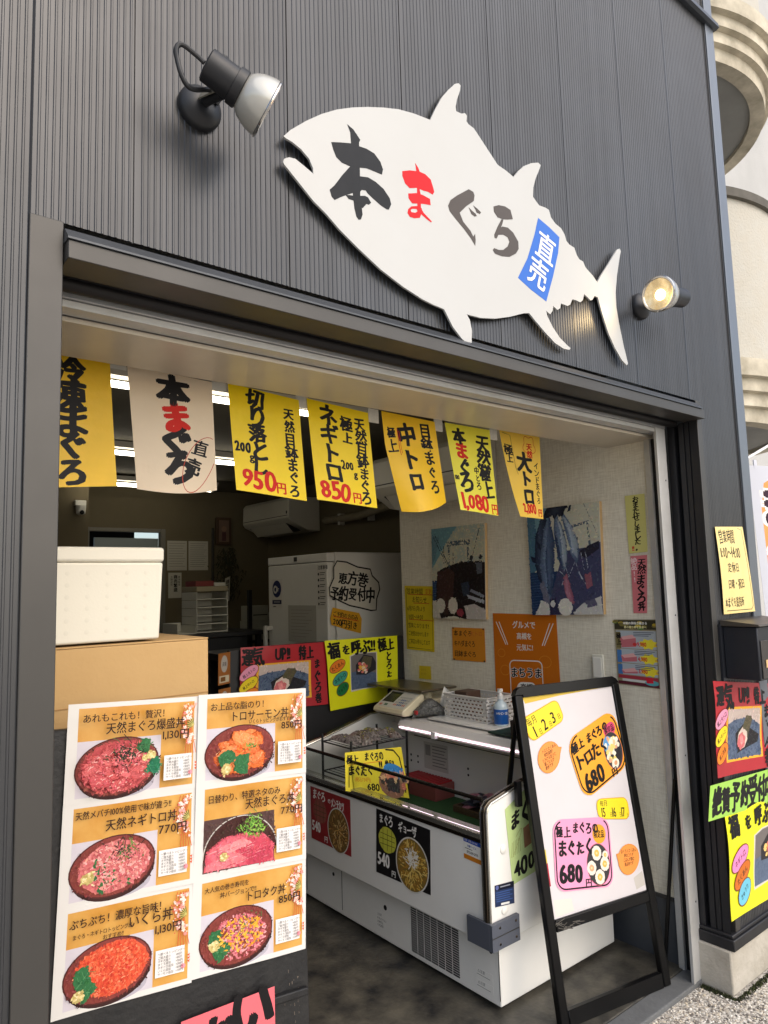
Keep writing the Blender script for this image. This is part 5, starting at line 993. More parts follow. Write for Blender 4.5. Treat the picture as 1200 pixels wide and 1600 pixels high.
for z in (.56, .66, .80):
    q = MB()
    for x in (RX0, RX1): q.tube([(x, RY0, z), (x, RY1, z)], .0035, MW_, n=6)
    for y in (RY0, RY1): q.tube([(RX0, y, z), (RX1, y, z)], .0035, MW_, n=6)
    for k in range(1, 12): q.tube([(RX0+(RX1-RX0)*k/12, RY0, z), (RX0+(RX1-RX0)*k/12, RY1, z)], .0016, MW_, n=5)
    obj('wire_shelf', q, rk)
for k in range(7):
    x = RX0+.045+.043*k; t = thing('clear_pack', ['first', 'second', 'third', 'fourth', 'fifth', 'sixth', 'last'][k]+' clear pack of dark slices along the wire rack from the left', 'food pack', (x, 1.47, .806), 'clear packs on the wire rack')
    rp = random.Random(k+20); T_ = Matrix.Translation((x+rp.uniform(-.012, .012), 1.47+rp.uniform(-.04, .04), .806)) @ Matrix.Rotation(rp.uniform(-.5, .5), 4, 'Z') @ Matrix.Rotation(rp.uniform(-.12, .12), 4, 'X')
    def pillow(W_, L_, H_, mt, n=8, z0=0.):
        vs = []
        for jj in range(n+1):
            for ii in range(n+1):
                u, v = ii/n*2-1, jj/n*2-1; vs.append(T_ @ Vector((u*W_, v*L_, z0+H_*(1-u**4)*(1-v**4)*rp.uniform(.6, 1.25)+.002)))
        return MB().add(vs, [(j*(n+1)+i, j*(n+1)+i+1, (j+1)*(n+1)+i+1, (j+1)*(n+1)+i) for j in range(n) for i in range(n)], mt)
    obj('slices', pillow(.022, .07, .016, mat('dark_slices', (84, 50, 44), rough=.5, noise=.9, scale=70, dark=(40, 26, 26))), t)
    obj('film', pillow(.030, .085, .026, mat('clear_film', (156, 148, 144), rough=.08, noise=1., scale=60, dark=(40, 28, 28), coat=1.), n=10, z0=.001), t, angle=20)
# yellow sign standing in the case
s = Sheet([(1.9108, 1.3000, 0.8063), (2.2433, 1.3000, 0.7784), (2.2522, 1.2700, 0.5449), (1.8954, 1.2800, 0.6454)], bend=lambda x, y: (.012*math.sin(2.4*x)*y, 0, 0), thick=.0008); s.base(mat('case_sign_yellow', (232, 214, 60), rough=.3, noise=.12, scale=9))
s.text('極上', .02, .20, .25, bold=.035, wob=.9, sx=.74); s.text('まぐろの', .32, .15, .22, bold=.035, wob=.9, sx=.68); s.text('まぐたく', .05, .46, .28, bold=.04, wob=.9, sx=.62); s.text('!!', .55, .36, .26, bold=.03); s.text('絶品!!', .66, .33, .19, bold=.03, wob=.8, sx=.6)
s.line('lettering', [(.05,.33),(.62,.26)], .008, ink(220, 110, 40)); s.line('lettering', [(.66,.46),(.92,.40)], .012, ink(220, 80, 40)); s.line('lettering', [(.70,.02),(.84,.05),(.93,.2),(.96,.6),(.95,.9)], .02, BLACK); s.line('lettering', [(.06,.4),(.05,.9)], .012, BLACK)
s.text('680', .32, .84, .22, bold=.03, wob=.5); s.text('(税込734円)', .14, .68, .12, mt=ink(210, 90, 40), sx=.7)
s.ell('photo', .74, .72, .22, .18, ink(150, 110, 90)); s.ell('photo', .80, .48, .18, .085, ink(60, 130, 190), rot=14)
for k in range(34): s.ell('photo', .74+random.gauss(0, .11), .64+random.gauss(0, .06), .045, .04, ink(*random.choice([(224, 150, 120), (232, 190, 150), (206, 120, 100), (216, 170, 130), (60, 56, 56)])), n=8, jit=.25)
s.poly('photo', [(.62,.66),(.74,.72),(.86,.70),(.84,.92),(.64,.90)], ink(60, 56, 58)); s.mottle('photo', 300, .02, 14, (.45, .4, .98, .98))
s.build('case_sign', 'yellow handwritten sign with roll photo standing inside the display case', 'sign')
# stickers on the case
def tile(s, cx_, cy_, rx_, ry_, rgb):
    s.ell('drawing', cx_, cy_, rx_, ry_, ink(*rgb), n=30, jit=.03)
    for k in (-1, 0, 1):
        s.line('drawing', [(cx_-rx_*.85, cy_+k*ry_*.55), (cx_+rx_*.85, cy_+k*ry_*.5)], .007, ink(70, 74, 40)); s.line('drawing', [(cx_+k*rx_*.5, cy_-ry_*.85*s.w/s.h), (cx_+k*rx_*.5, cy_+ry_*.85*s.w/s.h)], .007, ink(70, 74, 40))
def heap(s, cx_, cy_, rx_, ry_, cols, white=False, n=170):
    s.ell('photo', cx_, cy_, rx_*1.06, ry_*1.06, ink(214, 212, 204)); s.ell('photo', cx_, cy_, rx_, ry_, ink(*[int(c*.6) for c in cols[0]]))
    asp = s.w/s.h; off = s.layer()
    for k in range(n):
        a = random.uniform(0, 6.28); r = random.random()**.5*.9; x, y = cx_+rx_*r*math.cos(a), cy_+ry_*r*math.sin(a)*asp; L_ = rx_*random.uniform(.14, .3)
        d = a+random.gauss(0, .5); s.line('photo', [(x-L_*.5*math.cos(d), y-L_*.5*math.sin(d)*asp), (x+L_*.5*math.cos(d), y+L_*.5*math.sin(d)*asp)], rx_*.05, ink(*random.choice(cols)), off=off+k*.000002)
    if white:
        off = s.layer()
        for k in range(60):
            a = random.uniform(0, 6.28); r = random.random()*.42; d = random.uniform(0, 3.14); x, y = cx_-.02+rx_*r*math.cos(a), cy_-.08*asp+ry_*r*math.sin(a)*asp; L_ = rx_*.24; s.line('photo', [(x-L_*.5*math.cos(d), y-L_*.5*math.sin(d)*asp), (x+L_*.5*math.cos(d), y+L_*.5*math.sin(d)*asp)], rx_*.045, ink(230, 226, 214), off=off+k*.000002)
XC = 1.9285
s = Sheet([(1.9285, 1.6209, 0.5951), (1.9285, 1.2934, 0.5973), (1.9285, 1.2935, 0.3518), (1.9285, 1.6175, 0.3542)], thick=.0005); s.base(mat('red_card', (150, 40, 42), rough=.4, noise=.2, scale=20))
s.text('まぐろ', .05, .12, .20, mt=WHITE, bold=.025, wob=.8, sx=.76); s.text('の', .45, .16, .10, mt=WHITE, bold=.02); s.text('メンチカツ', .53, .17, .18, mt=WHITE, bold=.022, wob=.8, sx=.48); tile(s, .24, .42, .18, .17, (150, 84, 74)); s.text('540', .03, .73, .25, mt=WHITE, bold=.03, wob=.5, sx=.72); s.text('円', .34, .90, .12, mt=WHITE, bold=.02)
heap(s, .70, .64, .25, .29, [(196, 150, 80), (150, 104, 56), (90, 60, 40), (214, 180, 120)]); s.build('cutlet_card', 'red price card with white lettering at the far end of the case front', 'price card', 'price cards on the case front')
s = Sheet([(1.9285, 1.1018, 0.6027), (1.9285, 0.7610, 0.5943), (1.9285, 0.7702, 0.3479), (1.9285, 1.1136, 0.3395)], thick=.0005); s.base(mat('black_card', (24, 23, 25), rough=.35))
s.text('まぐろ', .05, .12, .19, mt=WHITE, bold=.018, wob=.8, sx=.66); s.text('ギョーザ', .43, .14, .18, mt=WHITE, bold=.018, wob=.8, sx=.62); tile(s, .22, .43, .17, .15, (196, 196, 70)); s.text('540', .03, .76, .27, mt=WHITE, bold=.03, wob=.5, sx=.72); s.text('円', .30, .92, .11, mt=WHITE, bold=.02)
heap(s, .68, .66, .28, .30, [(214, 176, 84), (176, 130, 50), (226, 196, 110), (150, 108, 44)], True, 240); s.build('dumpling_card', 'black price card with white lettering nearer on the case front', 'price card', 'price cards on the case front')
s = Sheet([(1.9285, 0.5768, 0.6154), (1.9285, 0.4860, 0.6110), (1.9285, 0.4903, 0.5367), (1.9285, 0.5777, 0.5399)], thick=.0004); s.base(ink(222, 222, 216)); s.rect('lettering', 0, 0, 1, .2, ink(30, 70, 160)); s.rect('lettering', 0, .78, 1, 1, ink(196, 120, 30)); s.text('修理・お問い合わせは', .06, .1, .12, mt=WHITE, sx=.72); s.text('冷機サービス', .2, .35, .13, mt=ink(40, 70, 140), sx=.8, bold=.02); s.text('072-629-2775', .18, .63, .16, bold=.03, sx=.8); s.rect('lettering', .08, .47, .5, .5, BLACK)
s.build('service_sticker', 'blue and white service sticker with a phone number near the case corner', 'sticker')
YE = .4505
s = Sheet([(2.0236, 0.4505, 0.7192), (2.205, .4505, .798), (2.205, .4505, .465), (2.0466, 0.4505, 0.4477)], thick=.0006); s.base(mat('pale_green_paper', (186, 206, 140), rough=.45, noise=.15, scale=10))
s.text('まぐろ', .08, .24, .28, bold=.045, wob=1., sx=.8); s.rect('photo', .5, .42, .95, .66, ink(150, 110, 80)); s.text('400円', .08, .83, .28, bold=.04, wob=.5, sx=.95)
for k in range(6): s.line('lettering', [(.12+.05*k, .48), (.06+.06*k, .66)], .010, ink(120, 120, 60))
s.line('lettering', [(.1+.35*math.sin(k*.16), .66-.26*math.sin(k*.13)) for k in range(18)], .010, ink(150, 140, 60)); s.build('green_price_sign', 'pale green handwritten sign on the near end of the case behind the sandwich board', 'price card')
s = Sheet([(1.9519, 0.4505, 0.4714), (2.0547, 0.4505, 0.4612), (2.0526, 0.4505, 0.3836), (1.9503, 0.4505, 0.3978)], thick=.0004); s.base(mat('navy_plate', (34, 48, 82), rough=.3)); s.rect('lettering', 0, 0, 1, .26, ink(20, 24, 40)); s.ell('lettering', .12, .13, .08, .08, ink(90, 100, 150)); s.text('SHOWCASE', .26, .13, .10, mt=ink(170, 174, 186)) if False else None; s.rect('lettering', .28, .1, .8, .15, ink(150, 154, 166)); s.rect('lettering', .30, .86, .74, .96, ink(220, 220, 216))
for j in range(5): s.rect('lettering', .06, .34+.1*j, .9-.12*(j % 2), .38+.1*j, ink(70, 96, 150))
s.build('rating_plate', 'navy rating plate low on the near end of the case above the corner guard', 'label')
# on the canopy shelf
wm = tag(obj('white_board', bx((2.42, .86, .8845), (2.69, 1.30, .892), mat('white_sheet_board', (222, 222, 218), rough=.4)), bevel=.002), 'flat white cutting board under the basket on the case shelf', 'board')
gm = tag(obj('dark_green_mat', bx((2.38, .50, .8845), (2.67, .859, .890), mat('dark_green_rubber', (20, 52, 42), rough=.7)), bevel=.002), 'dark green rubber mat at the near end of the case shelf', 'mat')
sc_ = thing('weighing_scale', 'cream electronic weighing scale with sloped keypad on the case shelf', 'scale', (2.48, 1.47, .8845)); M_SC = mat('scale_cream', (218, 208, 176), rough=.4)
# the console: a sloped wedge facing -x
SX0, SX1, SY0, SY1 = 2.33, 2.47, 1.39, 1.63
obj('console', MB().prism([(SX0, .905), (SX0+.008, .923), (SX1, .995), (SX1+.012, .985), (SX1+.012, .893), (SX0+.02, .893)], lambda u, v, w: (u, w, v), SY0, SY1, M_SC), sc_, bevel=.005)
sl_ = lambda x: .923+(x-SX0-.008)*(.995-.923)/(SX1-SX0-.008)
s = Sheet([(SX1-.008, SY1-.012, sl_(SX1-.008)+.0015), (SX1-.008, SY0+.012, sl_(SX1-.008)+.0015), (SX0+.016, SY0+.012, sl_(SX0+.016)+.0015), (SX0+.016, SY1-.012, sl_(SX0+.016)+.0015)], thick=.001); s.base(mat('scale_face', (206, 204, 192), rough=.4))
s.rect('display', .03, .06, .46, .70, mat('lcd_dark', (56, 60, 44), rough=.15)); s.rect('key', .05, .82, .14, .94, ink(214, 120, 90)); s.rect('key', .22, .80, .34, .92, ink(90, 120, 90))
for i in range(7):
    for j in range(4): s.rect('key', .52+.062*i, .30+.15*j, .565+.062*i, .40+.15*j, ink(*((90, 110, 150) if 1 < i < 5 and j > 0 else ((206, 130, 110) if j == 3 else (176, 176, 168)))))
s.build('x', None, None, parent=sc_, sheet='keypad_face')
obj('platform_base', bx((SX1+.013, SY0+.01, .893), (2.68, SY1+.04, .955), M_SC), sc_, bevel=.006)
obj('weighing_plate', bx((SX1-.02, SY0-.02, 1.000), (2.70, SY1+.20, 1.012), mat('plate_steel', (120, 112, 96), rough=.3, metal=.8)), sc_, bevel=.004)
obj('plate_post', MB().tube([(2.58, 1.48, .9555), (2.58, 1.48, .9998)], .03, M_SC, n=16), sc_)
obj('foot', bx((SX0+.03, SY0+.02, .8845), (2.66, SY1-.02, .8925), M_ACD), sc_)
ft = MB(); 
# crumpled mesh bag
bag = thing('mesh_bag', 'grey patterned net bag with a red tag lying between scale and basket', 'bag', (2.45, 1.24, .8845)); mbm = mat('net_bag_grey', (126, 126, 122), rough=.6, noise=1., scale=110, dark=(40, 40, 40), bump=.5, bscale=120)
q = MB(); N_, K_ = 14, 22; vs = []
for i in range(N_+1):
    t_ = i/N_; cxp, cyp = 2.40+.15*t_, 1.385-.10*t_; rr = .034*math.sin(math.pi*min(1, .08+t_*.95))**.6+.004
    for k in range(K_):
        a = 6.283*k/K_; w_ = 1+.16*math.sin(3*a+7*t_)+.08*math.sin(7*a+13*t_); vs.append((cxp+.45*rr*w_*math.cos(a), cyp+1.2*rr*w_*math.cos(a)*.9, .8875+max(0, (.042+.02*t_)*(1+math.sin(a))*w_*.75*math.sin(math.pi*min(1, .15+t_*.8)))))
q.add(vs, [(i*K_+k, i*K_+(k+1) % K_, (i+1)*K_+(k+1) % K_, (i+1)*K_+k) for i in range(N_) for k in range(K_)], mbm); obj('net', q, bag)
q = MB(); rnd = random.Random(9)
for k in range(26):
    a = rnd.uniform(2.2, 5); L_ = rnd.uniform(.02, .05); q.tube([(2.41, 1.375, .90), (2.41+L_*math.cos(a)*.5, 1.375-L_*.2, .90+L_*.3*math.sin(k)), (2.41+L_*math.cos(a), 1.375-L_*.4, .888)], .0025, mbm, n=5)
obj('fringe', q, bag); obj('tag', bx((2.385, 1.345, .905), (2.397, 1.361, .923), mat('red_plastic', (170, 36, 40))), bag)
tis = MB(); tis.add([(2.53, 1.33, .93), (2.58, 1.27, .93), (2.55, 1.31, 1.03), (2.57, 1.26, .99), (2.52, 1.30, .99)], [(0,1,2),(1,3,2),(0,2,4)], mat('tissue', (226, 224, 216), rough=.9)); tag(obj('tissue', tis, smooth=False, recalc=False), 'white tissue poking up behind the net bag', 'tissue')
# slotted plastic basket
pb = thing('plastic_basket', 'white slotted plastic basket on the case shelf', 'basket', (2.585, 1.1, .893)); mp_ = mat('basket_white', (214, 212, 206), rough=.35)
BX0, BX1, BY0, BY1, BZ0, BZ1 = 2.49, 2.68, .965, 1.245, .8935, 1.005
def slotted(ax, fixed, a0, a1, z0, z1, rows, n):
    """a wall with rows of real slots, built as bars"""
    q = MB(); hgt = (z1-z0)/(rows*2+1); L_ = (a1-a0)
    def seg(u0, u1, v0, v1):
        if ax == 'x': q.box((fixed, u0, v0), (fixed+.003, u1, v1), mp_)
        else: q.box((u0, fixed, v0), (u1, fixed+.003, v1), mp_)
    seg(a0, a1, z0, z0+hgt); seg(a0, a1, z1-hgt*1.2, z1)
    for r in range(rows):
        zz = z0+hgt*(1+2*r); w_ = L_/n
        if r < rows-1: seg(a0, a1, zz+hgt*.9, zz+hgt*2)
        for k in range(n+1):
            c_ = a0+w_*(k+(.5 if r % 2 else 0)); seg(max(a0, c_-w_*.18), min(a1, c_+w_*.18), zz, zz+hgt*.95 if r < rows-1 else zz+hgt*.8)
    return q
for nm, q in (('long', slotted('x', BX0, BY0, BY1, BZ0, BZ1, 6, 11)), ('long', slotted('x', BX1, BY0, BY1, BZ0, BZ1, 6, 11)), ('short', slotted('y', BY0-.003, BX0, BX1, BZ0, BZ1, 6, 7)), ('short', slotted('y', BY1, BX0, BX1, BZ0, BZ1, 6, 7))): obj('side_wall', q, pb, smooth=False)
obj('bottom', bx((BX0, BY0, BZ0-.003), (BX1, BY1, BZ0-.0003), mp_), pb)
rim = MB().box((BX0-.006, BY0-.008, BZ1), (BX0+.006, BY1+.008, BZ1+.006), mp_).box((BX1-.003, BY0-.008, BZ1), (BX1+.009, BY1+.008, BZ1+.006), mp_).box((BX0+.0062, BY0-.008, BZ1), (BX1-.0032, BY0+.003, BZ1+.006), mp_).box((BX0+.0062, BY1-.003, BZ1), (BX1-.0032, BY1+.008, BZ1+.006), mp_); obj('rim', rim, pb, bevel=.002)
tag(obj('brown_packet', MB().box((2.53, 1.13, .90), (2.64, 1.23, .97), mat('brown_kraft', (112, 84, 62), rough=.6, noise=.4, scale=20)).box((2.54, 1.14, .971), (2.64, 1.225, 1.018), mat('brown_dark', (80, 60, 48), rough=.5)), bevel=.003), 'brown packet sticking out of the white basket', 'packet')
# sanitizer bottle
sb = thing('sanitizer_bottle', 'clear pump bottle of hand gel with a blue label beside the basket', 'bottle', (2.50, .775, .892)); bxp, byp = 2.525, .905
obj('bottle', MB().lathe((bxp, byp, .8915), (0, 0, 1), [(0, .030), (.004, .034), (.085, .034), (.100, .028), (.112, .014), (.12, .013)], mat('bottle_clear', (196, 214, 222), rough=.15, coat=.5), n=28), sb)
obj('label', MB().lathe((bxp, byp, .9005), (0, 0, 1), [(0, .0343), (.001, .0346), (.066, .0346), (.067, .0343)], mat('bottle_label_blue', (34, 92, 170), rough=.3), n=28, cap=(False, False)), sb)
q = MB(); 
for i, ch in enumerate('HAND GEL'):
    if ch == ' ': continue
    vs, fs = glyph(ch); a0_ = math.radians(232-15*0)
    ang = math.radians(190+13.5*i); w0 = .016
    q.add([(bxp+.0352*math.cos(ang+(x-.3)*w0/.035), byp+.0352*math.sin(ang+(x-.3)*w0/.035), .945+y*w0) for x, y in vs], fs, WHITE)
obj('lettering', q, sb, smooth=False, recalc=False)
obj('pump', MB().lathe((bxp, byp, 1.0118), (0, 0, 1), [(0, .015), (.018, .015), (.020, .008), (.032, .005), (.034, .013), (.046, .013)], mat('pump_white', (230, 230, 226), rough=.3), n=22).tube([(bxp, byp, 1.052), (bxp-.015, byp-.012, 1.054), (bxp-.034, byp-.026, 1.048)], .0055, mat('pump_white', (230, 230, 226)), n=10), sb)
db = thing('dark_basket', 'dark brown woven basket at the near end of the case shelf', 'basket', (2.47, .66, .8905)); mdb = mat('dark_wicker', (46, 36, 32), rough=.75, noise=.9, scale=100, bump=.7, bscale=120)
dbo = MB().prism([(-.08, 0), (.08, 0), (.095, .065), (.089, .065), (.076, .005), (-.076, .005), (-.089, .065), (-.095, .065)], lambda u, v, w: (2.47+u, w, .8905+v), .56, .72, mdb); obj('weave', dbo, db); obj('end_wall', MB().box((2.385, .553, .891), (2.555, .559, .955), mdb).box((2.385, .721, .891), (2.555, .727, .955), mdb), db)
# ================================================================ sandwich board
AO, AU, AV, AN = Vector((2.062, .274, .02)), Vector((math.cos(-.183), math.sin(-.183), 0)), None, None
_B = Vector((-math.sin(-.183), math.cos(-.183), 0)); AV = Vector((0, 0, math.cos(.153)))+_B*math.sin(.153); AN = AU.cross(AV)
def ap(u, v, d=0.): return AO+AU*u+AV*v+AN*d
M_AB = mat('board_black', (11, 11, 12), rough=.3, noise=.3, scale=14, dark=(18, 18, 19), spec=.22); M_PAN = mat('board_white', (206, 201, 203), rough=.4, noise=.3, scale=4, dark=(192, 184, 182), bump=.06, bscale=9)
ab = thing('sandwich_board', 'black framed white sandwich board with stickers in front of the display case', 'sandwich board', (2.3, .25, FZ))
WB, HB = .545, 1.145
def bar(u0, v0, u1, v1, d0, d1, mt=None):
    return MB().prism([(u0,v0),(u1,v0),(u1,v1),(u0,v1)], lambda u, v, d: tuple(ap(u, v, d)), d0, d1, mt or M_AB)
fr_ = []
obj('side_rail', bar(0, 0, .038, HB-.03, -.022, .006), ab, bevel=.005); obj('side_rail', bar(WB-.038, 0, WB, HB-.03, -.022, .006), ab, bevel=.005)
cn_ = [(0, HB-.0295), (.012, HB-.010), (.032, HB), (WB-.032, HB), (WB-.012, HB-.010), (WB, HB-.0295), (WB-.038, HB-.0296), (WB-.0385, HB-.040), (.0385, HB-.040), (.038, HB-.0296)]
obj('top_rail', MB().prism(cn_, lambda u, v, d: tuple(ap(u, v, d)), -.022, .006, M_AB), ab, bevel=.004)
obj('cross_rail', bar(.0385, .295, WB-.0385, .335, -.020, .008), ab, bevel=.004)
obj('foot_rail', bar(.0385, .0, WB-.0385, .05, -.020, .005), ab, bevel=.004)
tw = MB(); rnd = random.Random(12)
for k in range(16):
    u = .03+rnd.uniform(0, .10); v = .315+rnd.gauss(0, .010); a = rnd.uniform(-1, 1); L_ = rnd.uniform(.02, .05); w_ = .002
    tw.add([tuple(ap(u, v, .0095)), tuple(ap(u+L_*math.cos(a), v+L_*math.sin(a)*.5, .0095)), tuple(ap(u+L_*math.cos(a), v+L_*math.sin(a)*.5+w_, .0095)), tuple(ap(u, v+w_, .0095))], [(0,1,2,3)], mat('old_tape', (96, 92, 86), rough=.3))
obj('tape_wrap', tw, ab, smooth=False, recalc=False)['kind'] = 'stuff'
s = Sheet([ap(.0386, HB-.0405, -.002), ap(WB-.0386, HB-.0405, -.002), ap(WB-.0386, .3355, -.002), ap(.0386, .3355, -.002)], thick=.006); s.base(M_PAN)
s.poly('worn_edge', [(.0, .0), (.9, .0), (.4, .012), (.02, .03)], ink(206, 176, 70)); s.rect('yellow_backing', .0, .70, .016, .76, ink(206, 186, 40)); s.rect('red_backing', .0, .76, .018, .86, ink(170, 30, 50)); s.poly('tape_patch', [(.88,.93),(.99,.91),(.995,.975),(.89,.985)], mat('old_tape_pale', (190, 184, 176), rough=.25)); s.poly('tape_corner', [(.02,.92),(.2,.935),(.21,.99),(.02,.995)], mat('old_tape_pale2', (214, 206, 196), rough=.3))
s.build('x', None, None, parent=ab, sheet='panel')
# rear legs folding back
for u in (.02, WB-.02):
    p0, p1 = ap(u, HB-.10, -.03), ap(u, 0, 0)+_B*.42; p1.z = FZ; obj('rear_leg', MB().tube([p0, p1], .010, M_AB, n=8), ab)
obj('rear_bar', MB().tube([ap(.02, 0, 0)+_B*.40+Vector((0,0,.06)), ap(WB-.02, 0, 0)+_B*.40+Vector((0,0,.06))], .008, M_AB, n=8), ab)
obj('hinge', bx(tuple(ap(-.03, .72, -.03)), tuple(ap(-.004, .72, -.03)+Vector((0, .02, .09))), M_AB), ab)
def sticker(cs, mt, r, label, texts, deco=None, outline=None, cat='sticker', name='board_sticker', edge=None):
    s = Sheet(cs, thick=.0006); s.base(mt, r=r, outline=outline)
    if deco: deco(s)
    for kw in texts:
        a = dict(kw); s.text(a.pop('t'), a.pop('x'), a.pop('y'), a.pop('s'), **a)
    s.build(name, label, cat, 'stickers on the sandwich board', 'paper'); return s
def rrect_line(s, x0, y0, x1, y1, r, wd, mt, part='lettering', gap=None):
    q = []; ry = r*s.w/s.h
    for cx_, cy_, a0 in ((x1-r, y0+ry, -90), (x1-r, y1-ry, 0), (x0+r, y1-ry, 90), (x0+r, y0+ry, 180)):
        for k in range(7): a = R(a0+15*k); q.append((cx_+r*math.cos(a), cy_+ry*math.sin(a)))
    if gap: q = q[gap[0]:gap[1]]; s.line(part, q, wd, mt)
    else: s.line(part, q, wd, mt, closed=True)
YEL = mat('sticker_yellow', (238, 212, 28), rough=.4, noise=.12, scale=12); ORG = mat('sticker_orange', (240, 146, 62), rough=.4, noise=.12, scale=12); AMB = mat('sticker_amber', (240, 160, 24), rough=.4, noise=.12, scale=12); PNK = mat('sticker_pink', (236, 150, 186), rough=.4, noise=.12, scale=12)
e_o = ink(206, 130, 40)
sticker([(2.1061, 0.4247, 1.0355), (2.2938, 0.3991, 1.0938), (2.3165, 0.3820, 1.0120), (2.1383, 0.4048, 0.9465)], YEL, .14, 'upper yellow date sticker tilted at the top left of the sandwich board',
    [H('毎月', .08, .26, .36, wob=.5, sx=.78), H('1', .16, .70, .66, sx=.8, bold=.012), H('日', .27, .82, .28, wob=.3, sx=.7), H('2', .40, .66, .68, wob=.3, sx=.8, bold=.012), H('日', .57, .79, .26, sx=.7), H('3', .67, .62, .68, wob=.3, sx=.8, bold=.012), H('日', .84, .72, .26, sx=.7)], lambda s: rrect_line(s, .012, .02, .988, .98, .13, .012, e_o))
bub = [(.5+.5*math.cos(k*.2618), .5+.5*math.sin(k*.2618)) for k in range(24)]; bub1 = [(1.07, .28) if k == 23 else p for k, p in enumerate(bub)]; bub2 = [(-.06, .27) if k == 13 else p for k, p in enumerate(bub)]
def lines5(s, ts, rot):
    for j, t in enumerate(ts): s.text(t, .5, .22+.14*j, .135, mid=True, sx=.66, rot=rot, wob=.4, bold=.008)
sticker([(2.1611, 0.3994, 0.9390), (2.2750, 0.3793, 0.9457), (2.2520, 0.3662, 0.8348), (2.1454, 0.3848, 0.8274)], ORG, 0, 'upper round orange bubble sticker below the tilted yellow date',
    [], lambda s: (s.line('lettering', [(.5+(x-.5)*.97, .5+(y-.5)*.97) for x, y in bub1], .016, e_o, closed=True), lines5(s, ('トロとたくあん', '相性抜群！', 'とろける旨さと', '歯ごたえが', '絶妙です'), 14)), outline=bub1)
def roll_disc(s, cx_, cy_, rx_, ry_, kind):
    s.ell('photo', cx_, cy_, rx_*1.03, ry_*1.03, ink(200, 90, 110)); s.ell('photo', cx_, cy_, rx_, ry_, ink(56, 54, 56)); asp = s.w/s.h
    if kind == 0:
        s.ell('photo', cx_-rx_*.35, cy_-ry_*asp*.45, rx_*.55, ry_*.45, ink(90, 150, 200))
        for k in range(60):
            a = random.uniform(0, 6.28); r = random.random()**.5*.8; x, y = cx_+rx_*r*math.cos(a), cy_+ry_*asp*r*math.sin(a)
            if (x-cx_)/rx_ > .1 and (y-cy_)/(ry_*asp) > -.05: continue
            s.ell('photo', x, y, rx_*.17, ry_*.14, ink(*random.choice([(236, 222, 196), (226, 196, 150), (240, 232, 214), (214, 160, 130), (226, 206, 120)])), n=8, jit=.2)
        s.poly('photo', [(cx_+rx_*.0, cy_+ry_*asp*.3), (cx_+rx_*.75, cy_+ry_*asp*.05), (cx_+rx_*.7, cy_+ry_*asp*.5), (cx_+rx_*.25, cy_+ry_*asp*.75)], ink(44, 42, 46)); s.ell('photo', cx_-rx_*.2, cy_+ry_*asp*.68, rx_*.42, ry_*.26, ink(238, 226, 206)); s.ell('photo', cx_-rx_*.15, cy_+ry_*asp*.66, rx_*.18, ry_*.12, ink(206, 150, 110))
    else:
        for x, y, r in ((-.1,-.55,.42),(.55,.0,.40),(-.62,.15,.40),(.05,.62,.42),(.75,-.5,.25)):
            if x*x+y*y > .75: x *= .86; y *= .86
            s.ell('photo', cx_+rx_*x, cy_+ry_*asp*y, rx_*r, ry_*r*.86, ink(232, 218, 204), jit=.06); s.ell('photo', cx_+rx_*x, cy_+ry_*asp*y, rx_*r*.5, ry_*r*.42, ink(*random.choice([(206, 160, 120), (216, 176, 80), (196, 120, 110)])), jit=.12); s.ell('photo', cx_+rx_*x*1.02, cy_+ry_*asp*y, rx_*r*.2, ry_*r*.16, ink(226, 206, 150), jit=.2)
sticker([(2.3009, 0.3726, 0.9330), (2.5709, 0.3372, 1.0262), (2.6066, 0.2965, 0.8087), (2.3425, 0.3297, 0.7086)], AMB, .2, 'amber price sticker tilted at the upper right of the sandwich board',
    [H('極上', .05, .18, .19, bold=.04, wob=.9, sx=.85), H('まぐろの', .35, .17, .18, bold=.04, wob=.9, sx=.78), H('トロたく', .05, .43, .24, bold=.042, wob=.8, sx=.86), H('680', .09, .78, .38, bold=.035, wob=.4, sx=.82), H('円', .62, .93, .15, bold=.03)],
    lambda s: (rrect_line(s, .03, .03, .97, .97, .19, .022, BLACK, gap=(3, 28)), s.rect('pill', .70, .17, .94, .38, ink(206, 70, 110), r=.08), s.text('限定品', .72, .275, .13, sx=.62, bold=.02), roll_disc(s, .775, .62, .175, .245, 0)))
sticker([(2.3981, 0.3194, 0.7089), (2.5593, 0.2867, 0.6904), (2.5537, 0.2749, 0.6087), (2.3924, 0.3091, 0.6363)], YEL, .16, 'lower yellow date sticker lying level on the sandwich board',
    [H('毎月', .10, .24, .30, wob=.4, sx=.85), H('15', .12, .66, .62, sx=.62, bold=.012), H('日', .37, .78, .24, sx=.8), H('16', .45, .66, .62, sx=.62, bold=.012), H('日', .67, .78, .24, sx=.7), H('17', .74, .66, .6, sx=.60, bold=.012), H('日', .91, .8, .2, sx=.6)], lambda s: rrect_line(s, .012, .02, .988, .98, .15, .012, e_o))
sticker([(2.1737, 0.3551, 0.6716), (2.4454, 0.2993, 0.6364), (2.4108, 0.2682, 0.3973), (2.1364, 0.3247, 0.4338)], PNK, .16, 'pink price sticker at the lower left of the sandwich board',
    [H('極上', .04, .18, .19, bold=.04, wob=.9, sx=.82), H('まぐろの', .33, .14, .18, bold=.04, wob=.9, sx=.74), H('まぐたく', .07, .41, .23, bold=.042, wob=.8, sx=.76), H('680', .07, .76, .36, bold=.04, wob=.4, sx=.80), H('円', .50, .91, .13, bold=.03)],
    lambda s: (rrect_line(s, .03, .03, .97, .97, .14, .02, BLACK, gap=(2, 27)), s.ell('pill', .80, .24, .12, .12, ink(232, 160, 40)), s.text('限定品', .70, .24, .12, sx=.62, bold=.02), roll_disc(s, .75, .67, .20, .25, 1)))
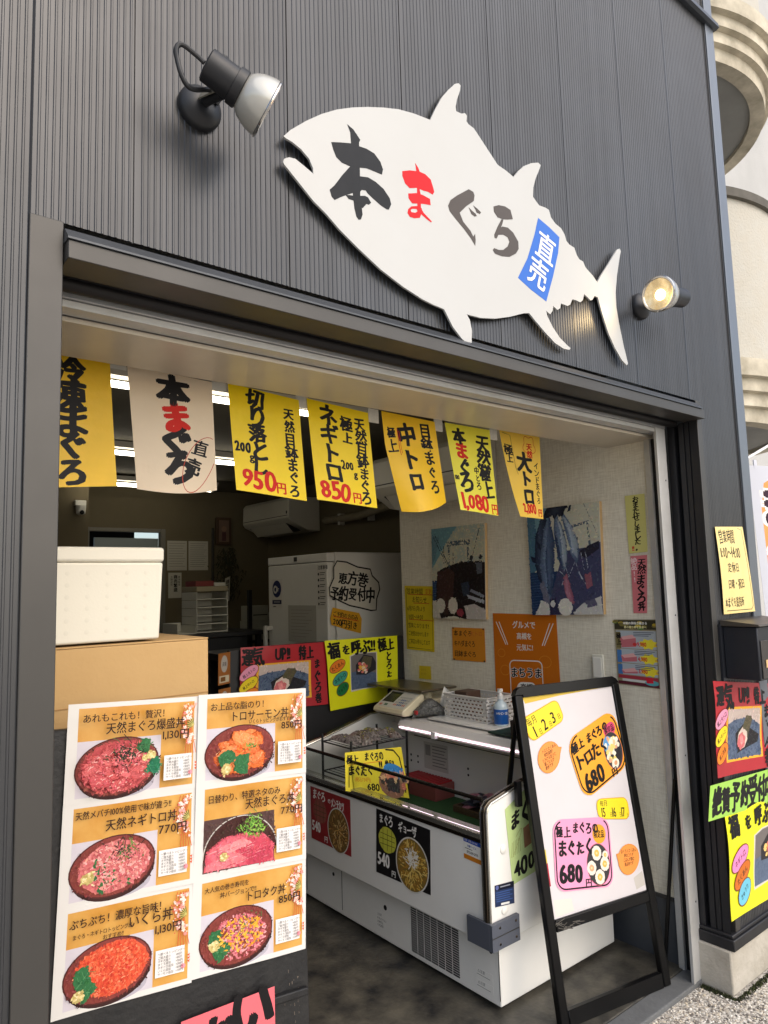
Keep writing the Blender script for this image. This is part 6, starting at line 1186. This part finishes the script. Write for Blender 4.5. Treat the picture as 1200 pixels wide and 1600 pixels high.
sticker([(2.4604, 0.2799, 0.5307), (2.5772, 0.2567, 0.5205), (2.5477, 0.2462, 0.4183), (2.4438, 0.2659, 0.4214)], ORG, 0, 'lower round orange bubble sticker to the right of the pink price',
    [], lambda s: (s.line('lettering', [(.5+(x-.5)*.97, .5+(y-.5)*.97) for x, y in bub2], .016, e_o, closed=True), lines5(s, ('まぐろとたくあん', '夢のコラボ', 'ごはんが進む', '逸品巻です', ''), 0)), outline=bub2)
tag(obj('thin_pole', MB().tube([(2.712, .262, .022), (2.735, .180, .745)], .0075, M_AB, n=10)), 'thin black pole leaning against the door frame behind the sandwich board', 'pole')
# ================================================================ menu stand with six cards
ms = thing('menu_stand', 'black scuffed menu stand carrying six bowl menu cards at the left jamb', 'menu stand', (.75, .3, 0)); M_MS = mat('scuffed_black', (20, 20, 22), rough=.5, noise=.8, scale=18, dark=(34, 33, 32), bump=.2, bscale=60)
a_, b_ = -.094, .045; MUv = Vector((math.cos(a_), math.sin(a_), 0)); _C = Vector((-math.sin(a_), math.cos(a_), 0)); MVv = Vector((0, 0, math.cos(b_)))+_C*math.sin(b_); MO = Vector((.432, .31, .653)); rl = -.045
MU2 = MUv*math.cos(rl)+MVv*math.sin(rl); MV2 = -MUv*math.sin(rl)+MVv*math.cos(rl); MNv = MU2.cross(MV2)
def mp2(u, v, d=0.): return MO+MU2*u+MV2*v+MNv*d
pq = lambda u, v, d: tuple(MO+MUv*u+MVv*v+MNv*d)
obj('board', MB().prism([(-.03, -.62), (.605, -.66), (.612, .56), (-.03, .60)], pq, -.004, -.03, M_MS), ms, bevel=.004)
for u in (.0, .54): obj('support', MB().prism([(u, -.63), (u+.04, -.63), (u+.04, .3), (u, .3)], pq, -.031, -.06, M_MS), ms)
obj('shelf', MB().prism([(-.02, -.10), (.60, -.13), (.60, -.112), (-.02, -.082)], pq, -.0035, .012, M_MS), ms, bevel=.003)
q = MB(); rnd = random.Random(6)
for k in range(45):
    u = .585-abs(rnd.gauss(0, .02)); v = rnd.uniform(-.5, -.06); r_ = rnd.uniform(.0005, .0016); L_ = rnd.uniform(.001, .008)
    q.add([pq(u, v, -.0034), pq(u+r_, v, -.0034), pq(u+r_, v+L_, -.0034), pq(u, v+L_, -.0034)], [(0,1,2,3)], mat('scuff_pale', (120, 108, 96), rough=.8))
obj('scuffs', q, ms, smooth=False, recalc=False)['kind'] = 'stuff'
GOLD = mat('menu_gold', (192, 130, 38), rough=.3, noise=.9, scale=7, dark=(214, 168, 88), coat=.3); CARD = mat('card_white', (214, 211, 206), rough=.3, coat=.3); INKB = ink(48, 26, 20)
def bowl(s, kind, cx_=.375, cy_=.665, rx_=.315, ry_=.215):
    p = 'photo'; i = ink; asp = s.w/s.h
    if kind == 3:
        s.rect(p, .075, .385, .70, .945, i(86, 62, 58)); s.ell(p, .40, .80, .33, .30, i(206, 200, 190), a0=180, a1=360); s.ell(p, .40, .81, .322, .30, i(70, 40, 36), a0=178, a1=362)
    else:
        s.rect(p, .075, .385, .70, .945, mat('lilac_print', (206, 198, 206), rough=.3, noise=.3, scale=8, coat=.3)); s.ell(p, cx_+.03, cy_+.19, rx_*.8, ry_*.45, i(176, 170, 180)); s.ell(p, cx_+.01, cy_+.055, rx_*.96, ry_*.92, i(60, 34, 32), rot=-6); s.ell(p, cx_, cy_, rx_, ry_, i(84, 40, 36), rot=-6); s.ell(p, cx_, cy_, rx_*.965, ry_*.955, i(134, 62, 56), rot=-6)
    def rnd_in(f=.85, x0=0., y0=0.):
        a = random.uniform(0, 6.28); r = random.random()**.5*f; return cx_+rx_*(x0+r*math.cos(a)), cy_+ry_*asp*(y0+r*math.sin(a))
    def blobs(n, cols, sz, f=.85, x0=0., y0=0., el=.75, jit=.25, nn=9, part=p):
        off = s.layer()
        for k in range(n):
            x, y = rnd_in(f, x0, y0); s.ell(part, x, y, sz*random.uniform(.6, 1.3), sz*el*random.uniform(.6, 1.2), i(*random.choice(cols)), rot=random.uniform(0, 180), n=nn, jit=jit, off=off+k*.000002)
    def gloss(n, cols, f=.7):
        off = s.layer()
        for k in range(n):
            x, y = rnd_in(f); a = random.uniform(-.9, .3); l_ = random.uniform(.012, .035)
            s.line(p, [(x-l_*.5*math.cos(a), y-l_*.5*math.sin(a)*asp), (x, y-.004), (x+l_*.5*math.cos(a), y+l_*.5*math.sin(a)*asp)], random.uniform(.0025, .006), i(*random.choice(cols)), off=off+k*.000002)
    def slices(n, base, L_, f=.62, x0=0., y0=0.):
        """overlapping slices of printed sashimi, each with a dark edge, a body and paler grain lines"""
        for k in range(n):
            x, y = rnd_in(f, x0, y0); a = random.uniform(-.7, .5); l_ = L_*random.uniform(.75, 1.25); w_ = l_*random.uniform(.42, .6); c_, q_ = math.cos(a), math.sin(a); v = random.uniform(-16, 18)
            def P_(u, t, g=1.): return (x+(u*l_*c_-t*w_*q_)*g, y+(u*l_*q_+t*w_*c_)*asp*g)
            sh = [(-.5,-.3),(-.2,-.5),(.3,-.46),(.5,-.2),(.46,.3),(.1,.5),(-.36,.42),(-.52,.1)]; sh = [(u+random.uniform(-.05,.05), t+random.uniform(-.06,.06)) for u, t in sh]
            mk = lambda d: i(*[max(0, min(250, int((b_+v+d)//6*6))) for b_ in base])
            s.poly(p, [P_(u, t, 1.05) for u, t in sh], mk(-34)); s.poly(p, [P_(u, t) for u, t in sh], mk(0)); s.poly(p, [P_(u*.8-.05, t*.7-.06) for u, t in sh], mk(12))
            for g in range(4): t0 = -.34+.2*g; s.line(p, [P_(-.42, t0), P_(0, t0-.07), P_(.4, t0+.02)], .0028, mk(34))
    def leaf(x, y, L_, rot, cols=((52, 110, 66), (84, 140, 92))):
        x = .375+(x-.30)*1.19
        c_, q_ = math.cos(R(rot)), math.sin(R(rot)); pts = []
        for k in range(22):
            t_ = k/21 if k < 11 else (21-k)/11; w_ = .42*math.sin(math.pi*min(1, t_))**.8*(1+.16*(k % 2)); sg = 1 if k < 11 else -1; a, b = (t_-.5)*L_, sg*w_*L_; pts.append((x+a*c_-b*q_, y+(a*q_+b*c_)*asp))
        s.poly(p, pts, i(*cols[0])); s.line(p, [(x-.45*L_*c_, y-.45*L_*q_*asp), (x+.45*L_*c_, y+.45*L_*q_*asp)], .006, i(*cols[1]))
        for k in (-.25, 0, .25): s.line(p, [(x+k*L_*c_, y+k*L_*q_*asp), (x+(k+.14)*L_*c_-.26*L_*q_, y+((k+.14)*L_*q_+.26*L_*c_)*asp)], .003, i(*cols[1])); s.line(p, [(x+k*L_*c_, y+k*L_*q_*asp), (x+(k+.14)*L_*c_+.26*L_*q_, y+((k+.14)*L_*q_-.26*L_*c_)*asp)], .003, i(*cols[1]))
    def wasabi(x, y, r):
        x = .375+(x-.30)*1.19
        s.ell(p, x, y, r, r*.9, i(196, 176, 110), jit=.12, n=18); off = s.layer()
        for k in range(26): s.ell(p, x+random.gauss(0, r*.42), y+random.gauss(0, r*.36)*asp, r*.25, r*.2, i(*random.choice([(226, 206, 146), (206, 186, 120), (236, 220, 170), (180, 160, 96)])), n=7, jit=.3, off=off+k*.000002)
    def shreds(x, y, n, L_, cols, sp_):
        x = .375+(x-.30)*1.19
        off = s.layer()
        for k in range(n):
            a = random.uniform(0, 6.28); X_, Y_ = x+random.gauss(0, sp_), y+random.gauss(0, sp_*.7)*asp; l_ = L_*random.uniform(.5, 1.2); b_2 = random.gauss(0, .4)
            s.line(p, [(X_-l_*.5*math.cos(a), Y_-l_*.5*math.sin(a)*asp), (X_+.004, Y_+.004), (X_+l_*.5*math.cos(a+b_2), Y_+l_*.5*math.sin(a+b_2)*asp)], .006, i(*random.choice(cols)), off=off+k*.000002)
    if kind == 0:
        s.ell(p, cx_, cy_, rx_*.9, ry_*.88, i(196, 84, 86), jit=.04, rot=-6); leaf(.47, .50, .16, -30); leaf(.50, .70, .20, 60, ((40, 120, 84), (70, 150, 110))); slices(34, (204, 92, 94), .13, .66, -.06, .04); blobs(120, [(228, 140, 134), (210, 100, 98), (236, 166, 156), (196, 80, 84)], .009, .78, -.06, .02, .5); gloss(50, [(244, 196, 188), (236, 170, 164)]); shreds(.33, .52, 70, .06, [(44, 44, 36), (66, 62, 46), (90, 96, 60)], .055); shreds(.33, .54, 10, .16, [(40, 36, 32)], .05); wasabi(.50, .57, .036); wasabi(.46, .60, .024)
    elif kind == 1:
        slices(20, (234, 124, 66), .20, .52, .08, -.02); gloss(60, [(250, 190, 140), (246, 170, 112)]); leaf(.20, .74, .18, 20); leaf(.32, .80, .20, -30); blobs(40, [(222, 90, 40), (240, 130, 60)], .012, .2, .05, -.1, .9); shreds(.37, .60, 40, .03, [(96, 140, 60), (140, 170, 80), (70, 110, 50)], .035); wasabi(.19, .84, .045)
    elif kind == 2:
        s.ell(p, cx_+.01, cy_, rx_*.82, ry_*.84, i(214, 120, 118), jit=.06, rot=-6); leaf(.22, .70, .16, -20); leaf(.26, .82, .18, 10); blobs(520, [(222, 132, 130), (206, 104, 104), (236, 168, 160), (214, 116, 118), (230, 150, 140), (190, 88, 92)], .014, .78, .06, .0, .6); gloss(60, [(246, 206, 196), (240, 186, 178)]); shreds(.36, .53, 60, .06, [(52, 54, 40), (84, 100, 56), (110, 140, 70), (40, 40, 34)], .05); blobs(12, [(60, 110, 60)], .012, .7, .1, .1); wasabi(.15, .74, .045)
    elif kind == 3:
        s.poly(p, [(.085,.93),(.10,.72),(.24,.60),(.40,.58),(.60,.62),(.69,.74),(.695,.94)], i(216, 92, 108))
        for pts, c_ in (([(.10,.74),(.30,.60),(.48,.62),(.40,.72),(.16,.84)], (224, 112, 124)), ([(.30,.74),(.56,.62),(.68,.72),(.60,.84),(.36,.86)], (206, 78, 96)), ([(.10,.86),(.34,.76),(.46,.86),(.30,.93),(.10,.93)], (230, 128, 136)), ([(.44,.86),(.66,.78),(.695,.90),(.60,.94),(.46,.94)], (198, 70, 90)), ([(.2,.70),(.42,.64),(.5,.70),(.3,.78)], (236, 150, 152))): s.poly(p, pts, i(*c_))
        for k in range(70): x, y = random.uniform(.12, .60), random.uniform(.66, .91); l_ = random.uniform(.02, .09); s.line(p, [(x, y), (x+l_*.5, y-.012), (x+l_, y-.018)], random.choice((.002, .003, .005)), i(*random.choice([(238, 166, 170), (228, 130, 140), (188, 60, 82), (244, 186, 186)])))
        shreds(.40, .52, 240, .05, [(90, 150, 50), (130, 180, 70), (70, 120, 44), (160, 200, 90)], .05); wasabi(.19, .80, .035)
    elif kind == 4:
        s.ell(p, cx_+.03, cy_-.01, rx_*.82, ry_*.84, i(222, 92, 62), jit=.03, rot=-6); off = s.layer(); blobs(760, [(230, 98, 62), (214, 76, 50), (240, 124, 84), (222, 88, 58), (206, 64, 46)], .0105, .80, .03, -.03, .95, .05, 9); gloss(90, [(250, 170, 130), (246, 150, 110)], .76); leaf(.16, .68, .18, -50); leaf(.18, .82, .16, 10); wasabi(.13, .84, .045)
    else:
        blobs(480, [(226, 134, 140), (208, 104, 114), (236, 166, 168), (216, 120, 126), (190, 90, 100)], .014, .76, .06, .04, .6); gloss(50, [(246, 206, 200)]); leaf(.16, .66, .17, -40); leaf(.20, .80, .17, 10); blobs(110, [(240, 172, 50), (232, 150, 40), (246, 190, 80)], .017, .62, .12, -.02, .45); shreds(.38, .58, 50, .022, [(70, 110, 60), (110, 140, 80)], .07); wasabi(.14, .72, .045)
def cherry(s):
    p = 'blossom'; i = ink; asp = s.w/s.h
    for k in range(5): x = .84+.022*k; s.line(p, [(x+.03, .06), (x+.02*math.sin(k), .25), (x+.05-.01*k, .42), (x+.04, .60)], .005, i(206, 90, 50))
    off = s.layer()
    for k in range(46):
        t_ = random.random(); x, y = .94-.12*t_*(1-t_)*2+random.gauss(0, .022), .08+.40*t_+random.gauss(0, .02); x = min(.955, max(.82, x)); y = max(.075, y); r = random.uniform(.012, .021); c_ = random.choice([(238, 206, 196), (232, 170, 160), (246, 224, 210), (226, 146, 136), (240, 196, 176)])
        s.poly(p, [(x+r*(1 if q % 2 else .5)*math.cos(q*.628+k), y+r*(1 if q % 2 else .5)*math.sin(q*.628+k)*asp) for q in range(10)], i(*c_), off=off+k*.000002)
    off = s.layer()
    for k in range(40):
        t_ = random.random(); x, y = .93-.16*t_*(1-t_)*2+random.gauss(0, .026), .08+.40*t_+random.gauss(0, .02); x = min(.96, max(.78, x)); s.ell(p, x, y, .005, .005, i(*random.choice([(206, 80, 70), (250, 236, 220), (220, 130, 60)])), n=6, off=off+k*.000002)
    for x0, y0 in ((.945, .30),):
        for k in range(7): a = R(150+18*k); s.line(p, [(x0, y0), (x0+.06*math.cos(a), y0-.06*math.sin(a)*asp*-1)], .006, i(96, 104, 50))
        for k in range(6): a = R(158+18*k); s.line(p, [(x0, y0), (x0+.055*math.cos(a), y0+.055*math.sin(a)*asp)], .004, i(206, 190, 110))
    s.ell(p, .925, .80, .018, .018, i(236, 150, 160), n=8)
    for k in range(3): s.poly(p, [(.955,.70+.03*k),(.975,.69+.03*k),(.97,.72+.03*k)], i(214, 90, 50))
def menu_card(c, r, kind, label, texts, tilt=0.):
    u0, u1 = (.0, .302) if c == 0 else (.300, .600); v1 = .652-.2165*r+(.003 if c else 0); v0 = v1-.2185; d = .0006+.0009*(2-r)+(.0004 if c else 0)
    s = Sheet([mp2(u0, v1, d+.004*0), mp2(u1, v1, d), mp2(u1, v0, d), mp2(u0, v0, d)], bend=lambda x, y: (.0025*math.sin(4*x+1.5*y+c+r), 0, 0), thick=.0006); s.base(CARD)
    s.rect('design', .075, .05, .965, .945, GOLD); bowl(s, kind); s.rect('design', .715, .60, .935, .86, ink(234, 230, 226))
    s.mottle('photo', 900, .009, 7, (.08, .39, .70, .94), light=True); cherry(s)
    s.text('〜選べるトッピング〜', .725, .635, .030, mt=INKB, sx=.98, part='lettering')
    for j, (t, pr) in enumerate((('ご飯大盛り', '+100円'), ('ネギ大盛り', '+100円'), ('まぐろ追加', '+300円'), ('ネギトロ追加', '+200円'), ('いくら追加', '+300円'), ('サーモン追加', '+200円'))):
        s.text(t, .73, .67+.031*j, .029, mt=INKB, sx=.95); s.text(pr, .865, .67+.031*j, .029, mt=INKB, sx=.85)
    for kw in texts:
        a = dict(kw); a['bold'] = max(a.get('bold', 0), .011); s.text(a.pop('t'), a.pop('x'), a.pop('y'), a.pop('s'), mt=INKB, **a)
    s.build('menu_card', label, 'menu card', 'bowl menu cards on the stand', 'card')
MC = [(0,0,0,'menu card at 1,130 yen with mixed red tuna bowl, shredded nori on top', [H('あれもこれも！贅沢！', .09, .145, .095, sx=.95), H('天然まぐろ爆盛丼', .26, .26, .125, sx=.84, bold=.012), H('1,130円', .69, .38, .115)]),
      (1,0,1,'menu card at 850 yen with orange salmon bowl and ginger', [H('お上品な脂のり！', .085, .14, .095, sx=.95), H('トロサーモン丼', .26, .26, .125, sx=.86, bold=.006), H('いくらトッピングがおすすめ!!', .43, .335, .055, sx=.80), H('850円', .735, .41, .11)]),
      (0,1,2,'menu card at 770 yen with pink minced tuna bowl and nori shreds', [H('天然メバチ100%使用で味が違う!!', .085, .12, .085, sx=.80), H('天然ネギトロ丼', .30, .25, .125, sx=.86, bold=.006), H('770円', .70, .38, .12, bold=.006)]),
      (1,1,3,'menu card at 770 yen with large sliced tuna and green sprouts', [H('日替わり、特選ネタのみ', .09, .16, .095, sx=.86), H('天然まぐろ丼', .42, .265, .125, sx=.84, bold=.006), H('770円', .745, .40, .11, bold=.006)]),
      (0,2,4,'menu card at 1,130 yen with a red salmon roe bowl', [H('ぷちぷち！濃厚な旨味！', .085, .155, .10, sx=.88), H('まぐろ・ネギトロトッピングが', .11, .275, .052, sx=.80), H('おすすめ!!', .32, .335, .052, sx=.9), H('いくら丼', .50, .25, .135, sx=.86, bold=.008), H('1,130円', .70, .385, .11, bold=.006)]),
      (1,2,5,'menu card at 850 yen with minced tuna and yellow pickles bowl', [H('大人気の巻き寿司を', .09, .125, .065, sx=.9), H('丼バージョンで!!', .22, .205, .065, sx=.9), H('トロタク丼', .44, .275, .115, sx=.86, bold=.006), H('850円', .735, .385, .11, bold=.006)])]
for a in MC: menu_card(*a)
ps_ = Sheet([(0.7019, 0.2667, 0.5700), (0.9339, 0.2450, 0.5738), (0.9302, 0.2351, 0.3469), (0.7023, 0.2564, 0.3416)], thick=.0006); ps_.base(mat('salmon_paper', (222, 104, 112), rough=.4, noise=.15, scale=9)); ps_.text('お', .16, .30, .5, bold=.05, wob=1., sx=.9); ps_.text('い', .52, .16, .5, bold=.05, wob=1., sx=.9)
ps_.build('salmon_sheet', 'salmon pink sheet with brush letters low on the black menu stand', 'notice')
# boxes behind the stand
bx0 = thing('styrofoam_box', 'white styrofoam box with lid on top of the cardboard box', 'box', (.55, .72, 1.43)); M_SF = mat('styrofoam', (228, 222, 205), rough=.85, noise=.12, scale=40, bump=.035, bscale=160, dark=(230, 223, 204))
def stap(x0, x1, y0, y1, z0, z1, k): return MB().add([(x0+k,y0+k,z0),(x1-k,y0+k,z0),(x1-k,y1-k,z0),(x0+k,y1-k,z0),(x0,y0,z1),(x1,y0,z1),(x1,y1,z1),(x0,y1,z1)], [(0,3,2,1),(4,5,6,7),(0,1,5,4),(1,2,6,5),(2,3,7,6),(3,0,4,7)], M_SF)
obj('body', stap(.30, .748, .50, .80, 1.4265, 1.6325, .007), bx0, bevel=.006); obj('lid', MB().box((.297, .497, 1.634), (.751, .803, 1.673), M_SF), bx0, bevel=.008)
dm_ = MB()
for i in range(7):
    for j in range(6): dm_.lathe((.40+.05*i, .5068-.0068*(1.455+.030*j-1.4265)/.206, 1.455+.030*j), (0, -1, 0), [(.0001, .006), (.0003, .002)], mat('styrofoam_dimple', (222, 216, 199), rough=.9), n=10, cap=(False, True))
obj('dimples', dm_, bx0)['kind'] = 'stuff'
cb = thing('cardboard_box', 'large brown cardboard box behind the menu cards', 'box', (.6, .75, .99)); M_CB = mat('cardboard', (196, 160, 108), rough=.85, noise=.25, scale=6, bump=.12, bscale=90, dark=(178, 142, 92))
obj('body', bx((.26, .505, .99), (.882, .98, 1.416), M_CB), cb, bevel=.004)
fp = MB().box((.262, .5035, 1.4165), (.881, .74, 1.4205), M_CB).box((.262, .743, 1.4165), (.881, .978, 1.420), M_CB); obj('flap', fp, cb, bevel=.001)
obj('crease', MB().box((.27, .5035, 1.268), (.88, .5048, 1.271), mat('cardboard_crease', (170, 132, 84), rough=.9)), cb, smooth=False)
s = Sheet([(.40, .5042, 1.23), (.62, .5042, 1.23), (.62, .5042, 1.15), (.40, .5042, 1.15)], thick=.0002); s.base(M_CB); s.text('AO', .12, .5, .9, bold=.03); s.build('x', None, None, parent=cb, sheet='print_patch')
bc = thing('blue_crate', 'blue plastic crate under the cardboard box', 'crate', (.6, .75, .62)); mbc = mat('crate_blue', (34, 84, 168), rough=.45)
q = MB().box((.28, .50, .70), (.88, .97, .735), mbc)
obj('bottom', q, bc); obj('rim', MB().box((.27, .49, .95), (.89, .515, .989), mbc).box((.27, .955, .95), (.89, .98, .989), mbc).box((.27, .5152, .95), (.295, .9548, .989), mbc).box((.865, .5152, .95), (.89, .9548, .989), mbc), bc, bevel=.004)
for a, b in (((.28, .50, .7352), (.88, .508, .9498)), ((.28, .962, .7352), (.88, .97, .9498)), ((.28, .5082, .7352), (.288, .9618, .9498)), ((.872, .5082, .7352), (.88, .9618, .9498))): obj('side', bx(a, b, mbc), bc)
tb = thing('low_table', 'black low table under the stacked boxes', 'table', (.6, .75, FZ)); obj('top', bx((.24, .47, .66), (.90, 1.0, .699), MD), tb, bevel=.004)
for x in (.26, .84):
    for y in (.49, .94): obj('leg', bx((x, y, FZ), (x+.04, y+.04, .6598), MD), tb)
bu = thing('black_bucket', 'round black rubber bucket half hidden behind the menu stand', 'bucket', (1.27, .95, FZ)); obj('body', MB().lathe((1.27, .95, FZ), (0, 0, 1), [(0, .13), (.20, .155), (.205, .16), (.215, .16), (.22, .152), (.03, .12)], mat('rubber_black', (26, 26, 27), rough=.6), n=40, cap=(True, True)), bu); obj('rim', MB().lathe((1.27, .95, FZ+.19), (0, 0, 1), [(0, .157), (.004, .164), (.02, .164), (.024, .158)], mat('rubber_black', (26, 26, 27)), n=40, cap=(False, False)), bu)
# ---------------------------------------------------------------- clean up
bpy.data.objects.remove(_to)
